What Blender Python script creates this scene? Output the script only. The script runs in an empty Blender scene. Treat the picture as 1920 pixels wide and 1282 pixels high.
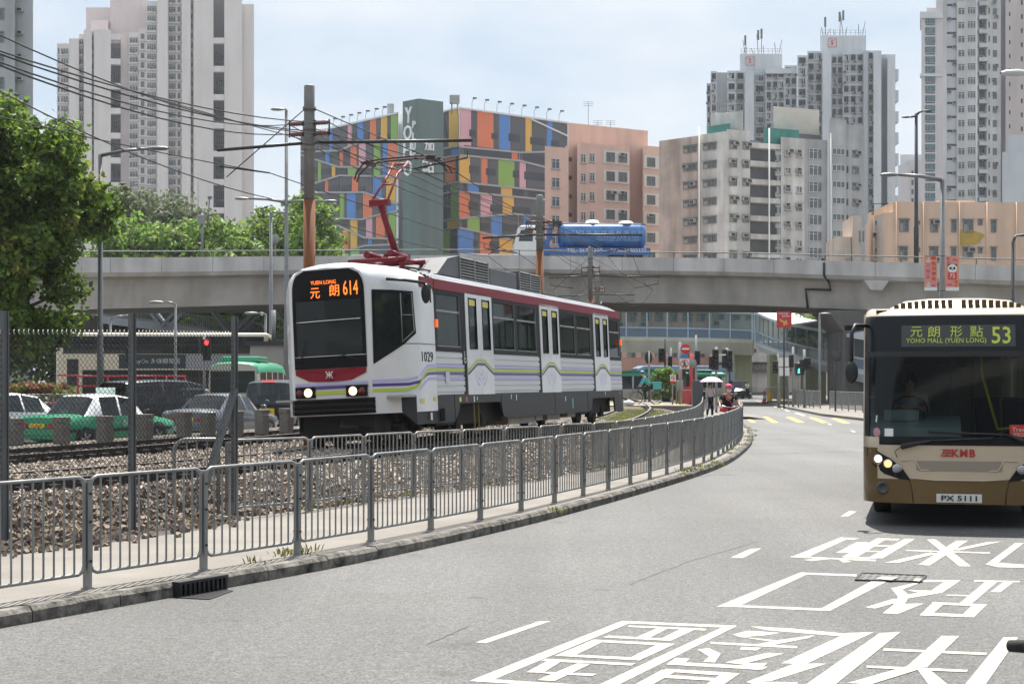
import bpy, bmesh, math, random
import numpy as np
from mathutils import Vector, Matrix

S = bpy.context.scene
COL = S.collection
R = math.radians
rnd = random.Random(7)

# ---------------------------------------------------------------- camera
CAMZ, FPX, HY = 1.9, 3000.0, 712.0            # eye height, focal length and horizon row in photo pixels
cam = bpy.data.cameras.new('camera')
cam.sensor_width = 36.0
cam.lens = 36.0 * FPX / 1920.0
cam.shift_y = (HY - 641.0) / 1920.0
cam.clip_start = 0.1
cam.clip_end = 6000
camo = bpy.data.objects.new('camera', cam)
COL.objects.link(camo)
camo.location = (0, 0, CAMZ)
camo.rotation_euler = (R(90), 0, 0)
S.camera = camo

# ---------------------------------------------------------------- sun, sky, exposure
SUN_EL, SUN_AZ = R(62), R(4)                  # azimuth measured from +Y towards +X
sunl = bpy.data.lights.new('sun', 'SUN')
sunl.energy = 5.0
sunl.angle = R(0.5)
sunl.color = (1.0, 0.955, 0.88)
suno = bpy.data.objects.new('sun', sunl)
COL.objects.link(suno)
sd = Vector((math.cos(SUN_EL) * math.sin(SUN_AZ), math.cos(SUN_EL) * math.cos(SUN_AZ), math.sin(SUN_EL)))
suno.rotation_euler = sd.to_track_quat('Z', 'Y').to_euler()
suno.location = sd * 100

W = bpy.data.worlds.new("World")
S.world = W
W.use_nodes = True
wn = W.node_tree.nodes
wl = W.node_tree.links
wn.clear()
sky = wn.new('ShaderNodeTexSky')
sky.sky_type = 'NISHITA'
sky.sun_disc = False
sky.sun_elevation = SUN_EL
sky.sun_rotation = SUN_AZ
sky.air_density = 1.0
sky.dust_density = 1.2
sky.ozone_density = 1.2
tc = wn.new('ShaderNodeTexCoord')
mp = wn.new('ShaderNodeMapping')
mp.inputs['Scale'].default_value = (2.2, 2.2, 6.0)
cl = wn.new('ShaderNodeTexNoise')
cl.inputs['Scale'].default_value = 2.3
cl.inputs['Detail'].default_value = 7
cl.inputs['Roughness'].default_value = 0.55
cr = wn.new('ShaderNodeValToRGB')
cr.color_ramp.elements[0].position = 0.38
cr.color_ramp.elements[1].position = 0.62
mixc = wn.new('ShaderNodeMix')
mixc.data_type = 'RGBA'
wl.new(tc.outputs['Generated'], mp.inputs['Vector'])
wl.new(mp.outputs['Vector'], cl.inputs['Vector'])
wl.new(cl.outputs['Fac'], cr.inputs['Fac'])
cm = wn.new('ShaderNodeMix'); cm.data_type = 'RGBA'      # blue gaps and pale cloud
cm.inputs['A'].default_value = (4.5, 5.35, 6.3, 1); cm.inputs['B'].default_value = (6.4, 6.65, 6.9, 1)
wl.new(cr.outputs['Color'], cm.inputs['Factor'])
sep = wn.new('ShaderNodeSeparateXYZ'); wl.new(tc.outputs['Generated'], sep.inputs[0])
hr = wn.new('ShaderNodeMapRange')                       # overhead sky, out of view, brightened to add ambient fill
hr.inputs['From Min'].default_value = .2; hr.inputs['From Max'].default_value = .8; hr.inputs['To Min'].default_value = 1.0; hr.inputs['To Max'].default_value = 1.45
wl.new(sep.outputs['Z'], hr.inputs['Value'])
sc_ = wn.new('ShaderNodeVectorMath'); sc_.operation = 'SCALE'
wl.new(cm.outputs['Result'], sc_.inputs[0]); wl.new(hr.outputs['Result'], sc_.inputs['Scale']); wl.new(sc_.outputs[0], mixc.inputs['B'])
mixc.inputs['Factor'].default_value = 0.82
wl.new(sky.outputs['Color'], mixc.inputs['A'])
bg = wn.new('ShaderNodeBackground')
bg.inputs['Strength'].default_value = 0.071
wl.new(mixc.outputs['Result'], bg.inputs['Color'])
wo = wn.new('ShaderNodeOutputWorld')
wl.new(bg.outputs[0], wo.inputs['Surface'])

S.view_settings.view_transform = 'Standard'
S.view_settings.look = 'None'
S.view_settings.exposure = 0.9
S.view_settings.gamma = 1
S.view_settings.use_curve_mapping = False
S.render.engine = 'CYCLES'
cy = S.cycles
cy.max_bounces = 6
cy.diffuse_bounces = 3
cy.glossy_bounces = 3
cy.transmission_bounces = 4
cy.transparent_max_bounces = 10
cy.volume_bounces = 0
cy.use_denoising = True
cy.caustics_reflective = False
cy.caustics_refractive = False

# ---------------------------------------------------------------- helpers
def P(x, y, Y):
    """point seen at photo pixel x, y when it is Y metres ahead"""
    return Vector(((x - 960) / FPX * Y, Y, CAMZ + (HY - y) / FPX * Y))

def G(x, y, z=0.0):
    """point at height z seen at photo pixel x, y"""
    Y = FPX * (CAMZ - z) / (y - HY)
    return Vector(((x - 960) / FPX * Y, Y, z))

def tag(o, label=None, cat=None, group=None, kind=None):
    if label: o['label'] = label
    if cat: o['category'] = cat
    if group: o['group'] = group
    if kind: o['kind'] = kind
    return o

def thing(name, label, cat, loc=(0, 0, 0), rotz=0.0, group=None):
    o = bpy.data.objects.new(name, None)
    COL.objects.link(o)
    o.empty_display_size = 0.3
    o.location = loc
    o.rotation_euler = (0, 0, rotz)
    return tag(o, label, cat, group)

class MB:
    """collects faces and builds them as one mesh object"""
    def __init__(s):
        s.v, s.f, s.m, s.sm = [], [], [], []
    def add(s, vs, fs, mi=0, smooth=False):
        b = len(s.v)
        s.v += [tuple(p) for p in vs]
        for f in fs:
            s.f.append(tuple(b + i for i in f)); s.m.append(mi); s.sm.append(smooth)
    def quad(s, a, b, c, d, mi=0):
        s.add([a, b, c, d], [(0, 1, 2, 3)], mi)
    def poly(s, pts, mi=0):
        s.add(pts, [tuple(range(len(pts)))], mi)
    def box(s, c, d, mi=0, rz=0.0, M=None):
        x, y, z = d[0] / 2, d[1] / 2, d[2] / 2
        vs = [Vector(p) for p in ((-x, -y, -z), (x, -y, -z), (x, y, -z), (-x, y, -z), (-x, -y, z), (x, -y, z), (x, y, z), (-x, y, z))]
        if M is not None:
            vs = [M @ p for p in vs]
        elif rz:
            m = Matrix.Rotation(rz, 3, 'Z'); vs = [m @ p for p in vs]
        c = Vector(c)
        s.add([p + c for p in vs], [(3, 2, 1, 0), (4, 5, 6, 7), (0, 1, 5, 4), (1, 2, 6, 5), (2, 3, 7, 6), (3, 0, 4, 7)], mi)
    def bx(s, x0, x1, y0, y1, z0, z1, mi=0):
        s.box(((x0 + x1) / 2, (y0 + y1) / 2, (z0 + z1) / 2), (abs(x1 - x0), abs(y1 - y0), abs(z1 - z0)), mi)
    def prism(s, pts, z0, z1, mi=0, top=None):
        """vertical prism over a footprint of 2d points, counter-clockwise seen from above"""
        n = len(pts)
        vs = [(p[0], p[1], z0) for p in pts] + [(p[0], p[1], z1) for p in pts]
        s.add(vs, [tuple(range(n - 1, -1, -1))], mi)
        b = len(s.v) - 2 * n
        s.f.append(tuple(b + n + i for i in range(n))); s.m.append(mi if top is None else top); s.sm.append(False)
        for i in range(n):
            j = (i + 1) % n
            s.f.append((b + i, b + j, b + n + j, b + n + i)); s.m.append(mi); s.sm.append(False)
    def extrude(s, pts, vec, mi=0):
        """planar outline (3d points) pushed along vec"""
        n = len(pts); vec = Vector(vec)
        vs = [Vector(p) for p in pts] + [Vector(p) + vec for p in pts]
        fs = [tuple(range(n - 1, -1, -1)), tuple(range(n, 2 * n))]
        fs += [(i, (i + 1) % n, n + (i + 1) % n, n + i) for i in range(n)]
        s.add(vs, fs, mi)
    def tube(s, path, r, n=6, mi=0, cap=True, smooth=True):
        path = [Vector(p) for p in path]
        rs = r if isinstance(r, (list, tuple)) else [r] * len(path)
        vs, fs = [], []
        ref = None
        for i, p in enumerate(path):
            a = path[max(i - 1, 0)]; b = path[min(i + 1, len(path) - 1)]
            t = (b - a).normalized() if (b - a).length > 1e-9 else Vector((0, 0, 1))
            if ref is None:
                ref = Vector((0, 0, 1)) if abs(t.z) < 0.9 else Vector((1, 0, 0))
            u = (ref - t * ref.dot(t))
            if u.length < 1e-6: u = t.orthogonal()
            u.normalize(); w = t.cross(u); ref = u
            for k in range(n):
                a2 = 2 * math.pi * (k + 0.5) / n
                vs.append(p + (u * math.cos(a2) + w * math.sin(a2)) * rs[i])
        for i in range(len(path) - 1):
            for k in range(n):
                k2 = (k + 1) % n
                fs.append((i * n + k, i * n + k2, (i + 1) * n + k2, (i + 1) * n + k))
        s.add(vs, fs, mi, smooth)
        if cap:
            b = len(s.v) - len(vs)
            L = len(path) - 1
            s.f.append(tuple(b + k for k in range(n - 1, -1, -1))); s.m.append(mi); s.sm.append(False)
            s.f.append(tuple(b + L * n + k for k in range(n))); s.m.append(mi); s.sm.append(False)
    def cyl(s, a, b, r, n=12, mi=0, r2=None):
        s.tube([a, b], [r, r if r2 is None else r2], n, mi)
    def lathe(s, prof, c=(0, 0, 0), n=16, mi=0, M=None, smooth=True):
        """profile of (radius, height) turned about the local z axis"""
        vs, fs = [], []
        c = Vector(c)
        for (r, z) in prof:
            for k in range(n):
                a = 2 * math.pi * k / n
                p = Vector((r * math.cos(a), r * math.sin(a), z))
                if M is not None: p = M @ p
                vs.append(c + p)
        for i in range(len(prof) - 1):
            for k in range(n):
                k2 = (k + 1) % n
                fs.append((i * n + k, i * n + k2, (i + 1) * n + k2, (i + 1) * n + k))
        s.add(vs, fs, mi, smooth)
    def grid(s, rows, mi=0, smooth=True, close=False):
        """rows of points joined into a skin"""
        n = len(rows[0])
        vs = [p for r in rows for p in r]
        fs = []
        for i in range(len(rows) - 1):
            for k in range(n if close else n - 1):
                k2 = (k + 1) % n
                fs.append((i * n + k, i * n + k2, (i + 1) * n + k2, (i + 1) * n + k))
        s.add(vs, fs, mi, smooth)
    def mesh(s, name, mats):
        me = bpy.data.meshes.new(name)
        me.from_pydata([tuple(p) for p in s.v], [], s.f)
        for m in (mats if isinstance(mats, (list, tuple)) else [mats]):
            me.materials.append(m)
        me.polygons.foreach_set('material_index', s.m)
        me.polygons.foreach_set('use_smooth', s.sm)
        me.update()
        return me
    def build(s, name, mats, parent=None, loc=None, rotz=0.0, bevel=0.0, fixn=False, sub=0):
        me = s.mesh(name, mats)
        if fixn:
            b = bmesh.new(); b.from_mesh(me)
            bmesh.ops.recalc_face_normals(b, faces=b.faces); b.to_mesh(me); b.free()
        o = bpy.data.objects.new(name, me)
        COL.objects.link(o)
        if parent is not None: o.parent = parent
        if loc is not None: o.location = loc
        if rotz: o.rotation_euler = (0, 0, rotz)
        if bevel:
            m = o.modifiers.new('bevel', 'BEVEL'); m.width = bevel; m.segments = 2; m.limit_method = 'ANGLE'; m.angle_limit = R(40)
        if sub:
            m = o.modifiers.new('sub', 'SUBSURF'); m.levels = sub; m.render_levels = sub
        return o

def put(me, name, parent=None, loc=(0, 0, 0), rotz=0.0, scale=None):
    """another object sharing a mesh"""
    o = bpy.data.objects.new(name, me)
    COL.objects.link(o)
    if parent is not None: o.parent = parent
    o.location = loc
    o.rotation_euler = (0, 0, rotz)
    if scale is not None: o.scale = scale
    return o

def copy_tree(o, parent=None):
    c = o.copy(); COL.objects.link(c)
    if parent is not None: c.parent = parent
    for ch in list(o.children):
        copy_tree(ch, c)
    return c

_txt = {}
def text_mesh(body, size=1.0, depth=0.005, align='CENTER', bold=0.0, mat=None, space=1.0):
    """lettering as a mesh in the local xy plane, thickness along z"""
    c = bpy.data.curves.new('lettering', 'FONT')
    c.body = body; c.size = size; c.extrude = depth; c.align_x = align; c.align_y = 'CENTER'
    c.offset = bold; c.space_character = space; c.resolution_u = 2
    o = bpy.data.objects.new('lettering', c)
    COL.objects.link(o)
    dg = bpy.context.evaluated_depsgraph_get()
    me = bpy.data.meshes.new_from_object(o.evaluated_get(dg))
    bpy.data.objects.remove(o)
    me.materials.clear()
    if mat: me.materials.append(mat)
    return me

def lettering(body, size, parent, M, mat, depth=0.005, align='CENTER', bold=0.0, name='lettering', space=1.0, fit=None):
    """M places the text: its columns are text-x, text-y and outward normal, then the origin; fit = (width, height)"""
    me = text_mesh(body, size, depth, align, bold, mat, space)
    if fit is not None and len(me.vertices):
        co = np.empty(len(me.vertices) * 3, np.float32); me.vertices.foreach_get('co', co); co = co.reshape(-1, 3)
        mn, mx = co.min(0), co.max(0)
        co[:, 0] = (co[:, 0] - (mn[0] + mx[0]) / 2) * (fit[0] / max(mx[0] - mn[0], 1e-6))
        co[:, 1] = (co[:, 1] - (mn[1] + mx[1]) / 2) * (fit[1] / max(mx[1] - mn[1], 1e-6))
        me.vertices.foreach_set('co', co.ravel())
    o = bpy.data.objects.new(name, me)
    COL.objects.link(o)
    if parent is not None: o.parent = parent
    o.matrix_local = M
    return o

def frame(origin, xdir, ydir):
    x = Vector(xdir).normalized(); y = Vector(ydir).normalized(); z = x.cross(y)
    return Matrix(((x.x, y.x, z.x, origin[0]), (x.y, y.y, z.y, origin[1]), (x.z, y.z, z.z, origin[2]), (0, 0, 0, 1)))

def spline(pts, step):
    """Catmull-Rom through 2d points, resampled at equal arc steps"""
    p = [Vector((a[0], a[1], 0)) for a in pts]
    p = [p[0] * 2 - p[1]] + p + [p[-1] * 2 - p[-2]]
    out = []
    for i in range(1, len(p) - 2):
        a, b, c, d = p[i - 1], p[i], p[i + 1], p[i + 2]
        for k in range(24):
            t = k / 24
            out.append(0.5 * ((2 * b) + (c - a) * t + (2 * a - 5 * b + 4 * c - d) * t * t + (3 * b - a - 3 * c + d) * t ** 3))
    out.append(p[-2])
    res = [out[0].copy()]; acc = 0.0
    for i in range(1, len(out)):
        a, b = out[i - 1], out[i]
        L = (b - a).length
        pos = 0.0
        while acc + (L - pos) >= step:
            pos += step - acc
            res.append(a + (b - a) * (pos / L)); acc = 0.0
        acc += L - pos
    return res

def offset(path, d):
    """path moved d to the left of its direction of travel"""
    out = []
    for i, p in enumerate(path):
        t = (path[min(i + 1, len(path) - 1)] - path[max(i - 1, 0)]).normalized()
        out.append(p + Vector((-t.y, t.x, 0)) * d)
    return out

def strip(mb, a, b, za, zb, mi=0):
    """sheet between two paths with as many points"""
    n = min(len(a), len(b))
    za = za if callable(za) else (lambda i, v=za: v)
    zb = zb if callable(zb) else (lambda i, v=zb: v)
    vs = [(a[i].x, a[i].y, za(i)) for i in range(n)] + [(b[i].x, b[i].y, zb(i)) for i in range(n)]
    mb.add(vs, [(i, i + 1, n + i + 1, n + i) for i in range(n - 1)], mi)

# ---------------------------------------------------------------- materials
MATS = {}
def hexc(h):
    h = h.lstrip('#')
    v = [int(h[i:i + 2], 16) / 255 for i in (0, 2, 4)]
    return tuple(((c / 12.92) if c <= 0.04045 else ((c + 0.055) / 1.055) ** 2.4) for c in v) + (1,)

def mat(name, col, rough=0.6, metal=0.0, var=0.0, vscale=3.0, bump=0.0, bscale=40.0, spec=0.5, col2=None, detail=4.0, clear=0.0, streak=0.0, island=0.0, stretch=None):
    """Principled surface: col is linear rgb, var mixes in patches of a second tone, streak adds run-off stains down walls"""
    if name in MATS: return MATS[name]
    m = bpy.data.materials.new(name); m.use_nodes = True
    n = m.node_tree.nodes; l = m.node_tree.links
    b = n['Principled BSDF']
    col = tuple(col[:3]) + (1,)
    b.inputs['Base Color'].default_value = col
    b.inputs['Roughness'].default_value = rough
    b.inputs['Metallic'].default_value = metal
    b.inputs['Specular IOR Level'].default_value = spec
    if clear: b.inputs['Coat Weight'].default_value = clear; b.inputs['Coat Roughness'].default_value = 0.06
    t = n.new('ShaderNodeTexCoord')
    out = None
    if var > 0:
        nz = n.new('ShaderNodeTexNoise'); nz.inputs['Scale'].default_value = vscale; nz.inputs['Detail'].default_value = detail
        nz.inputs['Roughness'].default_value = 0.62
        if stretch:
            mp_ = n.new('ShaderNodeMapping'); mp_.inputs['Scale'].default_value = stretch
            l.new(t.outputs['Object'], mp_.inputs['Vector']); l.new(mp_.outputs['Vector'], nz.inputs['Vector'])
        else:
            l.new(t.outputs['Object'], nz.inputs['Vector'])
        rp = n.new('ShaderNodeValToRGB'); rp.color_ramp.elements[0].position = 0.34; rp.color_ramp.elements[1].position = 0.68
        c2 = tuple(c * (1 - var) for c in col[:3]) if col2 is None else tuple(col2[:3])
        rp.color_ramp.elements[0].color = c2 + (1,)
        rp.color_ramp.elements[1].color = col
        l.new(nz.outputs['Fac'], rp.inputs['Fac'])
        out = rp.outputs['Color']
    if streak > 0:
        mp2 = n.new('ShaderNodeMapping'); mp2.inputs['Scale'].default_value = (0.5, 0.5, 0.05)
        l.new(t.outputs['Object'], mp2.inputs['Vector'])
        n2 = n.new('ShaderNodeTexNoise'); n2.inputs['Scale'].default_value = 1.3; n2.inputs['Detail'].default_value = 5
        l.new(mp2.outputs['Vector'], n2.inputs['Vector'])
        r2 = n.new('ShaderNodeValToRGB'); r2.color_ramp.elements[0].position = 0.36; r2.color_ramp.elements[1].position = 0.6
        streak *= .75; r2.color_ramp.elements[0].color = (1 - streak, 1 - streak * 1.04, 1 - streak * 1.1, 1); r2.color_ramp.elements[1].color = (1, 1, 1, 1)
        l.new(n2.outputs['Fac'], r2.inputs['Fac'])
        mx = n.new('ShaderNodeMix'); mx.data_type = 'RGBA'; mx.blend_type = 'MULTIPLY'; mx.inputs['Factor'].default_value = 1
        if out is not None: l.new(out, mx.inputs['A'])
        else: mx.inputs['A'].default_value = col
        l.new(r2.outputs['Color'], mx.inputs['B'])
        out = mx.outputs['Result']
    if island > 0:
        gm = n.new('ShaderNodeNewGeometry')
        hs = n.new('ShaderNodeHueSaturation')
        ma = n.new('ShaderNodeMath'); ma.operation = 'MULTIPLY_ADD'; ma.inputs[1].default_value = 2 * island; ma.inputs[2].default_value = 1 - island
        l.new(gm.outputs['Random Per Island'], ma.inputs[0]); l.new(ma.outputs[0], hs.inputs['Value'])
        mb_ = n.new('ShaderNodeMath'); mb_.operation = 'MULTIPLY_ADD'; mb_.inputs[1].default_value = 0.04; mb_.inputs[2].default_value = 0.48
        fr = n.new('ShaderNodeMath'); fr.operation = 'FRACT'
        mc = n.new('ShaderNodeMath'); mc.operation = 'MULTIPLY'; mc.inputs[1].default_value = 17.3
        l.new(gm.outputs['Random Per Island'], mc.inputs[0]); l.new(mc.outputs[0], fr.inputs[0]); l.new(fr.outputs[0], mb_.inputs[0]); l.new(mb_.outputs[0], hs.inputs['Hue'])
        if out is not None: l.new(out, hs.inputs['Color'])
        else: hs.inputs['Color'].default_value = col
        out = hs.outputs['Color']
    if out is not None: l.new(out, b.inputs['Base Color'])
    if bump > 0:
        nb = n.new('ShaderNodeTexNoise'); nb.inputs['Scale'].default_value = bscale; nb.inputs['Detail'].default_value = 3
        l.new(t.outputs['Object'], nb.inputs['Vector'])
        bp = n.new('ShaderNodeBump'); bp.inputs['Strength'].default_value = bump; bp.inputs['Distance'].default_value = 0.02
        l.new(nb.outputs['Fac'], bp.inputs['Height']); l.new(bp.outputs['Normal'], b.inputs['Normal'])
    MATS[name] = m
    return m

def glass(name, tint=(0.02, 0.025, 0.028), see=0.35, rough=0.03, thru=(0.72, 0.8, 0.78), spec=.6):
    """tinted window glass: part of the light passes, part is reflected"""
    if name in MATS: return MATS[name]
    m = bpy.data.materials.new(name); m.use_nodes = True
    n = m.node_tree.nodes; l = m.node_tree.links
    b = n['Principled BSDF']
    b.inputs['Base Color'].default_value = tuple(tint) + (1,)
    b.inputs['Roughness'].default_value = rough
    b.inputs['Specular IOR Level'].default_value = spec
    tr = n.new('ShaderNodeBsdfTransparent'); tr.inputs['Color'].default_value = tuple(thru) + (1,)
    mx = n.new('ShaderNodeMixShader'); mx.inputs[0].default_value = see
    l.new(b.outputs[0], mx.inputs[1]); l.new(tr.outputs[0], mx.inputs[2])
    l.new(mx.outputs[0], n['Material Output'].inputs['Surface'])
    MATS[name] = m
    return m

def glow(name, col, strength):
    if name in MATS: return MATS[name]
    m = bpy.data.materials.new(name); m.use_nodes = True
    b = m.node_tree.nodes['Principled BSDF']
    b.inputs['Base Color'].default_value = tuple(col) + (1,)
    b.inputs['Emission Color'].default_value = tuple(col) + (1,)
    b.inputs['Emission Strength'].default_value = strength
    MATS[name] = m
    return m

galv = mat('galvanised_steel', (0.33, 0.335, 0.33), 0.5, 0.45, var=0.4, vscale=5, stretch=(1, 1, .25))
dgalv = mat('weathered_steel', (0.16, 0.165, 0.165), 0.6, 0.5, var=0.4, vscale=5)
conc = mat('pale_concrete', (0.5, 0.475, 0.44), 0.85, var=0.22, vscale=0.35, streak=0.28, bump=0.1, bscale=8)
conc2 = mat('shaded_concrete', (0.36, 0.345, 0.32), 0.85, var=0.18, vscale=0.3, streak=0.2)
black = mat('black_plastic', (0.012, 0.012, 0.013), 0.45)
rubber = mat('tyre_rubber', (0.016, 0.016, 0.017), 0.85)
darkm = mat('dark_metal', (0.03, 0.031, 0.033), 0.5, 0.3)
white = mat('white_paint', (0.78, 0.78, 0.76), 0.35, var=0.06, vscale=2, clear=0.3)
chrome = mat('bright_metal', (0.6, 0.6, 0.6), 0.2, 1.0)
redp = mat('red_paint', (0.42, 0.02, 0.025), 0.4, clear=0.2)
gdark = glass('dark_glass', see=0.28)
gsee = glass('clear_glass', see=0.62)
# ================================================================ ground, road, kerb, path, ballast, rails
NP = [(-6.9, 7.4), (-5.3, 10.4), (-3.6, 13.57), (-2.3, 15.95), (-1.13, 18.55), (-.04, 21.3), (.965, 24.2), (1.92, 27.1), (2.78, 29.8), (3.61, 32.6), (4.32, 35.3), (4.96, 38.1), (5.55, 41.0), (5.98, 43.2), (6.62, 46.7), (7.34, 51.2), (7.95, 55.3), (8.9, 63.1), (9.7, 70.3), (10.6, 77)]
SP = [(-3.64, 20.5), (-2.94, 21.3), (-2.33, 22.6), (-1.76, 23.9), (-.585, 26.2), (.397, 28.2), (.89, 29.8), (1.74, 31.6), (2.45, 33.7), (3.11, 36.2), (3.92, 40.2), (4.69, 44.1), (5.48, 48.4), (6.1, 52.6), (7.1, 60), (8.08, 67.9), (9.2, 77), (9.7, 81), (9.4, 83.5), (8.6, 84)]
RP = [(-13.2, 11.5), (-9.5, 15.3), (-6.22, 19.84), (-4.6, 22.7), (-3.4, 25.6), (-2.15, 29.5), (2.5, 45.8), (3.6, 50.3), (4.34, 55.1), (5.14, 61.5), (5.86, 68.2), (6.45, 75), (7.47, 92), (8.0, 110), (8.2, 140)]
ncurve = spline(NP, 0.5)
kerb_path = offset(ncurve, -0.36)
rail_path = spline(RP, 0.5)
RAILZ = 0.65

asph = mat('asphalt', (0.146, 0.141, 0.135), 0.62, var=0.2, vscale=0.5, bump=0.6, bscale=160, col2=(0.125, 0.124, 0.122), spec=0.4)
# fine light aggregate in the asphalt
def speckle(m, scale, amount):
    n = m.node_tree.nodes; l = m.node_tree.links; b = n['Principled BSDF']
    src = b.inputs['Base Color'].links[0].from_socket if b.inputs['Base Color'].links else None
    t = n.new('ShaderNodeTexCoord'); v = n.new('ShaderNodeTexNoise'); v.inputs['Scale'].default_value = scale; v.inputs['Detail'].default_value = 2
    l.new(t.outputs['Object'], v.inputs['Vector'])
    rp = n.new('ShaderNodeValToRGB'); rp.color_ramp.elements[0].position = 0.38; rp.color_ramp.elements[1].position = 0.64
    rp.color_ramp.elements[0].color = (1 - amount, 1 - amount, 1 - amount, 1); rp.color_ramp.elements[1].color = (1 + amount, 1 + amount, 1 + amount, 1)
    l.new(v.outputs['Fac'], rp.inputs['Fac'])
    mx = n.new('ShaderNodeMix'); mx.data_type = 'RGBA'; mx.blend_type = 'MULTIPLY'; mx.inputs['Factor'].default_value = 1
    if src: l.new(src, mx.inputs['A'])
    else: mx.inputs['A'].default_value = b.inputs['Base Color'].default_value
    l.new(rp.outputs['Color'], mx.inputs['B']); l.new(mx.outputs['Result'], b.inputs['Base Color'])
speckle(asph, 52, 0.44); speckle(asph, 14, 0.16)
def wheel_wear(m):
    # long darker bands along the lanes and scattered oil drips
    n = m.node_tree.nodes; l = m.node_tree.links; b = n['Principled BSDF']; src = b.inputs['Base Color'].links[0].from_socket
    t = n.new('ShaderNodeTexCoord'); mp_ = n.new('ShaderNodeMapping'); mp_.inputs['Rotation'].default_value = (0, 0, R(24)); mp_.inputs['Scale'].default_value = (.62, .035, 1)
    l.new(t.outputs['Object'], mp_.inputs['Vector'])
    for vec, sc, lo, hi, dk in ((mp_.outputs['Vector'], 1.0, .40, .62, .80), (t.outputs['Object'], 1.7, .27, .36, .68), (t.outputs['Object'], .23, .38, .56, .86)):
        nz = n.new('ShaderNodeTexNoise'); nz.inputs['Scale'].default_value = sc; nz.inputs['Detail'].default_value = 5; l.new(vec, nz.inputs['Vector'])
        rp = n.new('ShaderNodeValToRGB'); rp.color_ramp.elements[0].position = lo; rp.color_ramp.elements[1].position = hi; rp.color_ramp.elements[0].color = (dk, dk, dk * .99, 1); l.new(nz.outputs['Fac'], rp.inputs['Fac'])
        mx = n.new('ShaderNodeMix'); mx.data_type = 'RGBA'; mx.blend_type = 'MULTIPLY'; mx.inputs['Factor'].default_value = 1
        l.new(src, mx.inputs['A']); l.new(rp.outputs['Color'], mx.inputs['B']); src = mx.outputs['Result']
    l.new(src, b.inputs['Base Color'])
wheel_wear(asph)
gm_ = mat('ground_soil', (0.17, 0.165, 0.155), 0.9, var=0.3, vscale=0.08)
pathm = mat('path_concrete', (0.235, 0.213, 0.188), 0.9, var=0.25, vscale=0.9, bump=0.3, bscale=60)
speckle(pathm, 70, 0.12)
kerbm = mat('kerb_stone', (0.25, 0.232, 0.205), 0.95, var=0.72, col2=(.022, .021, .018), vscale=6, bump=0.9, bscale=22, detail=8)
paint = mat('road_paint', (0.44, 0.41, 0.345), 0.75, var=0.22, col2=(.3, .285, .25), vscale=3.2, bump=0.3, bscale=80, detail=7)
speckle(paint, 26, 0.14)
for nd in paint.node_tree.nodes:
    if nd.bl_idname == 'ShaderNodeValToRGB' and nd.color_ramp.elements[0].position < .35: nd.color_ramp.elements[0].position = .3; nd.color_ramp.elements[1].position = .46
ypaint = mat('yellow_road_paint', (0.72, 0.45, 0.1), 0.75, var=0.3, vscale=3, detail=7)
railm = mat('rail_steel', (0.05, 0.042, 0.038), 0.7, 0.3, var=0.3, vscale=4)
railtop = mat('rail_head', (0.17, 0.15, 0.135), 0.5, 0.6)
stonem = mat('ballast_stone', (0.32, 0.268, 0.22), 0.9, island=0.6)
bedm = mat('ballast_bed', (0.13, 0.105, 0.085), 0.95, var=0.5, vscale=9, bump=1.0, bscale=25)

g = MB(); g.quad((-1500, -300, -0.02), (1500, -300, -0.02), (1500, 3000, -0.02), (-1500, 3000, -0.02))
tag(g.build('ground', gm_), kind='structure')

# main carriageway: right of the kerb, and the junction beyond
r = MB()
kp = kerb_path
far = [Vector((11.2, 90, 0)), Vector((-30, 118, 0)), Vector((-30, 170, 0)), Vector((60, 170, 0))]
ks = [kp[0] + (kp[0] - kp[1]) * 60] + kp + [Vector((11.0, 92, 0)), Vector((11.5, 170, 0))]
rr = [Vector((40, p.y - 4, 0)) for p in ks]
strip(r, rr, ks, 0.004, 0.004)
tag(r.build('road', asph), kind='structure')
r = MB(); r.quad((-70, 20, 0.002), (-9.5, 20, 0.002), (-4, 104, 0.002), (-70, 104, 0.002)); r.quad((-70, 104.1, 0.002), (11.4, 104.1, 0.002), (11.4, 172, 0.002), (-70, 172, 0.002))
tag(r.build('road', asph), kind='structure')

# worn patch seam along the lane
# kerb stones
k = MB()
acc = 0
inner = offset(kp, 0.14)
for i in range(len(kp) - 1):
    a, b, c, d = kp[i], kp[i + 1], inner[i + 1], inner[i]
    t = (b - a)
    if i % 2 == 0: a = a + t * 0.025; d = d + (inner[i + 1] - inner[i]) * 0.025
    sh = (Vector((d.x - a.x, d.y - a.y, 0))).normalized() * 0.035
    jz = rnd.uniform(-.006, .006)
    vs = [(a.x, a.y, -.02), (b.x, b.y, -.02), (a.x, a.y, .095 + jz), (b.x, b.y, .095 + jz), (a.x + sh.x, a.y + sh.y, .132 + jz), (b.x + sh.x, b.y + sh.y, .132 + jz), (d.x, d.y, .132 + jz), (c.x, c.y, .132 + jz), (d.x, d.y, -.02), (c.x, c.y, -.02)]
    k.add(vs, [(0, 1, 3, 2), (2, 3, 5, 4), (4, 5, 7, 6), (6, 7, 9, 8), (0, 2, 4, 6, 8), (1, 9, 7, 5, 3)])
tag(k.build('kerb', kerbm), kind='structure')

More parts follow.
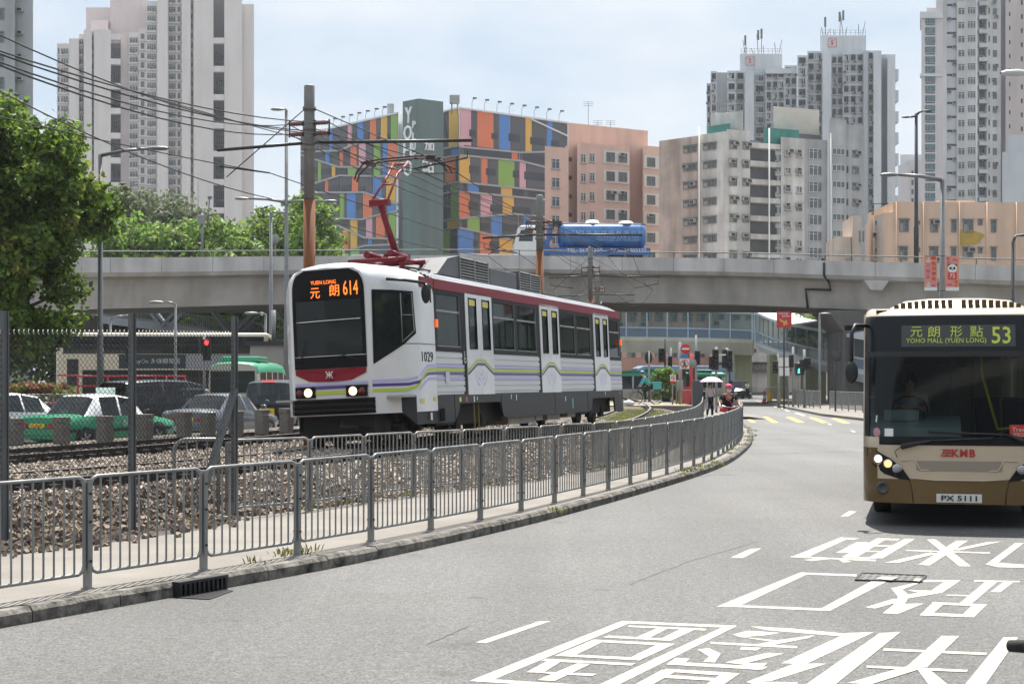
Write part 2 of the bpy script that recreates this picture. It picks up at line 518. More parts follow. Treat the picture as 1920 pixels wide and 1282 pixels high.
# path between the two railings
ecurve = spline([(-9.5, 10.5), (-7.2, 13.4), (-5.9, 14.9), (-5.2, 16.3), (-4.6, 17.1), (-4.33, 18.1), (-3.8, 19.2)] + SP[:16], 0.5)
def nearest(path, p):
    return min(path, key=lambda q: (q.x - p.x) ** 2 + (q.y - p.y) ** 2)
pa = offset(kp, 0.142)
wd_ = np.array([(nearest(ecurve, q) - q).length * 1.3 for q in kp]); wd_ = np.convolve(np.pad(wd_, 6, mode='edge'), np.ones(13) / 13, mode='valid')
pb = []
for i, q in enumerate(kp):
    t = (kp[min(i + 1, len(kp) - 1)] - kp[max(i - 1, 0)]).normalized(); pb.append(q + Vector((-t.y, t.x, 0)) * wd_[i])
m = MB()
mid = [(pa[i] + pb[i]) / 2 for i in range(len(pa))]
strip(m, pa, pb, 0.13, 0.13)
m.quad((8.0, 77, .131), (12.3, 77, .131), (12.0, 92, .131), (7.0, 92, .131))
tag(m.build('path', pathm), kind='structure')

# track bed
tb = MB(); rows = []
DL = [.13, .38, 1.1, 1.435, 1.8, 3.0, 4.5, 4.88, 5.12, 5.5, 6.2, 6.5, 7.0, 7.6]; DZ = [.44, .56, .59, .58, .55, .5, .5, .43, .43, .5, .5, .5, .52, .56]
for i, p in enumerate(rail_path):
    t = (rail_path[min(i + 1, len(rail_path) - 1)] - rail_path[max(i - 1, 0)]).normalized()
    nl = Vector((-t.y, t.x, 0))
    e = nearest(ecurve, p) if p.y < 80 else p - nl * 2.5
    row = []
    for f, z in ((0.0, .10), (.35, .30), (.68, .46), (.9, .49)):
        q = e + (p - e) * f
        row.append((q.x, q.y, z))
    row.append((p.x - nl.x * .13, p.y - nl.y * .13, .44))
    for d, z in zip(DL, DZ):
        q = p + nl * d
        row.append((q.x, q.y, z))
    q = p + nl * 7.75
    row += [(q.x, q.y, .6), (q.x + nl.x * .35, q.y + nl.y * .35, .6), (q.x + nl.x * .37, q.y + nl.y * .37, 0)]
    rows.append(row)
tb.grid(rows, smooth=False)
bed = tb.build('ballast', bedm); tag(bed, kind='stuff')

# rails: foot, web, head
def rail(path, z):
    mb = MB()
    prof = [(-.07, -.2), (.07, -.2), (.07, -.18), (.02, -.16), (.02, -.045), (.036, -.035), (.036, 0), (-.036, 0), (-.036, -.035), (-.02, -.045), (-.02, -.16), (-.07, -.18)]
    rws = []
    for i, p in enumerate(path):
        t = (path[min(i + 1, len(path) - 1)] - path[max(i - 1, 0)]).normalized()
        nl = Vector((-t.y, t.x, 0))
        rws.append([(p.x + nl.x * a, p.y + nl.y * a, z + b) for a, b in prof])
    mb.grid(rws, 0, False, close=True)
    n = len(prof)
    for i in range(len(mb.m)):
        if i % n == 6: mb.m[i] = 1
    return tag(mb.build('rail', [railm, railtop]), kind='structure')
for d in (0, 1.435, 5.0, 6.435):
    rail(offset(rail_path, d), RAILZ)
# fastenings along the nearest rails
fm = MB()
for d in (0, 1.435, 5.0, 6.435):
    for i, p in enumerate(offset(rail_path, d)):
        if i < 150:
            fm.box((p.x, p.y, RAILZ - .11), (.3, .16, .07), 0, rz=-.4)
tag(fm.build('rail_fastening', railm), kind='structure')

# loose ballast stones
def stones(name, pts, smin, smax, material, seed=1):
    rs = np.random.RandomState(seed)
    base = np.array([(-.9, -.8, -.7), (.8, -.9, -.65), (1, .7, -.75), (-.8, .9, -.6), (-.65, -.8, .7), (.75, -.6, .8), (.6, .8, .65), (-.85, .5, .75)], np.float32)
    quads = np.array([(3, 2, 1, 0), (4, 5, 6, 7), (0, 1, 5, 4), (1, 2, 6, 5), (2, 3, 7, 6), (3, 0, 4, 7)], np.int32)
    n = len(pts)
    pts = np.array(pts, np.float32)
    sz = rs.uniform(smin, smax, (n, 1, 1)).astype(np.float32) * rs.uniform(.72, 1.05, (n, 1, 3)).astype(np.float32)
    v = base[None] * (1 + rs.uniform(-.2, .2, (n, 8, 3)).astype(np.float32)) * sz
    q = rs.normal(size=(n, 4)).astype(np.float32); q /= np.linalg.norm(q, axis=1, keepdims=True)
    w, x, y, z = q.T
    Rm = np.stack([1 - 2 * (y * y + z * z), 2 * (x * y - z * w), 2 * (x * z + y * w), 2 * (x * y + z * w), 1 - 2 * (x * x + z * z), 2 * (y * z - x * w), 2 * (x * z - y * w), 2 * (y * z + x * w), 1 - 2 * (x * x + y * y)], 1).reshape(n, 3, 3)
    v = np.einsum('nij,nkj->nki', Rm, v) + pts[:, None, :]
    f = (quads[None] + (np.arange(n) * 8)[:, None, None]).reshape(-1, 4)
    return bulk(name, v.reshape(-1, 3), f, material)

def bulk(name, v, f, material, smooth=False):
    me = bpy.data.meshes.new(name)
    k = f.shape[1]
    me.vertices.add(len(v)); me.vertices.foreach_set('co', v.astype(np.float32).ravel())
    me.loops.add(f.size); me.loops.foreach_set('vertex_index', f.astype(np.int32).ravel())
    me.polygons.add(len(f)); me.polygons.foreach_set('loop_start', np.arange(0, f.size, k, dtype=np.int32))
    me.polygons.foreach_set('use_smooth', np.full(len(f), smooth))
    me.update(calc_edges=True)
    for mm in (material if isinstance(material, (list, tuple)) else [material]): me.materials.append(mm)
    o = bpy.data.objects.new(name, me); COL.objects.link(o)
    return o

sp = []; sp2 = []
for i in range(len(rows) - 1):
    r0, r1 = rows[i], rows[i + 1]
    if r0[4][1] > 52 or r0[4][1] < 12: continue
    near = r0[4][1] < 30
    for j in range(len(r0) - 4):
        a, b, c, d = (Vector(q) for q in (r0[j], r0[j + 1], r1[j + 1], r1[j]))
        area = ((b - a).cross(d - a)).length
        dens = (270 if near else 110) * (1 if j < 6 else .75)
        if j in (4, 11): continue
        for _ in range(int(area * dens * (1 if j < 4 else .8))):
            u, w = rnd.random(), rnd.random()
            q = a * (1 - u) * (1 - w) + b * u * (1 - w) + c * u * w + d * (1 - u) * w
            if j < 2 and q.y < 24:
                if rnd.random() < .66: sp2.append((q.x, q.y, q.z + rnd.uniform(-.005, .05)))
            else: sp.append((q.x, q.y, q.z + rnd.uniform(-.005, .03)))
# a few stones that rolled onto the path
for i in range(260):
    e = ecurve[rnd.randrange(4, 24)]
    sp2.append((e.x + rnd.gauss(.12, .12), e.y + rnd.gauss(-.05, .2), .15))
tag(stones('ballast_stones', sp, .019, .042, stonem), kind='stuff'); tag(stones('ballast_pile', sp2, .026, .05, mat('pile_stone', (0.215, 0.168, 0.13), 0.9, island=.6), 2), kind='stuff')

# ---------------------------------------------------------------- paint on the road
def marks(name, polys, ox, oy, sc, material, z, label=None):
    mb = MB()
    for pl in polys:
        pts = [G(ox + x / sc, oy + y / sc, z) for x, y in pl]
        n = Vector((0, 0, 0))
        for i in range(len(pts)):
            a, b = pts[i], pts[(i + 1) % len(pts)]
            n.z += (a.x - b.x) * (a.y + b.y)
        if n.z < 0: pts.reverse()
        mb.poly(pts); z += 0.00012
    return tag(mb.build(name, material), kind='structure')
A1 = [[(70, 518), (1090, 117), (1165, 122), (205, 520)], [(1150, 120), (1858, 150), (1800, 163), (1140, 135)], [(1780, 150), (1858, 150), (1070, 540), (940, 540)], [(70, 518), (200, 505), (1010, 555), (960, 575)],
      [(1140, 148), (1655, 170), (1640, 182), (1125, 158)], [(1340, 160), (1400, 165), (1270, 232), (1180, 228)], [(1480, 172), (1570, 178), (1410, 252), (1330, 245)], [(1000, 215), (1410, 238), (1390, 250), (960, 228)],
      [(900, 242), (965, 255), (780, 345), (640, 350)], [(900, 242), (1445, 270), (1400, 283), (950, 260)], [(1330, 272), (1445, 270), (1200, 382), (1130, 368)], [(680, 338), (1150, 360), (1180, 380), (640, 350)],
      [(580, 370), (1180, 400), (1150, 415), (550, 385)], [(590, 385), (680, 390), (560, 465), (450, 460)], [(460, 452), (920, 470), (890, 485), (600, 470)], [(790, 400), (880, 405), (640, 518), (525, 512)]]
marks('road_marking', A1, 860, 1130, 3.556, paint, .0062)
B1 = [[(985, 422), (1130, 430), (1325, 448), (1320, 458), (1050, 436)], [(1320, 445), (1410, 442), (1180, 550), (1095, 548)], [(1140, 549), (1250, 549), (1060, 608), (975, 612)], [(975, 610), (1150, 612), (1150, 621), (1000, 619)],
      [(930, 450), (985, 437), (1090, 445), (1050, 452), (960, 460)], [(935, 456), (1080, 470), (1210, 452), (1190, 462), (1050, 489), (1000, 486), (1060, 474)], [(855, 475), (1150, 490), (1150, 497), (855, 482)], [(960, 492), (1030, 495), (1010, 505), (955, 501)],
      [(810, 500), (850, 497), (890, 515), (870, 545), (830, 543), (850, 525)], [(905, 545), (1050, 512), (1105, 515), (960, 552)], [(735, 530), (785, 532), (770, 545), (1050, 560), (1030, 570), (705, 552)], [(980, 548), (1050, 546), (1020, 571), (930, 563)],
      [(705, 566), (955, 582), (930, 592), (690, 575)], [(680, 585), (900, 600), (880, 608), (660, 595)], [(690, 570), (740, 574), (660, 619), (600, 619)], [(890, 585), (955, 582), (900, 619), (840, 619)],
      [(1430, 445), (1500, 442), (1280, 619), (1180, 619)], [(1445, 497), (1795, 512), (1790, 520), (1440, 505)], [(1640, 455), (1700, 455), (1590, 562), (1520, 560)], [(1385, 555), (1730, 570), (1725, 578), (1385, 563)], [(1520, 558), (1580, 563), (1400, 619), (1320, 615)], [(1555, 565), (1600, 570), (1660, 619), (1595, 619)], [(1850, 460), (1900, 460), (1790, 619), (1720, 619)]]
marks('road_marking', B1, 860, 940, 1.811, paint, .0062)
C1 = [[(1160, 240), (1190, 243), (945, 357), (875, 356)], [(1165, 240), (1352, 247), (1350, 253), (1185, 247)], [(1400, 270), (1470, 262), (1260, 370), (1220, 368)], [(875, 354), (930, 350), (1250, 362), (1240, 370)],
      [(1468, 293), (1505, 297), (1532, 318), (1515, 345), (1475, 352), (1492, 322)], [(1575, 265), (1705, 266), (1690, 272), (1570, 272)], [(1650, 270), (1705, 266), (1640, 310), (1590, 312)], [(1470, 293), (1545, 276), (1575, 272), (1500, 300)], [(1380, 358), (1480, 328), (1500, 338), (1415, 362)], [(1440, 378), (1480, 347), (1580, 345), (1490, 381)], [(1520, 299), (1620, 302), (1640, 309), (1500, 332), (1500, 322), (1560, 308)],
      [(1750, 266), (1905, 269), (1905, 273), (1750, 271)], [(1790, 270), (1830, 271), (1740, 347), (1700, 345)], [(1850, 272), (1885, 272), (1840, 307), (1805, 306)], [(1660, 315), (1745, 317), (1735, 321), (1655, 319)], [(1610, 340), (1795, 348), (1785, 355), (1605, 348)], [(1610, 342), (1650, 345), (1600, 388), (1565, 385)], [(1745, 350), (1795, 348), (1750, 392), (1705, 388)], [(1580, 375), (1720, 382), (1740, 392), (1565, 385)]]
marks('road_marking', C1, 860, 940, 1.811, paint, .0062)
D1 = [[(1130, 187), (1295, 122), (1325, 124), (1190, 186)], [(1295, 121), (1360, 124), (1340, 129), (1300, 126)], [(1128, 184), (1418, 197), (1415, 202), (1128, 188)], [(1170, 197), (1262, 190), (1272, 193), (1200, 201)], [(1285, 192), (1300, 193), (1335, 204), (1305, 206)], [(1352, 137), (1392, 137), (1338, 174), (1282, 173)],
      [(1420, 125), (1450, 128), (1350, 190), (1300, 188)], [(1420, 124), (1500, 126), (1490, 131), (1430, 130)], [(1515, 126), (1550, 126), (1440, 192), (1390, 190)], [(1410, 147), (1490, 149), (1480, 153), (1400, 151)], [(1375, 166), (1455, 168), (1450, 171), (1370, 169)], [(1310, 186), (1420, 190), (1420, 194), (1310, 191)],
      [(1590, 128), (1620, 128), (1740, 219), (1700, 219)], [(1690, 132), (1730, 132), (1600, 216), (1560, 214)], [(1520, 163), (1805, 172), (1803, 176), (1520, 167)], [(1795, 137), (1845, 135), (1700, 165), (1670, 163)], [(1445, 207), (1600, 172), (1625, 176), (1490, 208)], [(1890, 140), (1920, 140), (1830, 208), (1788, 214)], [(1788, 212), (1830, 206), (1960, 217), (1960, 225), (1830, 222)], [(1960, 140), (1985, 140), (1960, 225), (1930, 225)]]
marks('road_marking', D1, 860, 940, 1.811, paint, .0062)
L1 = [[(58, 477), (275, 405), (312, 405), (95, 479)], [(922, 190), (990, 160), (1028, 158), (965, 191)], [(1296, 50), (1325, 32), (1352, 33), (1325, 49)]]
marks('lane_line', L1, 860, 940, 1.811, paint, .0062)
L2 = [[(780, 1070), (800, 1068), (825, 1080), (805, 1082)], [(980, 1130), (1000, 1128), (1030, 1142), (1010, 1145)], [(380, 935), (400, 935), (465, 965), (445, 968)], [(500, 980), (520, 975), (600, 1000), (580, 1005)], [(270, 900), (290, 900), (355, 928), (335, 930)], [(485, 905), (575, 920), (560, 922), (480, 907)], [(170, 877), (180, 876), (245, 893), (235, 895)]]
marks('lane_line', L2, 1380, 560, 4.577, paint, .0062)
Y1 = [[(50, 1005), (80, 1008), (175, 1060), (130, 1060)], [(225, 1010), (270, 1012), (365, 1060), (310, 1062)], [(425, 1015), (480, 1015), (590, 1060), (530, 1062)], [(620, 1015), (680, 1020), (790, 1060), (735, 1065)], [(815, 1025), (870, 1025), (980, 1065), (920, 1068)], [(895, 945), (930, 945), (945, 968), (920, 965)]]
marks('yellow_marking', Y1, 1380, 560, 4.577, ypaint, .0062)
# tar seams and repaired cracks
seam = mat('tar_seam', (0.075, 0.074, 0.073), 0.8)
def seams(name, lines, w):
    mb = MB(); z = .0065
    for ln in lines:
        pts = [G(x, y, z) for x, y in ln]
        fine = []
        for i in range(len(pts) - 1):
            for q in range(12):
                t = q / 12; p = pts[i].lerp(pts[i + 1], t)
                fine.append(p + Vector((rnd.gauss(0, .004), rnd.gauss(0, .008), 0)))
        fine.append(pts[-1])
        lf, rt = offset(fine, w / 2), offset(fine, -w / 2)
        strip(mb, rt, lf, z, z); z += .0004
    tag(mb.build(name, seam), kind='structure')
seams('tar_seam', [[(1180, 1095), (1290, 1052), (1420, 1015)], [(800, 1207), (840, 1190), (880, 1172)]], .014)
seams('tar_seam', [[(1314, 893), (1342, 889), (1378, 891)], [(1405, 849), (1450, 850), (1540, 848), (1600, 846)]], .07)

# kerb gully and grating
gx = thing('kerb_gully', 'black cast iron gully inlet set into the kerb', 'gully', G(337, 1108, 0))
mb = MB(); ctr = nearest(kp, G(337, 1107, 0)); d1 = (kp[kp.index(ctr) + 1] - kp[kp.index(ctr) - 1]).normalized(); L = .62; nrm = Vector((d1.y, -d1.x, 0)); ctr = ctr + nrm * .03
mb2 = MB()
for i in range(11):
    q = d1 * (-L / 2 + L * i / 10) + nrm * .025
    mb2.box((q.x, q.y, .06), (.022, .03, .12), 0, rz=math.atan2(d1.y, d1.x))
q = nrm * .0
mb.box((q.x, q.y, .125), (L + .04, .09, .025), 0, rz=math.atan2(d1.y, d1.x))
for sgn in (-1, 1):
    q = d1 * (sgn * L / 2); mb.box((q.x, q.y, .06), (.04, .07, .13), 0, rz=math.atan2(d1.y, d1.x))
q = nrm * .015; mb.box((q.x, q.y, .06), (L, .01, .11), 0, rz=math.atan2(d1.y, d1.x))
mb.build('frame', darkm, gx); mb2.build('grille', black, gx)
gx.location = ctr - Vector((0, 0, 0))
gr = thing('drain_grating', 'iron grating lying flat in the road at the gully', 'grating', G(385, 1112, 0))
mb = MB(); c0 = G(385, 1112, 0)
q4 = [G(333, 1119, .012) - c0, G(392, 1122, .012) - c0, G(436, 1106, .012) - c0, G(380, 1103, .012) - c0]
mb.poly([p * 1.0 - Vector((0, 0, .004)) for p in q4], 1)
for i in range(11):
    t = (i + .5) / 11
    a = q4[0].lerp(q4[3], t); b = q4[1].lerp(q4[2], t); w_ = (q4[3] - q4[0]) * .016; mb.quad(a - w_, b - w_, b + w_, a + w_)
for a, b in ((0, 1), (1, 2), (2, 3), (3, 0)): mb.tube([q4[a] - Vector((0, 0, .006)), q4[b] - Vector((0, 0, .006))], .01, 4, 0, smooth=False)
mb.build('grating', [darkm, black], gr)
mh = thing('manhole_cover', 'rectangular iron manhole cover with paint splashes in the lane', 'manhole', G(1670, 1082, 0))
c0 = G(1670, 1082, 0); q4 = [G(1604, 1087, .012) - c0, G(1727, 1090, .012) - c0, G(1737, 1079, .012) - c0, G(1616, 1074, .012) - c0]
mb = MB(); mb.poly(q4, 0)
for a, b in ((0, 1), (1, 2), (2, 3), (3, 0)): mb.tube([q4[a], q4[b]], .011, 4, 1, smooth=False)
for i in range(9):
    for j in range(4):
        a = q4[0].lerp(q4[1], (i + .25) / 9).lerp(q4[3].lerp(q4[2], (i + .25) / 9), (j + .5) / 4); b = q4[0].lerp(q4[1], (i + .8) / 9).lerp(q4[3].lerp(q4[2], (i + .8) / 9), (j + .5) / 4)
        mb.tube([a, b], .005, 4, 1, smooth=False)
mb.poly([G(x, y, .026) - c0 for x, y in ((1642, 1084), (1672, 1087), (1684, 1081), (1655, 1080))], 2)
mb.poly([G(x, y, .026) - c0 for x, y in ((1712, 1088), (1724, 1089), (1728, 1084), (1716, 1084))], 2)
mb.build('cover', [mat('cover_iron', (.1, .098, .094), .7), darkm, paint], mh)

# crossing slab over the tracks
cs = MB(); cs.prism([(-4, 82), (9.2, 79.5), (9.0, 92), (-4, 95)], .3, .615)
tag(cs.build('crossing_slab', pathm), kind='structure')
ys = MB()
for i in range(5):
    x = 3.4 + i * 1.15
    ys.quad((x, 80.9, .62), (x + .5, 80.9, .62), (x + 1.3, 84.5, .62), (x + .8, 84.5, .62))
tag(ys.build('yellow_marking', ypaint), kind='structure')
# ================================================================ buildings
class Edge:
    """a wall line between two points given as (photo column, metres ahead)"""
    def __init__(s, a, b):
        s.a = Vector(((a[0] - 960) / FPX * a[1], a[1])); s.b = Vector(((b[0] - 960) / FPX * b[1], b[1]))
        s.d = (s.b - s.a).normalized(); s.rot = math.atan2(s.d.y, s.d.x); s.n = Vector((s.d.y, -s.d.x))
    def at(s, px):
        k = (px - 960) / FPX
        den = s.d.x - k * s.d.y
        t = (k * s.a.y - s.a.x) / den
        return s.a + s.d * t
    def pt(s, px, py, out=0.0):
        p = s.at(px); z = CAMZ + (HY - py) / FPX * p.y
        return Vector((p.x + s.n.x * out, p.y + s.n.y * out, z))

wfr = mat('window_frame', (0.55, 0.56, 0.55), 0.4)
wfd = mat('dark_window_frame', (0.2, 0.2, 0.2), 0.5)
wgl = mat('window_glass', (0.055, 0.07, 0.08), 0.12, var=0.6, vscale=0.4, col2=(0.14, 0.15, 0.15))
wgt = mat('teal_window_glass', (0.05, 0.16, 0.17), 0.1, var=0.5, vscale=0.3)
wgd = mat('deep_window', (0.03, 0.032, 0.038), 0.3)
curt = mat('curtain', (0.3, 0.29, 0.27), 0.8)
acm = mat('air_conditioner_case', (0.5, 0.49, 0.46), 0.6, var=0.2, vscale=2)
rust = mat('rust_stain', (0.22, 0.1, 0.05), 0.9, var=0.5, vscale=2)
_wm = {}
def win_mesh(w, h, kind):
    w = round(w, 1); h = round(h, 1)
    key = (w, h, kind)
    if key in _wm: return _wm[key]
    mb = MB(); t = .09
    gl = {'teal': wgt, 'dark': wgd}.get(kind, wgl)
    mb.bx(-w / 2, w / 2, -.03, .05, 0, h, 1)
    if kind != 'dark':
        fr = 0
        mb.bx(-w / 2, w / 2, -.1, 0, 0, t); mb.bx(-w / 2, w / 2, -.1, 0, h - t, h)
        n = 1 if w < .9 else 2 if w < 1.7 else 3 if w < 2.6 else 4
        for i in range(n + 1):
            x = -w / 2 + w * i / n
            x = min(max(x, -w / 2 + t / 2), w / 2 - t / 2)
            mb.bx(x - t / 2, x + t / 2, -.1, 0, t, h - t)
        if h > 1.2 and kind != 'teal': mb.bx(-w / 2 + t, w / 2 - t, -.09, 0, h * .7, h * .7 + .06)
        if n > 1 and kind in ('white', 'old'):
            mb.bx(-w / 2 + t, -w / 2 + w / n - t, -.05, 0, t, h * .66, 2)
    if kind == 'old':
        mb.bx(-w / 2 - .1, w / 2 + .1, -.35, 0, h + .08, h + .16, 3)
    if kind in ('white', 'sill'):
        mb.bx(-w / 2 - .08, w / 2 + .08, -.22, 0, -.14, -.02, 3)
    me = mb.mesh('window', [wfr if kind in ('white', 'bay', 'sill') else wfd, gl, curt, conc2])
    _wm[key] = me
    return me
def _ac():
    mb = MB()
    mb.bx(-.4, .4, -.55, 0, 0, .5); mb.bx(-.33, .33, -.565, -.54, .06, .44, 1); mb.bx(-.45, .45, -.6, 0, -.06, 0, 2)
    return mb.mesh('air_conditioner', [acm, darkm, wfd])
AC = _ac()

class Bld:
    def __init__(s, name, label, loc, cat='building', group=None):
        s.root = thing(name, label, cat, loc, 0, group)
        s.o = Vector(loc); s.wall = MB(); s.n = {}; s.over = {}
    def part(s, me, name, p, rot):
        s.n[name] = s.n.get(name, 0) + 1
        if s.n[name] <= 99:
            put(me, name, s.root, p - s.o, rot)
        else:
            mb, mats = s.over.setdefault(name, (MB(), list(me.materials)))
            M = Matrix.Translation(p - s.o) @ Matrix.Rotation(rot, 4, 'Z')
            idx = []
            for mm in me.materials:
                if mm not in mats: mats.append(mm)
                idx.append(mats.index(mm))
            vs = [M @ v.co for v in me.vertices]; b = len(mb.v)
            mb.v += [tuple(v) for v in vs]
            for f in me.polygons:
                mb.f.append(tuple(b + i for i in f.vertices)); mb.m.append(idx[f.material_index]); mb.sm.append(False)
    def win(s, e, x0, x1, y0, y1, kind='white', pitch=0, n=1, ac=0.0, out=0.0, seed=0):
        """windows down a wall: columns x0-x1 and rows y0-y1 of the uppermost one, pitch metres apart"""
        a, b = e.pt(x0, y1, out), e.pt(x1, y1, out)
        c = (a + b) / 2; h = e.pt((x0 + x1) / 2, y0).z - c.z; w = (b - a).length
        q = random.Random(int(x0 * 13) + seed)
        for i in range(n):
            kd = kind
            p = Vector((c.x, c.y, c.z - i * pitch))
            if kind == 'white' and q.random() < .18: kd = 'old'
            s.part(win_mesh(w, h, kd), 'window', p, e.rot)
            if q.random() < ac:
                t = q.choice((-1, 1)) * w * .28
                pp = p + Vector((e.d.x * t + e.n.x * .03, e.d.y * t + e.n.y * .03, h - .5 if q.random() < .7 else -.6))
                s.part(AC, 'air_conditioner', pp, e.rot)
    def prism(s, pts, z0, z1, mi=0, top=None):
        s.wall.prism([(p[0] - s.o.x, p[1] - s.o.y) for p in pts], z0 - s.o.z, z1 - s.o.z, mi, top)
    def col(s, x0, x1, ytop, Y, off, depth, mi=0, zb=0.0):
        """slab-like bay facing the street"""
        yy = Y - off
        X0, X1 = (x0 - 960) / FPX * yy, (x1 - 960) / FPX * yy; k_ = (Y + depth) / yy
        s.prism([(X0, yy), (X1, yy), (X1 * k_, Y + depth), (X0 * k_, Y + depth)], zb, CAMZ + (HY - ytop) / FPX * yy, mi)
        return Edge((x0, yy), (x1, yy))
    def finish(s, mats, name='wall'):
        if s.wall.v: s.wall.build(name, mats, s.root)
        for nm, (mb, ms) in s.over.items():
            o = mb.build(nm, ms, s.root); o['kind'] = 'stuff'
        return s.root

# ---- pale pink slab tower, far left
creamw = mat('cream_render', (0.72, 0.66, 0.625), 0.85, var=0.1, vscale=0.05, streak=0.1)
pinkw = mat('faded_pink_render', (0.68, 0.58, 0.565), 0.85, var=0.1, vscale=0.05, streak=0.1)
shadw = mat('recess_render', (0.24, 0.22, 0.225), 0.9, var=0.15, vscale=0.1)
YT = 450
b = Bld('tower_block', 'tall cream and pink slab tower with dark recessed slots above the trees', P(290, 712, YT))
b.o = b.root.location = Vector((b.root.location.x, YT, 0)); 
zx = lambda x: 100 + x / 4.274
zy = lambda y: y / 4.274
TC = [(30, 55, 350, 0, 'win'), (55, 125, 350, 1.5, 'bay'), (125, 205, 310, 3, 'blank'), (205, 245, 275, 1, 'bay'), (245, 308, 240, 4, 'blank'), (308, 326, 240, 2, 'win'), (326, 460, 238, 4, 'blank'), (460, 540, 350, -5, 'slot'), (540, 605, 270, 0, 'blank2'), (605, 685, 262, 1, 'bay'), (685, 745, 232, 1.6, 'win'), (745, 832, 8, 2, 'bay'), (832, 920, -40, 4, 'blank'), (920, 985, -60, 1, 'bay'), (985, 1030, -60, 1.5, 'win'), (1030, 1100, -80, 4, 'blank'), (1100, 1124, -80, 2, 'win'), (1124, 1283, -90, 4, 'blank'), (1283, 1370, -90, -5, 'slot'), (1370, 1512, -90, 4, 'blank'), (1512, 1608, 35, 1, 'blank')]
for x0, x1, yt, off, kd in TC:
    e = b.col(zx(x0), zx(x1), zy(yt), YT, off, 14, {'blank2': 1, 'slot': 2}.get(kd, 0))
    ft = 2.68; yy = YT - off; ztop = CAMZ + (HY - zy(yt)) / FPX * yy
    X0, X1 = e.a.x, e.b.x
    n = int((ztop - 38) / ft)
    if kd in ('bay', 'win'):
        for i in range(n):
            z = ztop - 3.0 - i * ft
            if z > 112: continue
            w = (X1 - X0) * (.86 if kd == 'bay' else .5)
            b.part(win_mesh(w, 1.6, 'bay' if kd == 'bay' else 'plain'), 'window', Vector(((X0 + X1) / 2, yy - .02, z)), 0)
            b.wall.bx(X0 + .05 - b.o.x, X1 - .05 - b.o.x, yy - .7 - b.o.y, yy - .02 - b.o.y, z - .5, z - .15, 0)
            if kd == 'bay' and rnd.random() < .6:
                b.part(AC, 'air_conditioner', Vector((rnd.uniform(X0 + .6, X1 - .6), yy - .3, z - .1)), 0)
    if kd == 'slot':
        pitch = (194 if x0 < 900 else 222) / 4.274 / FPX * yy
        z = CAMZ + (HY - zy(350 if x0 < 900 else 380)) / FPX * yy
        while z > 30:
            kq = (YT - 3) / yy; b.wall.bx(X0 * kq - .1 - b.o.x, X1 * kq + .1 - b.o.x, YT - 3.9 - b.o.y, YT - 2 - b.o.y, z - .8, z + .8, 0)
            for q in range(2):
                b.part(win_mesh(2.6, 2.5, 'plain'), 'window', Vector((X0 + 2.0, yy - .03, z - .9 - 3.0 * (q + 1))), 0)
            z -= pitch
b.col(zx(262), zx(460), zy(62), YT, -7, 14, 1); b.col(zx(455), zx(755), zy(-4), YT, -6, 14, 1); b.col(zx(300), zx(440), zy(165), YT, -4, 14, 1)
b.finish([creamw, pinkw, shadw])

# ---- grey tower cut by the left edge
greyw = mat('grey_render', (0.42, 0.435, 0.44), 0.85, var=0.15, vscale=0.12, streak=0.25)
b = Bld('tower_block', 'grey concrete tower cut off by the left edge of the view', Vector((-70, 214, 0)))
e = b.col(-90, 28, -120, 214, 0, 14, 0); e2 = b.col(28, 62, -120, 214, -1.5, 14, 0)
for i in range(9):
    b.win(e, -20, 8, -70 + 43 * i, -48 + 43 * i, 'plain'); b.win(e, -70, -35, -70 + 43 * i, -48 + 43 * i, 'plain')
    p = e2.pt(38, -20 + 43 * i); b.part(AC, 'air_conditioner', p, e2.rot)
b.finish([greyw])

def ft(e, px, out=0.0):
    p = e.at(px); return (p.x + e.n.x * out, p.y + e.n.y * out)
def quadfoot(e, x0, x1, dep, out=0.0):
    a, c = ft(e, x0, out), ft(e, x1, out); k0, k1 = (a[1] + dep) / a[1], (c[1] + dep) / c[1]
    return [a, c, (c[0] * k1, c[1] * k1), (a[0] * k0, a[1] * k0)]
# ---- patterned building with the lettered lift tower
cg = mat('slate_cladding', (0.095, 0.093, 0.102), 0.5, var=0.12, vscale=0.2)
cpal = {'g': cg, 'o': mat('orange_cladding', (0.74, 0.2, 0.08), 0.5, var=.08, vscale=.3), 'y': mat('yellow_cladding', (0.76, 0.44, 0.07), 0.5, var=.08, vscale=.3), 'b': mat('blue_cladding', (0.075, 0.24, 0.6), 0.5, var=.08, vscale=.3),
        'n': mat('green_cladding', (0.25, 0.44, 0.08), 0.5, var=.08, vscale=.3), 'p': mat('pink_cladding', (0.72, 0.38, 0.43), 0.5, var=.08, vscale=.3), 'r': mat('brick_red_cladding', (0.36, 0.12, 0.08), 0.5, var=.08, vscale=.3), 'd': mat('dark_slate_cladding', (0.06, 0.065, 0.075), 0.5)}
ckeys = list(cpal)
trimw = mat('white_trim', (0.75, 0.75, 0.75), 0.6, var=.08, vscale=.4)
towm = mat('grey_green_render', (0.15, 0.21, 0.2), 0.8, var=.14, vscale=.15, streak=.15)
YR = Edge((861, 275), (1063, 299)); YR.b = None
def slope_edge(px, Y, sl, L=60):
    a = Vector(((px - 960) / FPX * Y, Y)); bb = a + Vector((1, sl)).normalized() * L
    e = Edge((px, Y), (px, Y)) if False else Edge.__new__(Edge)
    e.a = a; e.b = bb; e.d = (bb - a).normalized(); e.rot = math.atan2(e.d.y, e.d.x); e.n = Vector((e.d.y, -e.d.x))
    return e
er = slope_edge(862, 275, .83); el = slope_edge(746, 275, -1.1)
b = Bld('patterned_building', 'multi-coloured patchwork building with white zigzag bands and a grey green lettered tower', Vector((-14, 275, 0)))
o = b.o
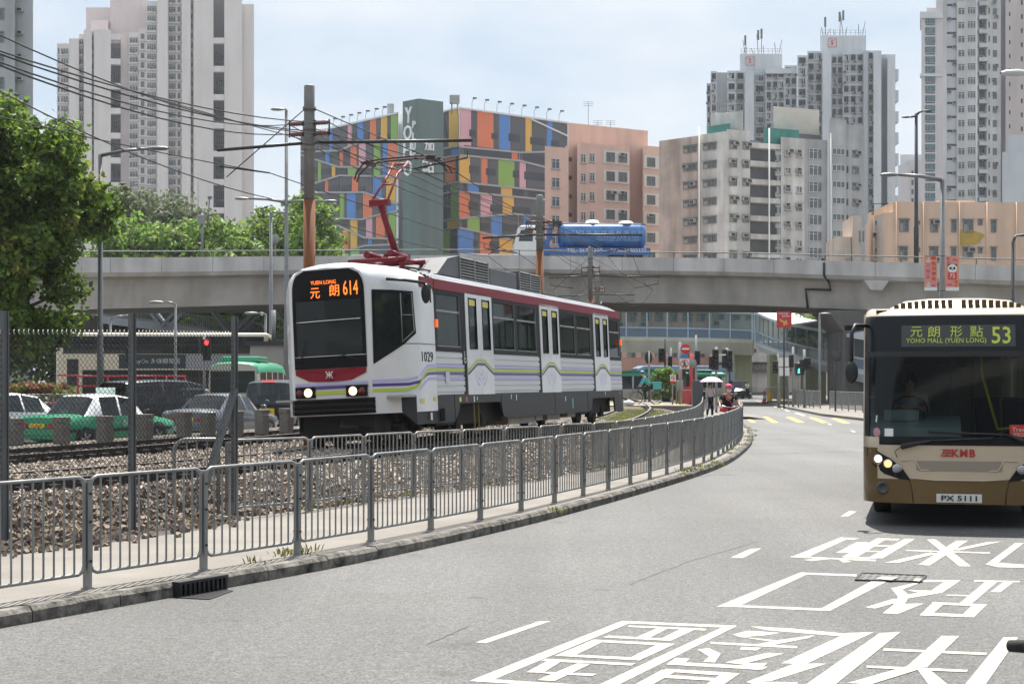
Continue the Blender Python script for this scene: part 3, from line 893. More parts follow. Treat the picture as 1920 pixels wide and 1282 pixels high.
def line_y(pts, x):
    if x <= pts[0][0]:
        (x0, y0), (x1, y1) = pts[0], pts[1]
    elif x >= pts[-1][0]:
        (x0, y0), (x1, y1) = pts[-2], pts[-1]
    else:
        for (x0, y0), (x1, y1) in zip(pts, pts[1:]):
            if x0 <= x <= x1: break
    return y0 + (y1 - y0) * (x - x0) / (x1 - x0)
def wing(edge, ox, oy, sc, bands, xr, wins, xmax, flip=False):
    """bands: (upper line, lower line, [(x0, x1, colour)])"""
    cl, tr = MB(), MB()
    T = lambda x, y, out: edge.pt(ox + x / sc, oy + y / sc, out) - o
    for up, lo, pans in bands:
        for x0, x1, c in pans:
            kn = sorted({x for x, y in up + lo if x0 < x < x1})
            top = [(x, line_y(up, x) + 4) for x in [x0] + kn + [x1]]; bot = [(x, line_y(lo, x) - 4) for x in [x1] + kn[::-1] + [x0]]
            pts = [T(x, y, .12) for x, y in bot[::-1] + top[::-1]]
            nrm = Vector((edge.n.x, edge.n.y, 0))
            cl.extrude([p - nrm * .1 for p in pts][::-1] if False else [p - nrm * .1 for p in pts], nrm * .1, ckeys.index(c))
        for ln in (up, lo):
            pts = [T(x, y - 6.5, .02) for x, y in ln] + [T(x, y + 6.5, .02) for x, y in ln[::-1]]
            tr = MB(); tr.extrude(pts, Vector((edge.n.x, edge.n.y, 0)) * .32, 0); tr.build('white_band', trimw, b.root, fixn=True)
    cl.build('cladding', list(cpal.values()), b.root, fixn=True)
    for x0, x1, y0, y1 in wins:
        b.win(edge, ox + x0 / sc, ox + x1 / sc, oy + y0 / sc, oy + y1 / sc, 'dark', out=.13)
U0 = [(60, 122), (175, 93), (1005, 210)]; 
def ln(*p): return list(p)
T0 = ln((165, 93), (1005, 210)); T1 = ln((165, 395), (640, 440), (860, 434)); T2 = ln((165, 460), (640, 505), (860, 562)); T3 = ln((165, 668), (860, 742)); T4 = ln((165, 740), (860, 808)); T5 = ln((165, 950), (400, 930), (590, 915), (860, 942)); T6 = ln((165, 1022), (340, 1060), (630, 1130), (860, 1160)); T7 = ln((165, 1225), (860, 1240))
RB = [(T0, T1, [(178, 258, 'p'), (262, 303, 'g'), (307, 432, 'o'), (436, 475, 'g'), (480, 560, 'b'), (565, 678, 'g'), (682, 728, 'y'), (732, 845, 'g'), (849, 888, 'b'), (892, 1005, 'g')]),
      (T1, T2, [(170, 572, 'g'), (576, 618, 'o'), (622, 632, 'g'), (638, 860, 'g')]),
      (T2, T3, [(168, 250, 'y'), (255, 335, 'g'), (340, 383, 'o'), (388, 466, 'g'), (470, 593, 'n'), (598, 632, 'g'), (636, 682, 'p'), (686, 860, 'g')]),
      (T3, T4, [(168, 233, 'g'), (238, 318, 'b'), (322, 488, 'g'), (493, 577, 'y'), (581, 860, 'g')]),
      (T4, T5, [(166, 245, 'o'), (250, 330, 'g'), (335, 420, 'p'), (425, 501, 'g'), (505, 590, 'y'), (595, 715, 'g'), (720, 860, 'g')]),
      (T5, T6, [(166, 226, 'g'), (232, 325, 'n'), (329, 411, 'g'), (415, 497, 'b'), (501, 624, 'g'), (630, 660, 'g'), (664, 712, 'b'), (716, 860, 'g')]),
      (T6, T7, [(160, 278, 'b'), (282, 325, 'g'), (329, 412, 'o'), (416, 475, 'g'), (480, 620, 'y'), (625, 860, 'g')])]
RW = [(245, 290, 262, 318), (416, 460, 290, 336), (548, 636, 300, 355), (716, 828, 325, 382), (880, 940, 345, 402), (205, 570, 402, 484), (665, 838, 460, 520), (243, 320, 545, 602), (373, 450, 565, 617), (582, 628, 582, 634), (670, 835, 593, 655), (200, 230, 682, 735), (322, 486, 700, 756), (581, 660, 722, 778), (706, 838, 735, 790), (238, 312, 828, 885), (406, 498, 848, 902), (577, 715, 862, 915), (190, 226, 965, 1020), (329, 400, 985, 1040), (501, 620, 998, 1058), (275, 305, 1118, 1170), (400, 474, 1130, 1182)]
wing(er, 820, 180, 4.135, RB, 1005, RW, 860)
# diagonal band across the top right
dg = MB(); q = [er.pt(820 + x / 4.135, 180 + y / 4.135, .14) - o for x, y in ((718, 176), (1005, 308), (1005, 320), (718, 186))]
dg.extrude(q, Vector((er.n.x, er.n.y, 0)) * .25); dg.build('white_band', trimw, b.root, fixn=True)
# narrow return beside the lift tower
ec = slope_edge(834, 283, -.9)
S0 = ln((50, 122), (168, 93)); S1 = ln((40, 412), (168, 392)); S2 = ln((50, 480), (168, 462)); S3 = ln((30, 690), (168, 668)); S4 = ln((30, 760), (168, 740)); S5 = ln((25, 970), (168, 950)); S6 = ln((25, 1042), (168, 1022)); S7 = ln((25, 1225), (168, 1225))
wing(ec, 820, 180, 4.135, [(S0, S1, [(50, 66, 'd'), (70, 88, 'd'), (92, 166, 'y')]), (S1, S2, [(50, 110, 'd'), (116, 166, 'b')]), (S2, S3, [(50, 60, 'd'), (64, 140, 'o'), (145, 165, 'd')]), (S3, S4, [(40, 84, 'd'), (88, 104, 'd'), (109, 163, 'n')]), (S4, S5, [(40, 80, 'd'), (84, 104, 'd'), (109, 163, 'n')]), (S5, S6, [(30, 76, 'd'), (80, 162, 'y')]), (S6, S7, [(28, 46, 'd'), (50, 98, 'n'), (102, 156, 'd')])], 168, [], 168)
V0 = ln((150, 275), (250, 253), (775, 133)); V1 = ln((60, 430), (150, 430), (320, 425), (520, 348), (775, 345)); V2 = ln((60, 470), (140, 495), (320, 552), (775, 552)); V3 = ln((60, 700), (125, 680), (325, 618), (775, 625)); V4 = ln((20, 750), (520, 748), (600, 778), (775, 840)); V5 = ln((20, 940), (150, 940), (500, 958), (640, 920), (775, 893)); V6 = ln((20, 1000), (190, 1000), (325, 1010), (520, 1100), (775, 1112)); V7 = ln((20, 1200), (400, 1195), (520, 1162), (775, 1150)); V8 = ln((20, 1235), (775, 1235))
LB = [(V0, V1, [(20, 148, 'g'), (152, 178, 'g'), (182, 237, 'g'), (241, 265, 'b'), (269, 318, 'g'), (323, 380, 'g'), (384, 414, 'p'), (419, 455, 'g'), (460, 504, 'b'), (509, 552, 'g'), (557, 605, 'o'), (609, 636, 'g'), (641, 690, 'y'), (694, 714, 'g'), (719, 768, 'n')]),
      (V1, V2, [(20, 207, 'g'), (211, 240, 'b'), (244, 318, 'g'), (322, 346, 'o'), (350, 401, 'g'), (406, 452, 'o'), (456, 466, 'g'), (470, 522, 'p'), (526, 582, 'g'), (586, 634, 'n'), (638, 652, 'g'), (656, 690, 'b'), (695, 768, 'o')]),
      (V2, V3, [(20, 148, 'g'), (152, 177, 'n'), (181, 256, 'g'), (260, 287, 'y'), (291, 380, 'g'), (385, 450, 'n'), (455, 580, 'g'), (585, 634, 'n'), (638, 652, 'g'), (656, 690, 'b'), (695, 768, 'o')]),
      (V3, V4, [(20, 204, 'g'), (208, 232, 'o'), (236, 321, 'g'), (326, 412, 'g'), (416, 465, 'o'), (469, 576, 'g'), (581, 648, 'b'), (652, 678, 'g'), (682, 755, 'y')]),
      (V4, V5, [(20, 183, 'g'), (187, 222, 'g'), (227, 318, 'g'), (322, 354, 'n'), (358, 372, 'g'), (377, 446, 'b'), (450, 498, 'g'), (503, 574, 'o'), (578, 688, 'g'), (692, 755, 'b')]),
      (V5, V6, [(20, 320, 'g'), (324, 402, 'g'), (407, 459, 'y'), (463, 522, 'g'), (526, 574, 'p'), (578, 598, 'g'), (602, 670, 'o'), (674, 698, 'g'), (702, 755, 'n')]),
      (V6, V7, [(20, 222, 'g'), (227, 250, 'b'), (254, 309, 'g'), (313, 338, 'g'), (343, 390, 'o'), (394, 402, 'g'), (406, 457, 'y'), (461, 540, 'g'), (545, 574, 'b'), (578, 690, 'g'), (695, 755, 'o')]), (V7, V8, [(20, 402, 'g'), (406, 470, 'n'), (475, 755, 'g')])]
LW = [(130, 206, 436, 478), (244, 316, 436, 480), (352, 398, 432, 485), (20, 145, 560, 612), (181, 254, 562, 610), (291, 378, 562, 612), (456, 578, 565, 610), (125, 202, 690, 736), (237, 318, 694, 738), (330, 408, 692, 745), (470, 520, 698, 748), (120, 310, 822, 870), (448, 496, 830, 882), (160, 315, 952, 998), (330, 398, 958, 1012), (465, 515, 965, 1015), (250, 306, 1085, 1135), (460, 515, 1100, 1150), (585, 680, 1112, 1160), (418, 453, 290, 345), (512, 550, 290, 340), (608, 634, 290, 340), (694, 713, 290, 338)]
wing(el, 560, 180, 4.136, LB, 768, LW, 768)
# backing walls and lift tower
zr = er.pt(861, 203).z
pR, pRe, pL, pLe = ft(er, 861), ft(er, 1075), ft(el, 747), ft(el, 563)
zt = lambda e, px, y: e.pt(px, y).z
b.prism(quadfoot(er, 861, 1075, 14), 0, zt(er, 861, 203.5))
b.prism([ft(ec, 826, 0), ft(ec, 861, 0), (pR[0] - 3, pR[1] + 9), (pR[0] - 12, pR[1] + 12)], 0, zt(ec, 861, 203.5))
b.prism(quadfoot(el, 563, 747, 14), 0, zt(el, 747, 213))
el2 = slope_edge(785, 266, -1.0)
pa_, pb_, pc_ = ft(el2, 755), ft(el2, 785), ft(slope_edge(785, 266, .75), 831)
ztw = CAMZ + (HY - 185) / FPX * 266
b.prism([pa_, pb_, pc_, (pc_[0] - 5, pc_[1] + 8), (pa_[0] + 4, pa_[1] + 10)], 0, ztw, 1)
b.finish([trimw, towm])
lm = mat('white_sign_letters', (0.88, 0.89, 0.88), 0.5)
def sign(edge, body, x0, x1, y0, y1, name='lettering'):
    c = edge.pt((x0 + x1) / 2, (y0 + y1) / 2, .15) - o
    w = (edge.pt(x1, y0) - edge.pt(x0, y0)).length; h = edge.pt(x0, y0).z - edge.pt(x0, y1).z
    lettering(body, 1, b.root, frame(c, (edge.d.x, edge.d.y, 0), (0, 0, 1)), lm, .12, bold=.012, fit=(w, h), name=name)
zl = lambda x: 560 + x / 4.136
zv = lambda y: 180 + y / 4.136
for ch, y0, y1 in (('Y', 88, 213), ('O', 228, 345), ('H', 365, 470), ('O', 500, 622)): sign(el2, ch, zl(820 if ch != 'Y' else 832), zl(884), zv(y0), zv(y1))
for ch, y0, y1 in (('P', 195, 250), ('L', 285, 342), ('U', 360, 422), ('S', 440, 498)): sign(el2, ch, zl(890), zl(912), zv(y0), zv(y1))
er2 = slope_edge(785, 266, .75)
sign(er2, '加', zl(972), zl(1044), zv(358), zv(425)); sign(er2, '點', zl(952), zl(1044), zv(480), zv(598))
for x in (268, 330, 392, 455, 520, 588, 650): 
    mb = MB(); p = el.pt(zl(x), zv(258 - (x - 250) * .228)) - o; mb.tube([p, p + Vector((0, 0, 1.2)), p + Vector((.5, -1.2, 1.6))], .05, 4); mb.box(p + Vector((.5, -1.4, 1.55)), (.7, .5, .25)); mb.build('floodlight', dgalv, b.root)
for i in range(8):
    mb = MB(); px = 885 + i * 23.3; p = er.pt(px, 204 + i * 3.3) - o; mb.tube([p, p + Vector((0, 0, 1.2)), p + Vector((.5, -1.2, 1.6))], .05, 4); mb.box(p + Vector((.5, -1.4, 1.55)), (.7, .5, .25)); mb.build('floodlight', dgalv, b.root)
mb = MB(); p = er.pt(852, 206) - o; mb.box(p + Vector((0, 1.5, 2.0)), (1.7, 1.7, 1.3), 0); mb.cyl(p + Vector((-.5, 1.5, -.5)), p + Vector((-.5, 1.5, 1.4)), .12); mb.cyl(p + Vector((.5, 1.5, -.5)), p + Vector((.5, 1.5, 1.4)), .12); mb.build('roof_tank', greyw, b.root)
mb = MB(); p = el.pt(730, 215) - o; mb.box(p + Vector((0, 3, .8)), (1.1, 1.1, 3)); mb.build('roof_flue', greyw, b.root)

# ---- pink block
pkw = mat('salmon_render', (0.73, 0.49, 0.395), 0.85, var=0.12, vscale=0.15, streak=0.16)
pkt = mat('pale_window_surround', (0.7, 0.64, 0.58), 0.7, var=.1, vscale=.5)
b = Bld('apartment_block', 'salmon pink five storey block with white framed windows behind the tanker', Vector((25, 255, 0)))
ef = slope_edge(1088, 250, .62); eb = slope_edge(1066, 252, .62); ew = slope_edge(1020, 246, .62)
zt_ = lambda e, px, y: e.pt(px, y).z
b.prism(quadfoot(ef, 1082, 1180.5, 12), 0, zt_(ef, 1135, 272)); b.prism(quadfoot(ef, 1205, 1259, 12), 0, zt_(ef, 1230, 275)); b.prism(quadfoot(ef, 1186, 1250, 12, -3), 0, zt_(ef, 1190, 275), 0)
b.prism(quadfoot(eb, 1060, 1095, 10), 0, zt_(eb, 1075, 275)); b.prism(quadfoot(ew, 1021.5, 1066, 12), 0, zt_(ew, 1045, 276))
b.prism(quadfoot(ef, 1087, 1237, 9, -3.2), 0, zt_(ef, 1135, 230)); 
fl = 36.0 / FPX * 252
for i in range(6):
    dy = 36.0 * i
    b.win(ew, 1034, 1049, 297, 317, 'white', fl, 1, ac=.3, out=0) if False else None
b.win(ew, 1034, 1049, 297, 317, 'sill', fl * .965, 6, ac=.35); b.win(eb, 1066, 1072, 295, 303, 'plain', fl * .965, 6)
b.win(ef, 1088.5, 1098, 288.5, 305.5, 'sill', fl, 6, ac=.2); b.win(ef, 1105, 1114.5, 287.5, 304.5, 'sill', fl, 6, ac=.3)
for x0, x1, y0 in ((1131, 1179, 284), (1207, 1255.5, 293.5)):
    for i in range(6):
        p = ef.pt((x0 + x1) / 2, y0) - b.o; w = (ef.pt(x1, y0) - ef.pt(x0, y0)).length; h = 24.2 / FPX * p.length if False else 24.2 / FPX * (p.y + b.o.y)
        mb = MB(); mb.box((0, -.08, -h / 2), (w, .16, h)); 
        mb.build('window_surround', pkt, b.root, (p.x, p.y, p.z - i * fl), ef.rot)
    b.win(ef, x0 + 5, x0 + 20, y0 + 2.5, y0 + 20, 'plain', fl, 6, ac=.45, out=.17); b.win(ef, x0 + 28, x0 + 43, y0 + 4, y0 + 21.5, 'plain', fl, 6, ac=.45, out=.17)
b.finish([pkw])
for px, py, h in ((1130, 186, 8), (1148, 214, 3), (1172, 222, 3)):
    mb = MB(); p = ef.pt(px, 238) - b.o; p.z -= .3; p += Vector((-ef.n.x, -ef.n.y, 0)) * 4; mb.tube([p, p + Vector((0, 0, h * .6))], .05, 4)
    for q in range(3): mb.tube([p + Vector((-.8, 0, h * .6 - .3 * q)), p + Vector((.8, 0, h * .6 - .3 * q))], .03, 4)
    mb.build('aerial', dgalv, b.root)

# ---- stained grey walk-up in the middle
gmw = mat('weathered_render', (0.7, 0.685, 0.65), 0.9, var=0.28, vscale=0.28, streak=0.4)
gmw2 = mat('weathered_grey_render', (0.48, 0.495, 0.5), 0.9, var=0.28, vscale=0.25, streak=0.35)
gmp = mat('stained_pink_render', (0.62, 0.49, 0.42), 0.9, var=0.3, vscale=0.3, streak=0.45)
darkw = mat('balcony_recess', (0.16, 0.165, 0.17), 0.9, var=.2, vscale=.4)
tarp = mat('green_tarpaulin', (0.05, 0.24, 0.2), 0.7, var=.3, vscale=.6)
b = Bld('apartment_block', 'stained grey walk-up block with green tarpaulin huts on its roof', Vector((33, 232, 0)))
q1 = lambda x: 1240 + x / 4.932
q2 = lambda y: 220 + y / 4.932
elf = slope_edge(q1(605), 230, -1.0); erf = slope_edge(q1(605), 230, .45)
def foot2(e, x0, x1, dep, out=0.0): return quadfoot(e, q1(x0), q1(x1), dep, out)
b.prism(foot2(elf, -20, 365, 12), 0, zt_(elf, q1(200), q2(190)), 2); b.prism(foot2(elf, 365, 605, 10), 0, zt_(elf, q1(480), q2(145)))
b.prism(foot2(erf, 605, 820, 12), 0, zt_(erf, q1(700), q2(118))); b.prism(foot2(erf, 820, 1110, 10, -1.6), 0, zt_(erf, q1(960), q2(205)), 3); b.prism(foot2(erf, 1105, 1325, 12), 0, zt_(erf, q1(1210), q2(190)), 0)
b.prism(foot2(erf, 1325, 1550, 12, -.4), 0, zt_(erf, q1(1430), q2(202)), 1); b.prism(foot2(erf, 1545, 1700, 12, .3), 0, zt_(erf, q1(1620), q2(22)), 1); b.prism(foot2(erf, 1690, 1900, 12, -.6), 0, zt_(erf, q1(1750), q2(60)), 1)
pit = 168 / 4.932 / FPX * 233
for i in range(8):
    z = erf.pt(q1(960), q2(240)).z - i * pit
    fpt = [(p[0] - b.o.x, p[1] - b.o.y) for p in foot2(erf, 826, 1103, 1.5, -.05)]
    b.wall.prism(fpt, z - .75, z, 0)
for x0, x1, y0, y1, ed, k_, ac in ((205, 330, 270, 330, elf, 'old', .7), (390, 512, 240, 305, elf, 'old', .5), (632, 697, 226, 296, erf, 'old', .8), (750, 812, 237, 302, erf, 'old', .8), (1140, 1196, 296, 360, erf, 'white', .8), (1246, 1300, 306, 370, erf, 'white', .7), (1375, 1460, 286, 386, erf, 'bay', .1), (1466, 1492, 300, 380, erf, 'plain', .4), (1566, 1686, 290, 352, erf, 'bay', .0), (1730, 1750, 300, 360, erf, 'dark', 0), (1792, 1846, 310, 372, erf, 'old', .5)):
    out = {1566: .32, 1375: -.38, 1466: -.38, 1730: -.58, 1792: -.58}.get(x0, 0.02)
    p2 = (155 if x0 > 1330 else 170 if ed is elf else 168) / 4.932 / FPX * 232
    b.win(ed, q1(x0), q1(x1), q2(y0), q2(y1), k_, p2, 7, ac, out)
for px, yt in ((371, 90), (1550, 150), (980, 105)):
    ed = elf if px < 600 else erf
    mb = MB(); p = ed.pt(q1(px), q2(yt), .5) - b.o; mb.cyl((p.x, p.y, 0), p, .12, 6); mb.build('drain_pipe', white, b.root)
p0 = erf.pt(q1(605), q2(110))
# roof huts
def roofbox(e, x0, x1, yt, yb, dep, m, back, name):
    mb = MB(); pts = quadfoot(e, x0, x1, dep, -back); Y = e.at((x0 + x1) / 2).y
    mb.prism([(p[0] - b.o.x, p[1] - b.o.y) for p in pts], e.pt((x0 + x1) / 2, yb).z - .5, e.pt((x0 + x1) / 2, yt).z); mb.build(name, m, b.root)
roofbox(erf, q1(630), q1(885), 205, 250, 7, gmw, 4, 'stair_house'); roofbox(elf, q1(310), q1(600), 205, 250, 7, gmw, 4, 'stair_house')
roofbox(erf, q1(985), q1(1310), 240, 262, 4, tarp, 1, 'tarpaulin_hut'); roofbox(erf, q1(1100), q1(1550), 247, 262, 5, dgalv, 2, 'roof_shed'); roofbox(elf, q1(385), q1(600), 233, 245, 3, tarp, 1, 'tarpaulin_hut')
roofbox(erf, 1475, 1562, 196, 262, 6, mat('cream_roof_house', (0.62, .58, .5), .8, var=.15, vscale=.5), 3.5, 'stair_house')
mb = MB()
for i in range(14):
    p = elf.pt(q1(320) + i * 4.2, 205, -4) - b.o; mb.tube([p, p + Vector((0, 0, 1.3))], .03, 4)
for q in (.6, 1.25):
    p, p2 = elf.pt(q1(320), 205, -4) - b.o, elf.pt(q1(595), 205, -4) - b.o; p2.z = p.z; mb.tube([p + Vector((0, 0, q)), p2 + Vector((0, 0, q))], .03, 4)
mb.build('roof_railing', dgalv, b.root)
b.finish([gmw, gmw2, gmp, darkw])

# ---- blue grey slab towers behind it
gtw = mat('blue_grey_render', (0.56, 0.585, 0.605), 0.85, var=0.12, vscale=0.1, streak=0.14)
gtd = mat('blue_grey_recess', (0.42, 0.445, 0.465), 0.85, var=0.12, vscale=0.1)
gtp = mat('pale_parapet', (0.55, 0.57, 0.58), 0.8, var=.1, vscale=.3)
YG = 420
b = Bld('tower_block', 'blue grey slab tower with stepped roofline and two red lettered penthouses', Vector((76, YG, 0)))
g1 = lambda x: 1300 + x / 4.8
g2 = lambda y: 40 + y / 4.8
GC = [(120, 156, 560, 0, 'w', 0), (156, 212, 450, 2, 'w', 0), (212, 305, 462, 0, 's', 1), (305, 382, 446, 2, 'w', 0), (382, 462, 446, 0, 'w', 0), (462, 545, 446, 3, 'b', 0), (545, 650, 466, -1, 'w', 1), (650, 820, 430, 0, 'ww', 0), (820, 932, 398, .5, 'w2', 0), (935, 1025, 308, 3, 'w', 0), (1025, 1162, 268, 1, 'w2', 0), (1162, 1242, 262, 4, 'b', 0), (1242, 1345, 302, -1, 'w2', 1), (1345, 1532, 280, 0, 'ww', 0), (1532, 1572, 265, 2, 'b', 1), (1572, 1622, 265, 1, 'w', 0), (1622, 1692, 265, 4, 'b', 0), (1692, 1746, 300, -2, 'b', 1), (1746, 1818, 300, 3, 'b', 0)]
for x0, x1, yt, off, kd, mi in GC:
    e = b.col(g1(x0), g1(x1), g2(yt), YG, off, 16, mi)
    if kd in ('w', 'ww', 'w2'):
        n = {'w': 1, 'w2': 2, 'ww': 3}[kd]; ft_ = 94 / 4.8 / FPX * YG; yy = YG - off
        z = CAMZ + (HY - g2(yt + 75)) / FPX * yy
        wd = (e.b.x - e.a.x) / n
        while z > 24:
            b.wall.bx(e.a.x + .25 - b.o.x, e.b.x - .25 - b.o.x, yy - .05 - b.o.y, yy - b.o.y, z - .05, z + 1.65, 3)
            for q in range(n):
                b.part(win_mesh(wd * .66, 1.6, 'white' if rnd.random() < .35 else 'plain'), 'window', Vector((e.a.x + wd * (q + .5), yy - .02, z)), 0)
                if rnd.random() < .6: b.part(AC, 'air_conditioner', Vector((e.a.x + wd * (q + .5) + rnd.uniform(-.5, .5), yy - .25, z - .6)), 0)
            b.wall.bx(e.a.x + .1 - b.o.x, e.b.x - .1 - b.o.x, yy - .5 - b.o.y, yy - .03 - b.o.y, z - .32, z - .12, 1)
            z -= ft_
for x0, x1, yt in ((418, 800, 295), (1142, 1555, 130)): b.col(g1(x0), g1(x1), g2(yt), YG, -3, 12, 0)
b.col(g1(650), g1(930), g2(425), YG, 1.2, 1, 2, zb=CAMZ + (HY - g2(478)) / FPX * YG)
for i in range(13): b.wall.bx(e.b.x - .05 - b.o.x, e.b.x + 1.1 - b.o.x, -2, 6, 14 + i * 5.5, 17 + i * 5.5, 0)
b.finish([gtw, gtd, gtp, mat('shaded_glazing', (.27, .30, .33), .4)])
redl = mat('faded_red_letters', (0.5, 0.1, 0.09), 0.7)
for x, y in ((510, 360), (1250, 195)):
    p = P(g1(x), g2(y), YG + 2.9) - b.o
    M = frame(p, (1, 0, 0), (0, 0, 1)); lettering('S', 1.7, b.root, M, redl, .05, bold=.05)
    mb = MB(); 
    mb.tube([p + Vector(a) for a in ((.2, 0, 1.1), (-1.1, 0, 1.1), (-1.1, 0, -1.1), (1.1, 0, -1.1), (1.1, 0, 1.1), (.6, 0, 1.1))], .1, 4, smooth=False)
    mb.build('emblem_frame', redl, b.root)
for x0, x1, y in ((430, 795, 290), (1145, 1550, 125)):
    mb = MB()
    for i in range(10):
        p = P(g1(x0 + (x1 - x0) * i / 9), g2(y + 4), YG + 4) - b.o; mb.tube([p, p + Vector((0, 0, 1.4))], .05, 4)
    a, c = P(g1(x0), g2(y + 4), YG + 4) - b.o, P(g1(x1), g2(y + 4), YG + 4) - b.o
    for h in (.7, 1.4): mb.tube([a + Vector((0, 0, h)), c + Vector((0, 0, h))], .04, 4)
    mb.build('roof_railing', dgalv, b.root)
    for i in range(9):
        mb = MB(); f = [.06, .1, .14, .3, .42, .5, .56, .85, .93][i]; p = P(g1(x0 + (x1 - x0) * f), g2(y + 4), YG + 5) - b.o; h = [3, 5, 2.5, 2, 7, 7.5, 3, 4, 5][i]
        mb.tube([p, p + Vector((rnd.uniform(-1, 1), 0, h * .75))], .1, 4)
        if i in (4, 5, 1): mb.box(p + Vector((0, -.2, h * .7)), (.5, .4, 2.6))
        mb.build('aerial', dgalv, b.root)

# ---- mauve tower and the taller grey tower at the right
mvw = mat('mauve_render', (0.54, 0.5, 0.5), 0.85, var=.08, vscale=.1, streak=.1)
b = Bld('tower_block', 'slim mauve tower with one column of teal windows and a white cornice', Vector((124, 470, 0)))
h1 = lambda x: 1700 + x / 4.273
h2 = lambda y: y / 4.273
e = b.col(h1(118), h1(292), h2(135), 470, 0, 16, 0); b.col(h1(106), h1(292), h2(95), 470, .8, 16, 1, zb=CAMZ + (HY - h2(150)) / FPX * 470); b.col(h1(106), h1(285), h2(590), 470, .8, 3, 1, zb=CAMZ + (HY - h2(615)) / FPX * 470); b.col(h1(160), h1(285), h2(65), 470, -3, 8, 0); b.col(h1(235), h1(310), h2(-10), 470, -4, 8, 0)
b.win(e, h1(147), h1(228), h2(140), h2(192), 'teal', 78 / 4.273 / FPX * 470, 22)
b.win(e, h1(150), h1(226), h2(196), h2(206), 'dark', 78 / 4.273 / FPX * 470, 22)
b.finish([mvw, gtp])
rtw = mat('grey_tile_render', (0.62, 0.605, 0.59), 0.85, var=.2, vscale=.2, streak=.25)
rtp = mat('dusty_pink_render', (0.55, 0.475, 0.45), 0.85, var=.1, vscale=.1, streak=.15)
b = Bld('tower_block', 'tall grey and dusty pink tower at the right edge, top out of view', Vector((106, 345, 0)))
pz = 112 / 4.273 / FPX * 345
e0 = b.col(h1(290), h1(322), -30, 345, 1.0, 16, 0); e1 = b.col(h1(322), h1(402), -30, 345, 0, 16, 2); e2 = b.col(h1(402), h1(562), -30, 345, .6, 16, 0); e3 = b.col(h1(565), h1(640), -30, 345, -.8, 16, 1); e4 = b.col(h1(640), h1(755), -30, 345, 0, 16, 0); e5 = b.col(h1(755), h1(792), -30, 345, -1.4, 16, 1); e6 = b.col(h1(792), h1(1300), -30, 345, 1, 16, 3)
b.win(e2, h1(410), h1(466), h2(-50), h2(10), 'bay', pz, 18); b.win(e2, h1(486), h1(552), h2(-56), h2(4), 'bay', pz, 18); b.win(e3, h1(580), h1(625), h2(-60), h2(0), 'dark', pz, 18, ac=.7); b.win(e4, h1(655), h1(667), h2(-50), h2(0), 'dark', pz, 18); b.win(e4, h1(690), h1(722), h2(-44), h2(12), 'plain', pz, 18, ac=.5)
b.win(e1, h1(322), h1(395), h2(-80), h2(-60), 'dark', pz, 18, ac=1); b.win(e6, h1(819), h1(832), h2(-15), h2(20), 'dark', pz, 16); b.win(e6, h1(915), h1(930), h2(5), h2(42), 'dark', pz, 16)
for i in range(20):
    z = e3.pt(h1(600), h2(20)).z - i * pz
    b.wall.bx(e3.a.x + .05 - b.o.x, e3.b.x - .05 - b.o.x, 345 - .6 - b.o.y, 345 + .7 - b.o.y, z - .9, z - .1, 0)
b.finish([rtw, gtd, gtp, rtp])
b = Bld('warehouse_block', 'blank pale grey block beside the right edge behind the peach building', Vector((94, 300, 0)))
b.col(1879, 1960, 285, 300, 0, 20, 0); b.col(1890, 1960, 253, 300, -.5, 20, 0); b.finish([gtw])
b = Bld('apartment_block', 'small pinkish block far off between the grey tower and the lamp posts', Vector((128, 520, 0)))
b.col(1684, 1706, 310, 520, 0, 14, 0); b.col(1688, 1745, 290, 520, -4, 14, 1); b.win(b.col(1706, 1727, 300, 520, -1, 10, 0), 1709, 1713, 320, 330, 'dark', 3, 14); b.finish([mvw, gtp])

# ---- peach two storey building
pew = mat('peach_render', (0.74, 0.5, 0.35), 0.85, var=0.2, vscale=0.35, streak=0.22, col2=(0.66, 0.48, 0.36))
pel = mat('pale_peach_render', (0.66, 0.54, 0.45), 0.85, var=.15, vscale=.5, streak=.25)
b = Bld('low_building', 'low peach building with hooded windows and a yellow patch on its wall', Vector((48, 186, 0)))
k1 = lambda x: 1560 + x / 5.333
k2 = lambda y: 360 + y / 5.333
ep = slope_edge(k1(520), 186, .04); es = slope_edge(k1(425), 190, -.9)
zt0 = ep.pt(k1(600), k2(98)).z
b.prism([ft(ep, k1(520)), ft(ep, 1990), (ft(ep, 1990)[0], 200), (ft(ep, k1(600))[0], 200)], 0, zt0 - 3.3 if False else ep.pt(k1(540), k2(205)).z)
b.prism([ft(ep, k1(612)), ft(ep, 1990, .0), (ft(ep, 1990)[0], 199.5), (ft(ep, k1(612))[0], 199.5)], ep.pt(k1(540), k2(205)).z, zt0)
b.prism([ft(es, k1(425)), ft(ep, k1(520)), (ft(ep, k1(640))[0], 198), (ft(es, k1(425))[0] + 1.5, 198)], 0, ep.pt(k1(540), k2(205)).z - .02, 1)
b.prism([ft(ep, k1(255), -2), ft(ep, k1(338), -2), (ft(ep, k1(430))[0], 196), (ft(ep, k1(300))[0], 197)], 0, ep.pt(k1(300), k2(215), -2).z, 1)
b.prism([ft(ep, k1(100), -3), ft(ep, k1(258), -3), (ft(ep, k1(300))[0], 197), (ft(ep, k1(130))[0], 197)], 0, ep.pt(k1(200), k2(425), -3).z, 1)
b.prism([ft(ep, k1(1165), -4), ft(ep, k1(1540), -4), (ft(ep, k1(1540))[0], 198), (ft(ep, k1(1165))[0], 198)], zt0 - .2, ep.pt(k1(1300), k2(48), -4).z)
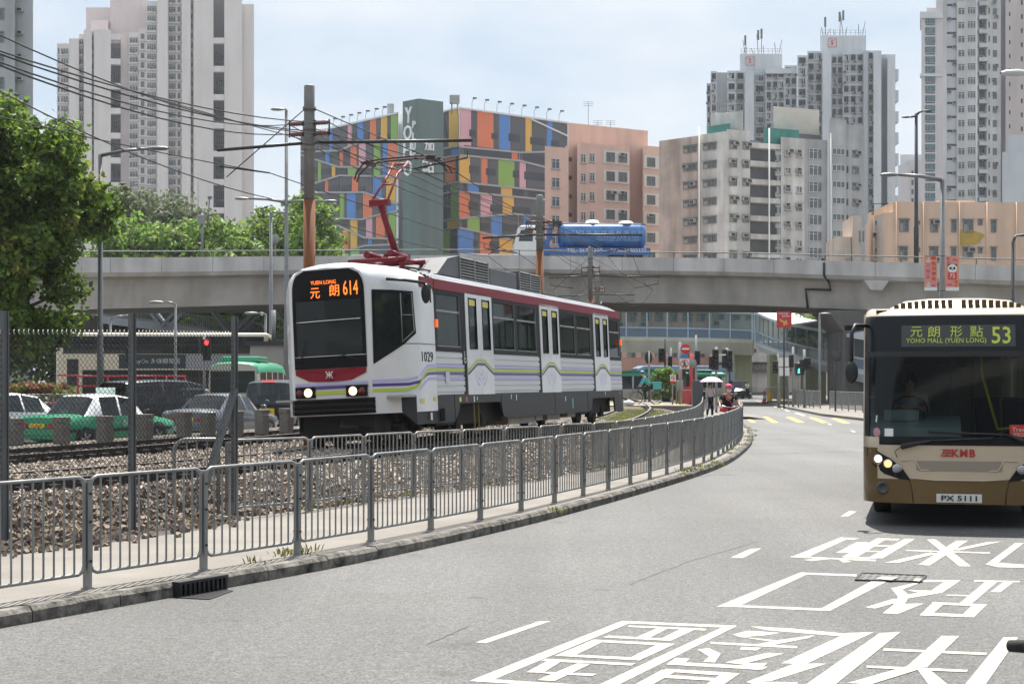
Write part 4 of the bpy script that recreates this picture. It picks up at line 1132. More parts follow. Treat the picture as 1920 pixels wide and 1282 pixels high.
for x0, x1, y0, y1, kd, ac in ((675, 765, 280, 398, 'old', 0), (852, 880, 285, 328, 'plain', 0), (980, 1060, 280, 402, 'old', 1), (1193, 1243, 282, 403, 'old', 0), (1308, 1413, 285, 403, 'old', 0), (1460, 1506, 285, 333, 'old', 0), (1592, 1640, 282, 406, 'old', 0), (668, 756, 550, 682, 'old', 0), (855, 880, 550, 604, 'plain', 0), (975, 1060, 552, 640, 'old', 1), (1190, 1240, 557, 640, 'old', 0), (1305, 1410, 557, 662, 'old', 1), (1460, 1506, 557, 612, 'old', 0), (1590, 1640, 557, 686, 'old', 0)):
    b.win(ep, k1(x0), k1(x1), k2(y0), k2(y1), kd, ac=ac, out=.02)
for x0, x1, y0, y1 in ((440, 468, 300, 400), (478, 505, 285, 400), (440, 465, 570, 680), (478, 502, 560, 680)): b.win(es, k1(x0), k1(x1), k2(y0), k2(y1), 'plain', ac=1, out=.03)
for x0, x1 in ((265, 285), (302, 322)): b.win(slope_edge(k1(255), 188, 0), k1(x0), k1(x1), k2(390), k2(500), 'plain', out=.06)
b.win(slope_edge(k1(100), 189, 0), k1(135), k1(190), k2(570), k2(660), 'white', out=.08)
b.finish([pew, pel])
mb = MB()
for px in (640, 910, 1270, 1545, 1840): p = ep.pt(k1(px), k2(100), .12) - b.o; mb.cyl((p.x, p.y, 0), p, .07, 6)
mb.build('drain_pipe', pew, b.root)
mb = MB(); c = ep.pt(k1(1360), k2(455), .03) - b.o; 
mb.poly([c + Vector((1.75 * math.cos(a) * (1 + .12 * math.sin(5 * a)), -.01, .95 * math.sin(a) * (1 + .1 * math.cos(3 * a)))) for a in [i * math.pi / 14 for i in range(28)]]); mb.build('paint_patch', mat('mustard_paint', (.5, .33, .06), .8, var=.2, vscale=1.5), b.root)
mb = MB()
for x0, x1, y in ((470, 640, 90),): mb.tube([ep.pt(k1(x0), k2(y), -3) - b.o, ep.pt(k1(x1), k2(y), -3) - b.o], .06, 4); [mb.tube([ep.pt(k1(x), k2(y), -3) - b.o, ep.pt(k1(x), k2(205), -3) - b.o], .05, 4) for x in (470, 485)]
mb.build('roof_frame', darkm, b.root)

# ---- street fronts beyond the footbridge
b = Bld('shop_terrace', 'old pink and grey shop terrace seen under the footbridge', Vector((20, 210, 0)))
e = b.col(1140, 1330, 500, 210, 0, 12, 0); e2 = b.col(1330, 1560, 500, 208, 0, 12, 1)
for i in range(7): b.win(e, 1150 + i * 26, 1166 + i * 26, 585, 603, 'old', 6.4, 2, ac=.5); b.win(e, 1150 + i * 26, 1166 + i * 26, 655, 676, 'old')
for i in range(7): b.win(e2, 1338 + i * 30, 1358 + i * 30, 580, 600, 'old', ac=.5); b.win(e2, 1338 + i * 30, 1360 + i * 30, 652, 668, 'white', ac=.4)
b.wall.bx(e.a.x - b.o.x, e.b.x - b.o.x, -1.5, 0, 3.0, 4.8, 3); b.wall.bx(e2.a.x - b.o.x, e2.b.x - b.o.x, -3.2, -2, 4.2, 5.4, 1)
b.wall.bx(e2.a.x - b.o.x + .5, e2.b.x - b.o.x, -2.6, -2, 3.0, 4.1, 4); b.wall.bx(e.a.x - b.o.x, e2.b.x - b.o.x, -2.2, -.1, 0, .3, 2)
for i in range(14): x = e.a.x + 2 * i - b.o.x; b.wall.bx(x, x + 1.6, -.15, 0, 0, 2.9, 2)
b.finish([pkw, gmw, darkw, mat('faded_pink_hoarding', (.5, .27, .2), .8, var=.2, vscale=1), mat('shop_fascia', (.12, .12, .13), .6)])
lettering('BANK OF CHINA', 1, b.root, frame(Vector((e2.a.x - b.o.x + 5.3, -2.62, 3.55)), (1, 0, 0), (0, 0, 1)), mat('grey_letters', (.35, .34, .32), .6), .02, fit=(5.6, .5))
# ================================================================ flyover and footbridges
FLY = [(-260, 100, 488), (100, 106, 485), (400, 114, 480), (700, 120, 477), (1160, 124, 476), (1560, 117, 487), (1900, 107, 497), (2150, 100, 506)]
fw = [P(x, y, Y) for x, Y, y in FLY]
fc = spline([(p.x, p.y) for p in fw], 1.0)
def zfly(p):
    xs = [q.x for q in fw]
    return float(np.interp(p.x, xs, [q.z for q in fw]))
# Catmull-Rom can wobble in height: smooth the deck line
zz = np.array([zfly(p) for p in fc]); ker = np.ones(25) / 25
zz = np.convolve(np.pad(zz, 12, mode='edge'), ker, mode='valid')
fl = thing('flyover', 'concrete road flyover with white parapet crossing the whole view', 'flyover', (fc[len(fc) // 2].x, fc[len(fc) // 2].y, 0))
fo = fl.location.copy()
# left of travel is away from the camera
prof = [(0, 0), (0, -1.02), (.25, -1.3), (1.15, -1.42), (1.3, -1.5), (1.75, -3.45), (19.25, -3.45), (19.7, -1.5), (21, -1.3), (21, 0), (20.75, 0), (20.75, -.5), (.25, -.5), (.25, 0)]
rowsf = []
for i, p in enumerate(fc):
    t = (fc[min(i + 1, len(fc) - 1)] - fc[max(i - 1, 0)]).normalized(); nl = Vector((-t.y, t.x, 0))
    rowsf.append([(p.x + nl.x * a - fo.x, p.y + nl.y * a - fo.y, zz[i] + c) for a, c in prof])
mb = MB(); mb.grid(rowsf, 0, False, close=True)
n = len(prof)
for i in range(len(mb.m)):
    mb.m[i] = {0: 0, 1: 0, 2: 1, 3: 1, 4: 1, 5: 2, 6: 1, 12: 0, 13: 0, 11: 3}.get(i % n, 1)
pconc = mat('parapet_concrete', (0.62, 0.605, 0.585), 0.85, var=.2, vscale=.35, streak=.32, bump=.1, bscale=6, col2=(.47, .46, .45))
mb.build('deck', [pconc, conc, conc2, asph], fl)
# panel joints, drain pipe, bracket, steel rail
rl = MB()
def fp(i, a, h):
    i = max(1, min(len(fc) - 2, i)); p = fc[i]; t = (fc[i + 1] - fc[i - 1]).normalized(); nl = Vector((-t.y, t.x, 0))
    return Vector((p.x + nl.x * a - fo.x, p.y + nl.y * a - fo.y, zz[i] + h))
for i in range(4, len(fc) - 4, 4):
    mb = MB(); mb.tube([fp(i, -.004, 0), fp(i, -.004, -1.02)], .012, 4); mb.build('panel_joint', darkm, fl)
rl.tube([fp(i, .12, .42) for i in range(2, len(fc) - 2, 2)], .05, 6)
rl.build('top_rail', dgalv, fl)
for i in range(6, len(fc) - 4, 6):
    q = MB(); q.tube([fp(i, .12, 0), fp(i, .12, .42)], .045, 6); q.build('rail_post', dgalv, fl)
ip = min(range(len(fc)), key=lambda i: abs(960 + FPX * fc[i].x / fc[i].y - 1549))
mb = MB(); mb.tube([fp(ip, -.08, -.15), fp(ip, -.08, -1.1), fp(ip, .9, -1.55), fp(ip, 1.2, -2.1), fp(ip - 2, 1.25, -2.1), fp(ip - 2, 1.62, -3.5)], .09, 8); mb.build('drain_pipe', black, fl)
ib = min(range(len(fc)), key=lambda i: abs(960 + FPX * fc[i].x / fc[i].y - 1650))
mb = MB(); a, c = fp(ib - 1, -.03, -1.22), fp(ib + 1, -.03, -1.22)
for i0, i1, h in ((-1, 1, -1.3),):
    mb.extrude([fp(ib - 1, .2, -1.3), fp(ib, .2, -2.0) + (fp(ib - 1, .2, 0) - fp(ib, .2, 0)) * .45, fp(ib, .2, -2.0) + (fp(ib + 1, .2, 0) - fp(ib, .2, 0)) * .45, fp(ib + 1, .2, -1.3)], (0.1, 1.4, 0))
mb.build('bracket', pconc, fl, fixn=True)
mb = MB(); jx = [i for i in range(len(fc)) if 1000 < 960 + FPX * fc[i].x / fc[i].y < 1550]
for k_ in range(12): mb.tube([fp(i, 2.4 + k_ * 1.4, -3.46) for i in jx[::3]], .05, 4)
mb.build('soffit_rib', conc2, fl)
pdark = mat('shade_dark_concrete', (.17, .16, .15), .9, var=.25, vscale=.4, streak=.3)  # stained concrete, base colour darkened to stand in for shade under the deck
def pier(px, Y, w, d, lab, zt, head):
    b_ = MB(); X = (px - 960) / FPX * Y
    b_.bx(X - w / 2 - fo.x, X + w / 2 - fo.x, Y - fo.y, Y + d - fo.y, 0, zt - 1)
    b_.extrude([(X - w / 2 - fo.x, Y - .0 - fo.y, zt - 1.6), (X + w / 2 - fo.x, Y - fo.y, zt - 1.6), (X + head / 2 - fo.x, Y - fo.y, zt), (X - head / 2 - fo.x, Y - fo.y, zt)], (0, d, 0))
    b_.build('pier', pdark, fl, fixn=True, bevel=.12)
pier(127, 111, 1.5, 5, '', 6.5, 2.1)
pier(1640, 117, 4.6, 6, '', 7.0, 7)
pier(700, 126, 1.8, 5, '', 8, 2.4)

# ---- glazed footbridge, level span and descending ramp
bluef = mat('blue_grey_steel', (0.42, 0.5, 0.57), 0.5, var=.1, vscale=1)
bglass = glass('bridge_glass', (0.10, 0.14, 0.17), .75, .08)
bpan = glass('blue_panel', (0.13, 0.2, 0.28), .3, .2)
roofm = mat('pale_roof_sheet', (0.6, 0.62, 0.63), 0.5, var=.06, vscale=.5)
beam = mat('cream_beam', (0.64, 0.59, 0.45), .8, var=.15, vscale=.3, streak=.25)
fb = thing('covered_footbridge', 'blue glazed covered footbridge with a ramp curving down to the right', 'footbridge', (16, 168, 0)); bo = fb.location.copy()
path = [(P(1090, 640, 170), 8.9), (P(1200, 640, 169), 8.9), (P(1300, 640, 168), 8.9), (P(1412, 640, 166), 8.9)]
BP = [(1090, 172, 633, 578), (1130, 171, 633, 579), (1174, 170, 633.5, 579.5), (1213, 169.5, 634, 580), (1251, 169, 634.5, 581), (1290, 168.5, 635, 582), (1330, 168, 636, 583), (1369, 167.5, 637, 585), (1410, 167, 639, 586)]
RPp = [(1417, 166, 642, 586), (1424, 163, 644, 588), (1431, 160, 647, 591), (1440, 157, 650.5, 595), (1449, 153, 654, 599), (1459, 149, 657, 602), (1475, 144, 661, 606), (1493, 139, 666, 610), (1514, 133, 671, 614), (1543, 127, 678, 619), (1562, 122, 683, 623), (1600, 116, 692, 630), (1650, 112, 702, 638)]
def span(pts, deckm, dh):
    dk, rf, gl_, pn = MB(), MB(), MB(), MB()
    F = [P(x, yb, Y) - bo for x, Y, yb, yt in pts]; T = [P(x, yt, Y) - bo for x, Y, yb, yt in pts]
    nn = []
    for i in range(len(F)):
        t = (F[min(i + 1, len(F) - 1)] - F[max(i - 1, 0)]); t.z = 0; t.normalize(); nn.append(Vector((-t.y, t.x, 0)) * 3.2)
    rows_ = [[F[i] + Vector((0, -.15, .1)), F[i] + Vector((0, -.15, -.25)), F[i] + nn[i] * .12 + Vector((0, 0, -dh)), F[i] + nn[i] * .9 + Vector((0, 0, -dh)), F[i] + nn[i] + Vector((0, 0, .1))] for i in range(len(F))]
    dk.grid(rows_, 0, False, close=True); dk.build('deck', deckm, fb, fixn=True)
    rows_ = [[T[i] - nn[i] * .08 + Vector((0, 0, -.12)), T[i] - nn[i] * .08 + Vector((0, 0, .12)), T[i] + nn[i] * .5 + Vector((0, 0, .45)), T[i] + nn[i] * 1.06 + Vector((0, 0, .12)), T[i] + nn[i] * 1.06 + Vector((0, 0, -.12))] for i in range(len(F))]
    rf.grid(rows_, 0, False, close=True); rf.build('roof', roofm, fb, fixn=True)
    for s_ in (0, 1):
        A = [F[i] + nn[i] * s_ for i in range(len(F))]; B = [T[i] + nn[i] * s_ for i in range(len(F))]
        gl_, pn = MB(), MB()
        for i in range(len(F) - 1):
            gl_.quad(A[i].lerp(B[i], .36), A[i + 1].lerp(B[i + 1], .36), B[i + 1], B[i]); pn.quad(A[i], A[i + 1], A[i + 1].lerp(B[i + 1], .36), A[i].lerp(B[i], .36))
        h = MB()
        for f in (0.03, .36, .56 if False else .37, .97): h.tube([A[i].lerp(B[i], f) + Vector((0, -.04 if s_ == 0 else .04, 0)) for i in range(len(F))], .07, 4, smooth=False)
        h.build('handrail', bluef, fb)
        for i in range(len(F)):
            q = MB(); q.tube([A[i] + Vector((0, -.06 if s_ == 0 else .06, 0)), B[i]], .09, 4, smooth=False); q.build('post', bluef, fb)
        gl_.build('glazing', bglass, fb); pn.build('panel', bpan, fb)
span(BP, beam, 1.5); span(RPp, roofm, .9)
for px, Y, h in ((1462, 152, 4.3), (1395, 169, 5), (1530, 131, 3)):
    mb = MB(); X = (px - 960) / FPX * Y - bo.x; mb.bx(X - .9, X + .9, Y + .4 - bo.y, Y + 2 - bo.y, 0, h); mb.build('pier', mat('striped_pier', (.36, .33, .2), .8, var=.5, vscale=.9, col2=(.2, .26, .14), stretch=(1.5, 1.5, .02)), fb)

# ---- steel truss footbridge at the left
sb = thing('steel_footbridge', 'grey steel truss footbridge sloping down to the right behind the double decker', 'footbridge', P(340, 712, 132)); so = sb.location.copy(); so.z = 0; sb.location = so
steel = mat('grey_steel', (0.3, 0.33, 0.37), .5, var=.1, vscale=1)
def S_(x, y, Y): return P(x, y, Y) - so
lo = [S_(60, 580, 140), S_(140, 592, 138), S_(340, 617, 133), S_(545, 645, 128), S_(640, 656, 126)]
up = [p + Vector((0, 0, 1.15)) for p in lo]; tp = [p + Vector((0, 0, 3.1)) for p in lo]
dk = MB(); 
for i in range(4):
    a, c = lo[i], lo[i + 1]; dk.extrude([a + Vector((0, 0, .3)), a + Vector((0, 0, -.35)), c + Vector((0, 0, -.35)), c + Vector((0, 0, .3))], (0, 2.6, 0))
dk.build('deck', steel, sb, fixn=True)
hr = MB()
for i in range(4):
    n = int((lo[i + 1] - lo[i]).length / .22)
    for s_ in (.05, 2.55):
        pk = MB()
        for q in range(n):
            p = lo[i].lerp(lo[i + 1], q / n) + Vector((0, s_, .3)); pk.tube([p, p + Vector((0, 0, 1.0))], .018, 4, cap=False, smooth=False)
        pk.build('picket', steel, sb); hr.tube([lo[i] + Vector((0, s_, 1.32)), lo[i + 1] + Vector((0, s_, 1.32))], .05, 4, smooth=False); hr.tube([lo[i] + Vector((0, s_, .42)), lo[i + 1] + Vector((0, s_, .42))], .03, 4, smooth=False)
hr.build('handrail', steel, sb)
tr = MB()
for s_ in (-.05, 2.65):
    nseg = 9
    for q in range(nseg):
        a = lo[0].lerp(lo[4], q / nseg); c = lo[0].lerp(lo[4], (q + 1) / nseg)
        if q % 2: tr.tube([a + Vector((0, s_, 3.3)), c + Vector((0, s_, 0))], .16, 4, smooth=False)
        else: tr.tube([a + Vector((0, s_, 0)), c + Vector((0, s_, 3.3))], .16, 4, smooth=False)
    tr.tube([lo[0] + Vector((0, s_, 3.3)), lo[4] + Vector((0, s_, 3.3))], .16, 4, smooth=False)
tr.build('truss', steel, sb)
mb = MB(); mb.extrude([tp[0] + Vector((0, -.3, .35)), tp[4] + Vector((0, -.3, .35)), tp[4] + Vector((0, -.3, .5)), tp[0] + Vector((0, -.3, .5))], (0, 3.4, 0)); mb.build('roof', steel, sb, fixn=True)
for px, Y in ((250, 136), (560, 128)):
    X = (px - 960) / FPX * Y - so.x; q = MB(); q.bx(X - .5, X + .5, Y + .8 - so.y, Y + 1.8 - so.y, 0, 4.6); q.build('pier', conc2, sb)

# ---- low concrete plant room beside the minibus
pr = thing('plant_room', 'small flat roofed concrete plant room behind the green minibus', 'building', P(515, 712, 84)); pr.location.z = 0
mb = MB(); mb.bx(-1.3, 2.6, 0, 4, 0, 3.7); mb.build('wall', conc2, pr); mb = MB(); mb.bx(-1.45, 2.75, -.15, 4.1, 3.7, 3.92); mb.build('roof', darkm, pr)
mb = MB(); mb.cyl((.6, 1.4, 3.92), (.6, 1.4, 5.2), .22); mb.cyl((-.2, 1, 3.92), (-.2, 1, 5.6), .12); mb.build('vent_pipe', galv, pr)
# dark embankment wall and hedge under the flyover, far left
# ================================================================ trees and plants
barkm = mat('bark', (0.11, 0.085, 0.065), 0.95, var=.4, vscale=6, bump=.5, bscale=20)
def leafm(name, c, isl=.45):
    m = mat(name, c, 0.55, island=isl, spec=0.35)
    n = m.node_tree.nodes; l = m.node_tree.links; b = n['Principled BSDF']
    tr = n.new('ShaderNodeBsdfTranslucent'); mx = n.new('ShaderNodeMixShader'); mx.inputs[0].default_value = .5
    src = b.inputs['Base Color'].links[0].from_socket
    l.new(src, tr.inputs['Color']); l.new(b.outputs[0], mx.inputs[1]); l.new(tr.outputs[0], mx.inputs[2]); l.new(mx.outputs[0], n['Material Output'].inputs['Surface'])
    return m
leaf_a = leafm('leaf_deep_green', (0.125, 0.195, 0.028), .7)
leaf_b = leafm('leaf_bright_green', (0.15, 0.24, 0.04))
leaf_c = leafm('leaf_grey_green', (0.12, 0.15, 0.065))
leaf_r = leafm('leaf_red_tip', (0.26, 0.11, 0.045), .6)
leaf_y = leafm('leaf_yellow_green', (0.2, 0.21, 0.04), .5)
def leaves(name, clumps, per, size, material, parent, seed=1, up=.35, org=Vector((0, 0, 0))):
    """clumps of (x, y, z, radius): loose leaf blades scattered on and in each clump"""
    rs = np.random.RandomState(seed)
    c = np.array(clumps, np.float32); n = len(c) * per
    idx = np.repeat(np.arange(len(c)), per)
    d = rs.normal(size=(n, 3)); d /= np.linalg.norm(d, axis=1, keepdims=True)
    r = rs.uniform(.1, 1.0, (n, 1)) ** .6; r *= 1 + .55 * (rs.rand(n, 1) < .22) * rs.rand(n, 1)
    p = c[idx, :3] + d * r * c[idx, 3:4] * np.array([1.05, 1.05, .8])
    ax = rs.normal(size=(n, 3)); ax /= np.linalg.norm(ax, axis=1, keepdims=True)
    nr = d * .6 + rs.normal(size=(n, 3)) * .55 + np.array([0, 0, up]); nr /= np.linalg.norm(nr, axis=1, keepdims=True)
    ax = ax - nr * (ax * nr).sum(1, keepdims=True); ax /= np.linalg.norm(ax, axis=1, keepdims=True)
    bx = np.cross(nr, ax)
    s = size * rs.uniform(.6, 1.25, (n, 1))
    v = np.stack([p - ax * s * .55, p + bx * s * .36 - nr * s * .08, p + ax * s * .55, p - bx * s * .36 - nr * s * .08], 1) - np.array(org)
    o = bulk(name, v.reshape(-1, 3), np.arange(n * 4).reshape(-1, 4), material)
    o.parent = parent
    return o
def inpoly(x, y, pl):
    r = False; j = len(pl) - 1
    for i in range(len(pl)):
        if (pl[i][1] > y) != (pl[j][1] > y) and x < (pl[j][0] - pl[i][0]) * (y - pl[i][1]) / (pl[j][1] - pl[i][1]) + pl[i][0]: r = not r
        j = i
    return r
def photo_tree(label, outline, Y, dep, nclump, per, size, material, trunk_px, cr=(.7, 1.2), seed=1, name='tree', base=0.0, up=.35, trunk_r=.25, group=None):
    q = random.Random(seed)
    xs = [p[0] for p in outline]; yz = [p[1] for p in outline]
    X0 = (trunk_px - 960) / FPX * Y
    t = thing(name, label, 'tree', (X0, Y, base), group=group)
    cl = []
    while len(cl) < nclump:
        x, y = q.uniform(min(xs), max(xs)), q.uniform(min(yz), max(yz))
        if inpoly(x, y, outline):
            yy = Y + q.uniform(-dep, dep)
            p = P(x, y, Y); cl.append((p.x, yy, max(p.z, .8), q.uniform(*cr)))
    leaves('crown', cl, per, size, material, t, seed, up, t.location)
    mb = MB(); top = Vector((sum(c[0] for c in cl) / len(cl), Y, sum(c[2] for c in cl) / len(cl)))
    b0 = Vector((X0, Y, base)); f = b0.lerp(top, .45)
    mb.tube([b0 - t.location, b0.lerp(f, .5) - t.location + Vector((q.uniform(-.2, .2), 0, 0)), f - t.location], [trunk_r, trunk_r * .8, trunk_r * .6], 8)
    for c in q.sample(cl, min(14, len(cl))):
        e = Vector(c[:3]); mdl = f.lerp(e, .55) + Vector((0, 0, .1 * (e - f).length)); mb.tube([f - t.location, mdl - t.location, e - t.location], [trunk_r * .45, trunk_r * .25, .03], 5)
    mb.build('trunk', barkm, t)
    return t
big = [(-120, 260), (-60, 190), (0, 178), (40, 186), (62, 205), (52, 222), (75, 240), (108, 240), (136, 252), (154, 284), (168, 325), (180, 360), (182, 385), (166, 418), (144, 442), (120, 468), (108, 505), (102, 555), (84, 590), (70, 635), (55, 662), (-120, 668)]
t = photo_tree('big leafy tree with glossy deep green leaves at the left edge', big, 55, 3.2, 250, 170, .25, leaf_a, -40, (.35, .95), 3, trunk_r=.32)
q = random.Random(5)
ycl = []
for i in range(34):
    x, y = q.uniform(-20, 175), q.uniform(330, 660)
    if inpoly(x, y, big): p = P(x, y, 55); ycl.append((p.x, 55 + q.uniform(-3.4, 1), p.z, q.uniform(.3, .7)))
leaves('yellow_leaves', ycl, 60, .22, leaf_y, t, 9, .35, t.location)
BGT = [('thin grey green tree in front of the pink tower', [(200, 400), (230, 368), (290, 362), (340, 366), (372, 395), (400, 430), (395, 470), (210, 480)], 215, 5, 70, 110, .62, leaf_c, 300, (1.2, 2.6)),
       ('bushy tree above the flyover beside the leafy corner tree', [(150, 470), (170, 425), (215, 405), (260, 425), (300, 440), (330, 480), (330, 660), (150, 660)], 150, 5, 90, 120, .55, leaf_b, 240, (1.0, 2.1)),
       ('low rounded bright tree left of the camera pole', [(270, 480), (300, 440), (345, 420), (385, 425), (410, 480), (410, 660), (280, 660)], 152, 5, 80, 120, .55, leaf_b, 340, (1.0, 2.0)),
       ('round headed tree between the camera pole and the lamp post', [(380, 480), (395, 430), (440, 418), (475, 440), (490, 480), (490, 660), (390, 660)], 148, 5, 80, 120, .55, leaf_b, 435, (1.0, 2.0)),
       ('taller dark green tree behind the double armed lamp post', [(460, 470), (480, 415), (520, 392), (548, 405), (570, 440), (575, 640), (470, 640)], 156, 5, 80, 120, .55, leaf_a, 515, (1.0, 2.0)),
       ('bright tree beside the orange mast below the patterned building', [(540, 470), (555, 395), (575, 372), (600, 385), (612, 430), (640, 470), (640, 640), (545, 640)], 145, 4, 75, 120, .52, leaf_b, 590, (.9, 1.8))]
for i, a in enumerate(BGT):
    photo_tree(a[0], a[1], a[2], a[3], a[4], a[5], a[6], a[7], a[8], a[9], seed=20 + i, trunk_r=.35, group='trees beyond the flyover')
photo_tree('dense dark trees in the gloom under the flyover', [(-80, 575), (545, 560), (560, 712), (-80, 715)], 150, 4, 330, 80, .6, leaf_a, 330, (1.5, 2.8), seed=40)
photo_tree('green crown above the ramp roof beside the right pier', [(1495, 600), (1515, 588), (1550, 575), (1600, 580), (1610, 640), (1500, 640)], 150, 3, 40, 110, .4, leaf_b, 1540, (.7, 1.4), seed=41)
def shrub(name, label, cat, px, Y, w, h, d, n, per, size, ms, base=0.0, seed=1, kind=None):
    q = random.Random(seed); X = (px - 960) / FPX * Y
    t = thing(name, label, cat, (X, Y, base))
    for k_, m in enumerate(ms):
        cl = [(X + q.uniform(-w, w) * .5, Y + q.uniform(-d, d) * .5, base + (q.uniform(.12, .95) if k_ == 0 else q.uniform(.8, 1.02)) * h, q.uniform(.12, .2) * min(h, w) + .08) for _ in range(n if k_ == 0 else n // 2)]
        leaves('foliage' if k_ == 0 else 'young_leaves', cl, per, size, m, t, seed + k_, .4, t.location)
    mb = MB()
    for i in range(5): a = Vector((q.uniform(-w, w) * .3, 0, 0)); mb.tube([a, a + Vector((q.uniform(-.2, .2) * w, 0, h * .7))], .02, 5)
    mb.build('stem', barkm, t)
    return t
shrub('shrub', 'bushy green shrub beside the white no turning sign', 'shrub', 1249, 96, 1.5, 2.0, 1.2, 26, 130, .16, [leaf_b], .55, 51)
shrub('hedge', 'clipped hedge with red tips behind the white car', 'hedge', 62, 76, 4.2, 1.1, 1.2, 60, 160, .12, [leaf_y, leaf_r], .5, 52)
shrub('shrub', 'low yellow green shrub at the railing near the left edge', 'shrub', 15, 66, 2.4, .9, .8, 24, 120, .12, [leaf_y], .0, 53)
wm = leafm('weed_green', (0.15, 0.16, 0.045))
def weeds(pts, seed, h=.062):
    rs = random.Random(seed); vs, fs = [], []
    for (x, y, z) in pts:
        for k_ in range(16):
            a = rs.uniform(0, 6.28); r = rs.uniform(0, .16); hh = h * rs.uniform(.4, 1.2); l = rs.uniform(.3, .9) * hh
            b0 = np.array([x + r * math.cos(a), y + r * math.sin(a), z]); w = np.array([-math.sin(a), math.cos(a), 0]) * .008; tip = b0 + np.array([l * math.cos(a), l * math.sin(a), hh]); md = (b0 + tip) / 2 + np.array([0, 0, hh * .2])
            i = len(vs); vs += [b0 - w, b0 + w, md + w, md - w, tip + w * .2, tip - w * .2]; fs += [(i, i + 1, i + 2, i + 3), (i + 3, i + 2, i + 4, i + 5)]
    return np.array(vs), np.array(fs)
wp = [tuple(G(x, y, .13)) for x, y in ((545, 1037), (555, 1036), (562, 1037), (588, 1032), (530, 1040), (480, 1054), (1044, 958), (1050, 960), (1292, 884), (1300, 880), (1308, 882), (1284, 890), (1336, 872), (1354, 872), (1340, 868), (324, 930), (332, 938))]
for _ in range(60):
    e = ecurve[rnd.randrange(22, 90)]; wp.append((e.x + rnd.gauss(-.12, .12), e.y + rnd.gauss(0, .2), .16))
for _ in range(450):
    f = rnd.random(); p = rail_path[rnd.randrange(72, 130)]; e = nearest(ecurve, p); s_ = rnd.random(); wp.append((e.x + (p.x - e.x) * s_, e.y + (p.y - e.y) * s_ + rnd.gauss(0, .2), .12 + .42 * min(1, s_ * 1.3)))
for _ in range(500):
    p = rail_path[rnd.randrange(75, 128)]; s_ = rnd.uniform(.2, 1.2); wp.append((p.x - s_, p.y + rnd.gauss(0, .3), .56))
for _ in range(26):
    i = rnd.randrange(46, 110); e = kerb_path[i]; wp.append((e.x + rnd.gauss(-.1, .1) - .02, e.y, .13 if rnd.random() < .5 else .13))
v, f = weeds(wp, 4)
tag(bulk('weeds', v, f, wm), kind='stuff')
# ================================================================ the tram
trw = mat('tram_white', (0.74, 0.745, 0.75), 0.35, var=.1, vscale=1.6, detail=7, streak=.07, clear=.4)
trs = mat('brushed_aluminium', (0.6, 0.61, 0.62), 0.34, 0.35, var=.1, vscale=1.5, stretch=(1, .3, 6))
trm = mat('maroon_paint', (0.23, 0.013, 0.026), .5, spec=.25)
trg = mat('skirt_grey', (0.04, 0.042, 0.045), .5, var=.25, vscale=1, spec=.25)
trk = mat('tram_black', (0.011, 0.011, 0.012), .5, spec=.12)
udm = mat('underframe', (0.018, 0.017, 0.016), .85, var=.4, vscale=3)
lav = mat('lavender_stripe', (0.46, 0.43, 0.72), .4); lim = mat('lime_stripe', (0.45, 0.56, 0.06), .4); pur = mat('purple_stripe', (0.085, 0.055, 0.2), .4)
seatm = mat('green_seat', (0.02, 0.16, 0.1), .6); inm = mat('tram_interior', (0.35, 0.36, 0.36), .7); stw = mat('sticker_white', (.75, .75, .72), .5); sty = mat('sticker_yellow', (.7, .6, .12), .5)
amber = glow('amber_lamp', (1.0, .15, .008), .35); headl = glow('headlamp', (1.0, .66, .36), 1.6); ledo = glow('orange_led', (1.0, .17, .02), 1.1); tailr = glow('red_lamp', (1.0, .015, .015), .7)
tram = thing('tram', 'white light rail tram 1029 with maroon roof band, route 614 on its display', 'tram', (-3.235, 29.185, RAILZ), R(-16.68))
tram.rotation_euler = (0, R(-2.6), R(-16.68))
TW = 1.325; TL = 18.1; U0 = 1.05; FW = .755
def tw(u): return TW if u >= U0 else FW + (TW - FW) * (max(u, 0) / U0) ** .9
def arch(w, zb, f=0.0):
    if f: return [(w, zb), (w, .92), (w, 1.75), (w, 2.45), (w, 2.82), (w * .995, 3.0), (w * .972, 3.13), (w * .89, 3.25), (w * .70, 3.335), (w * .38, 3.385), (0, 3.40)]
    return [(w, zb), (w, .92), (w, 1.75), (w, 2.45), (w * .998, 2.82), (w * .985, 3.0), (w * .93, 3.14), (w * .80, 3.26), (w * .58, 3.355), (w * .3, 3.41), (0, 3.425)]
def ring(u, w, zb):
    f = max(0, 1 - u / 1.0); a = [(p[0] * (1 - f) + q_[0] * f, p[1] * (1 - f) + q_[1] * f) for p, q_ in zip(arch(w, zb), arch(w, zb, 1))]; return [Vector((x, u, z)) for x, z in a] + [Vector((-x, u, z)) for x, z in a[-2::-1]]
# cab shell
mb = MB()
us = [0.0, .03, .12, .35, .7, U0, 1.4, 2.0]
rws = []
for u in us:
    r = ring(u, tw(u) * (.975 if u == 0 else 1), .6)
    if u < .3:
        for p in r:
            if p.z > 2.9: p.z -= (.3 - u) * .22 * min(1, (p.z - 2.9) * 4)
    rws.append(r)
mb.grid(rws, 0, True)
def fu(x): return -.07 * (1 - (x / FW) ** 2) - .012
fr = [p.copy() for p in rws[0]]
inner = [Vector((p.x * .95, fu(p.x * .95) + .012, p.z - (.04 if p.z > 3 else 0))) for p in fr]
mb.grid([fr, inner], 0, True)
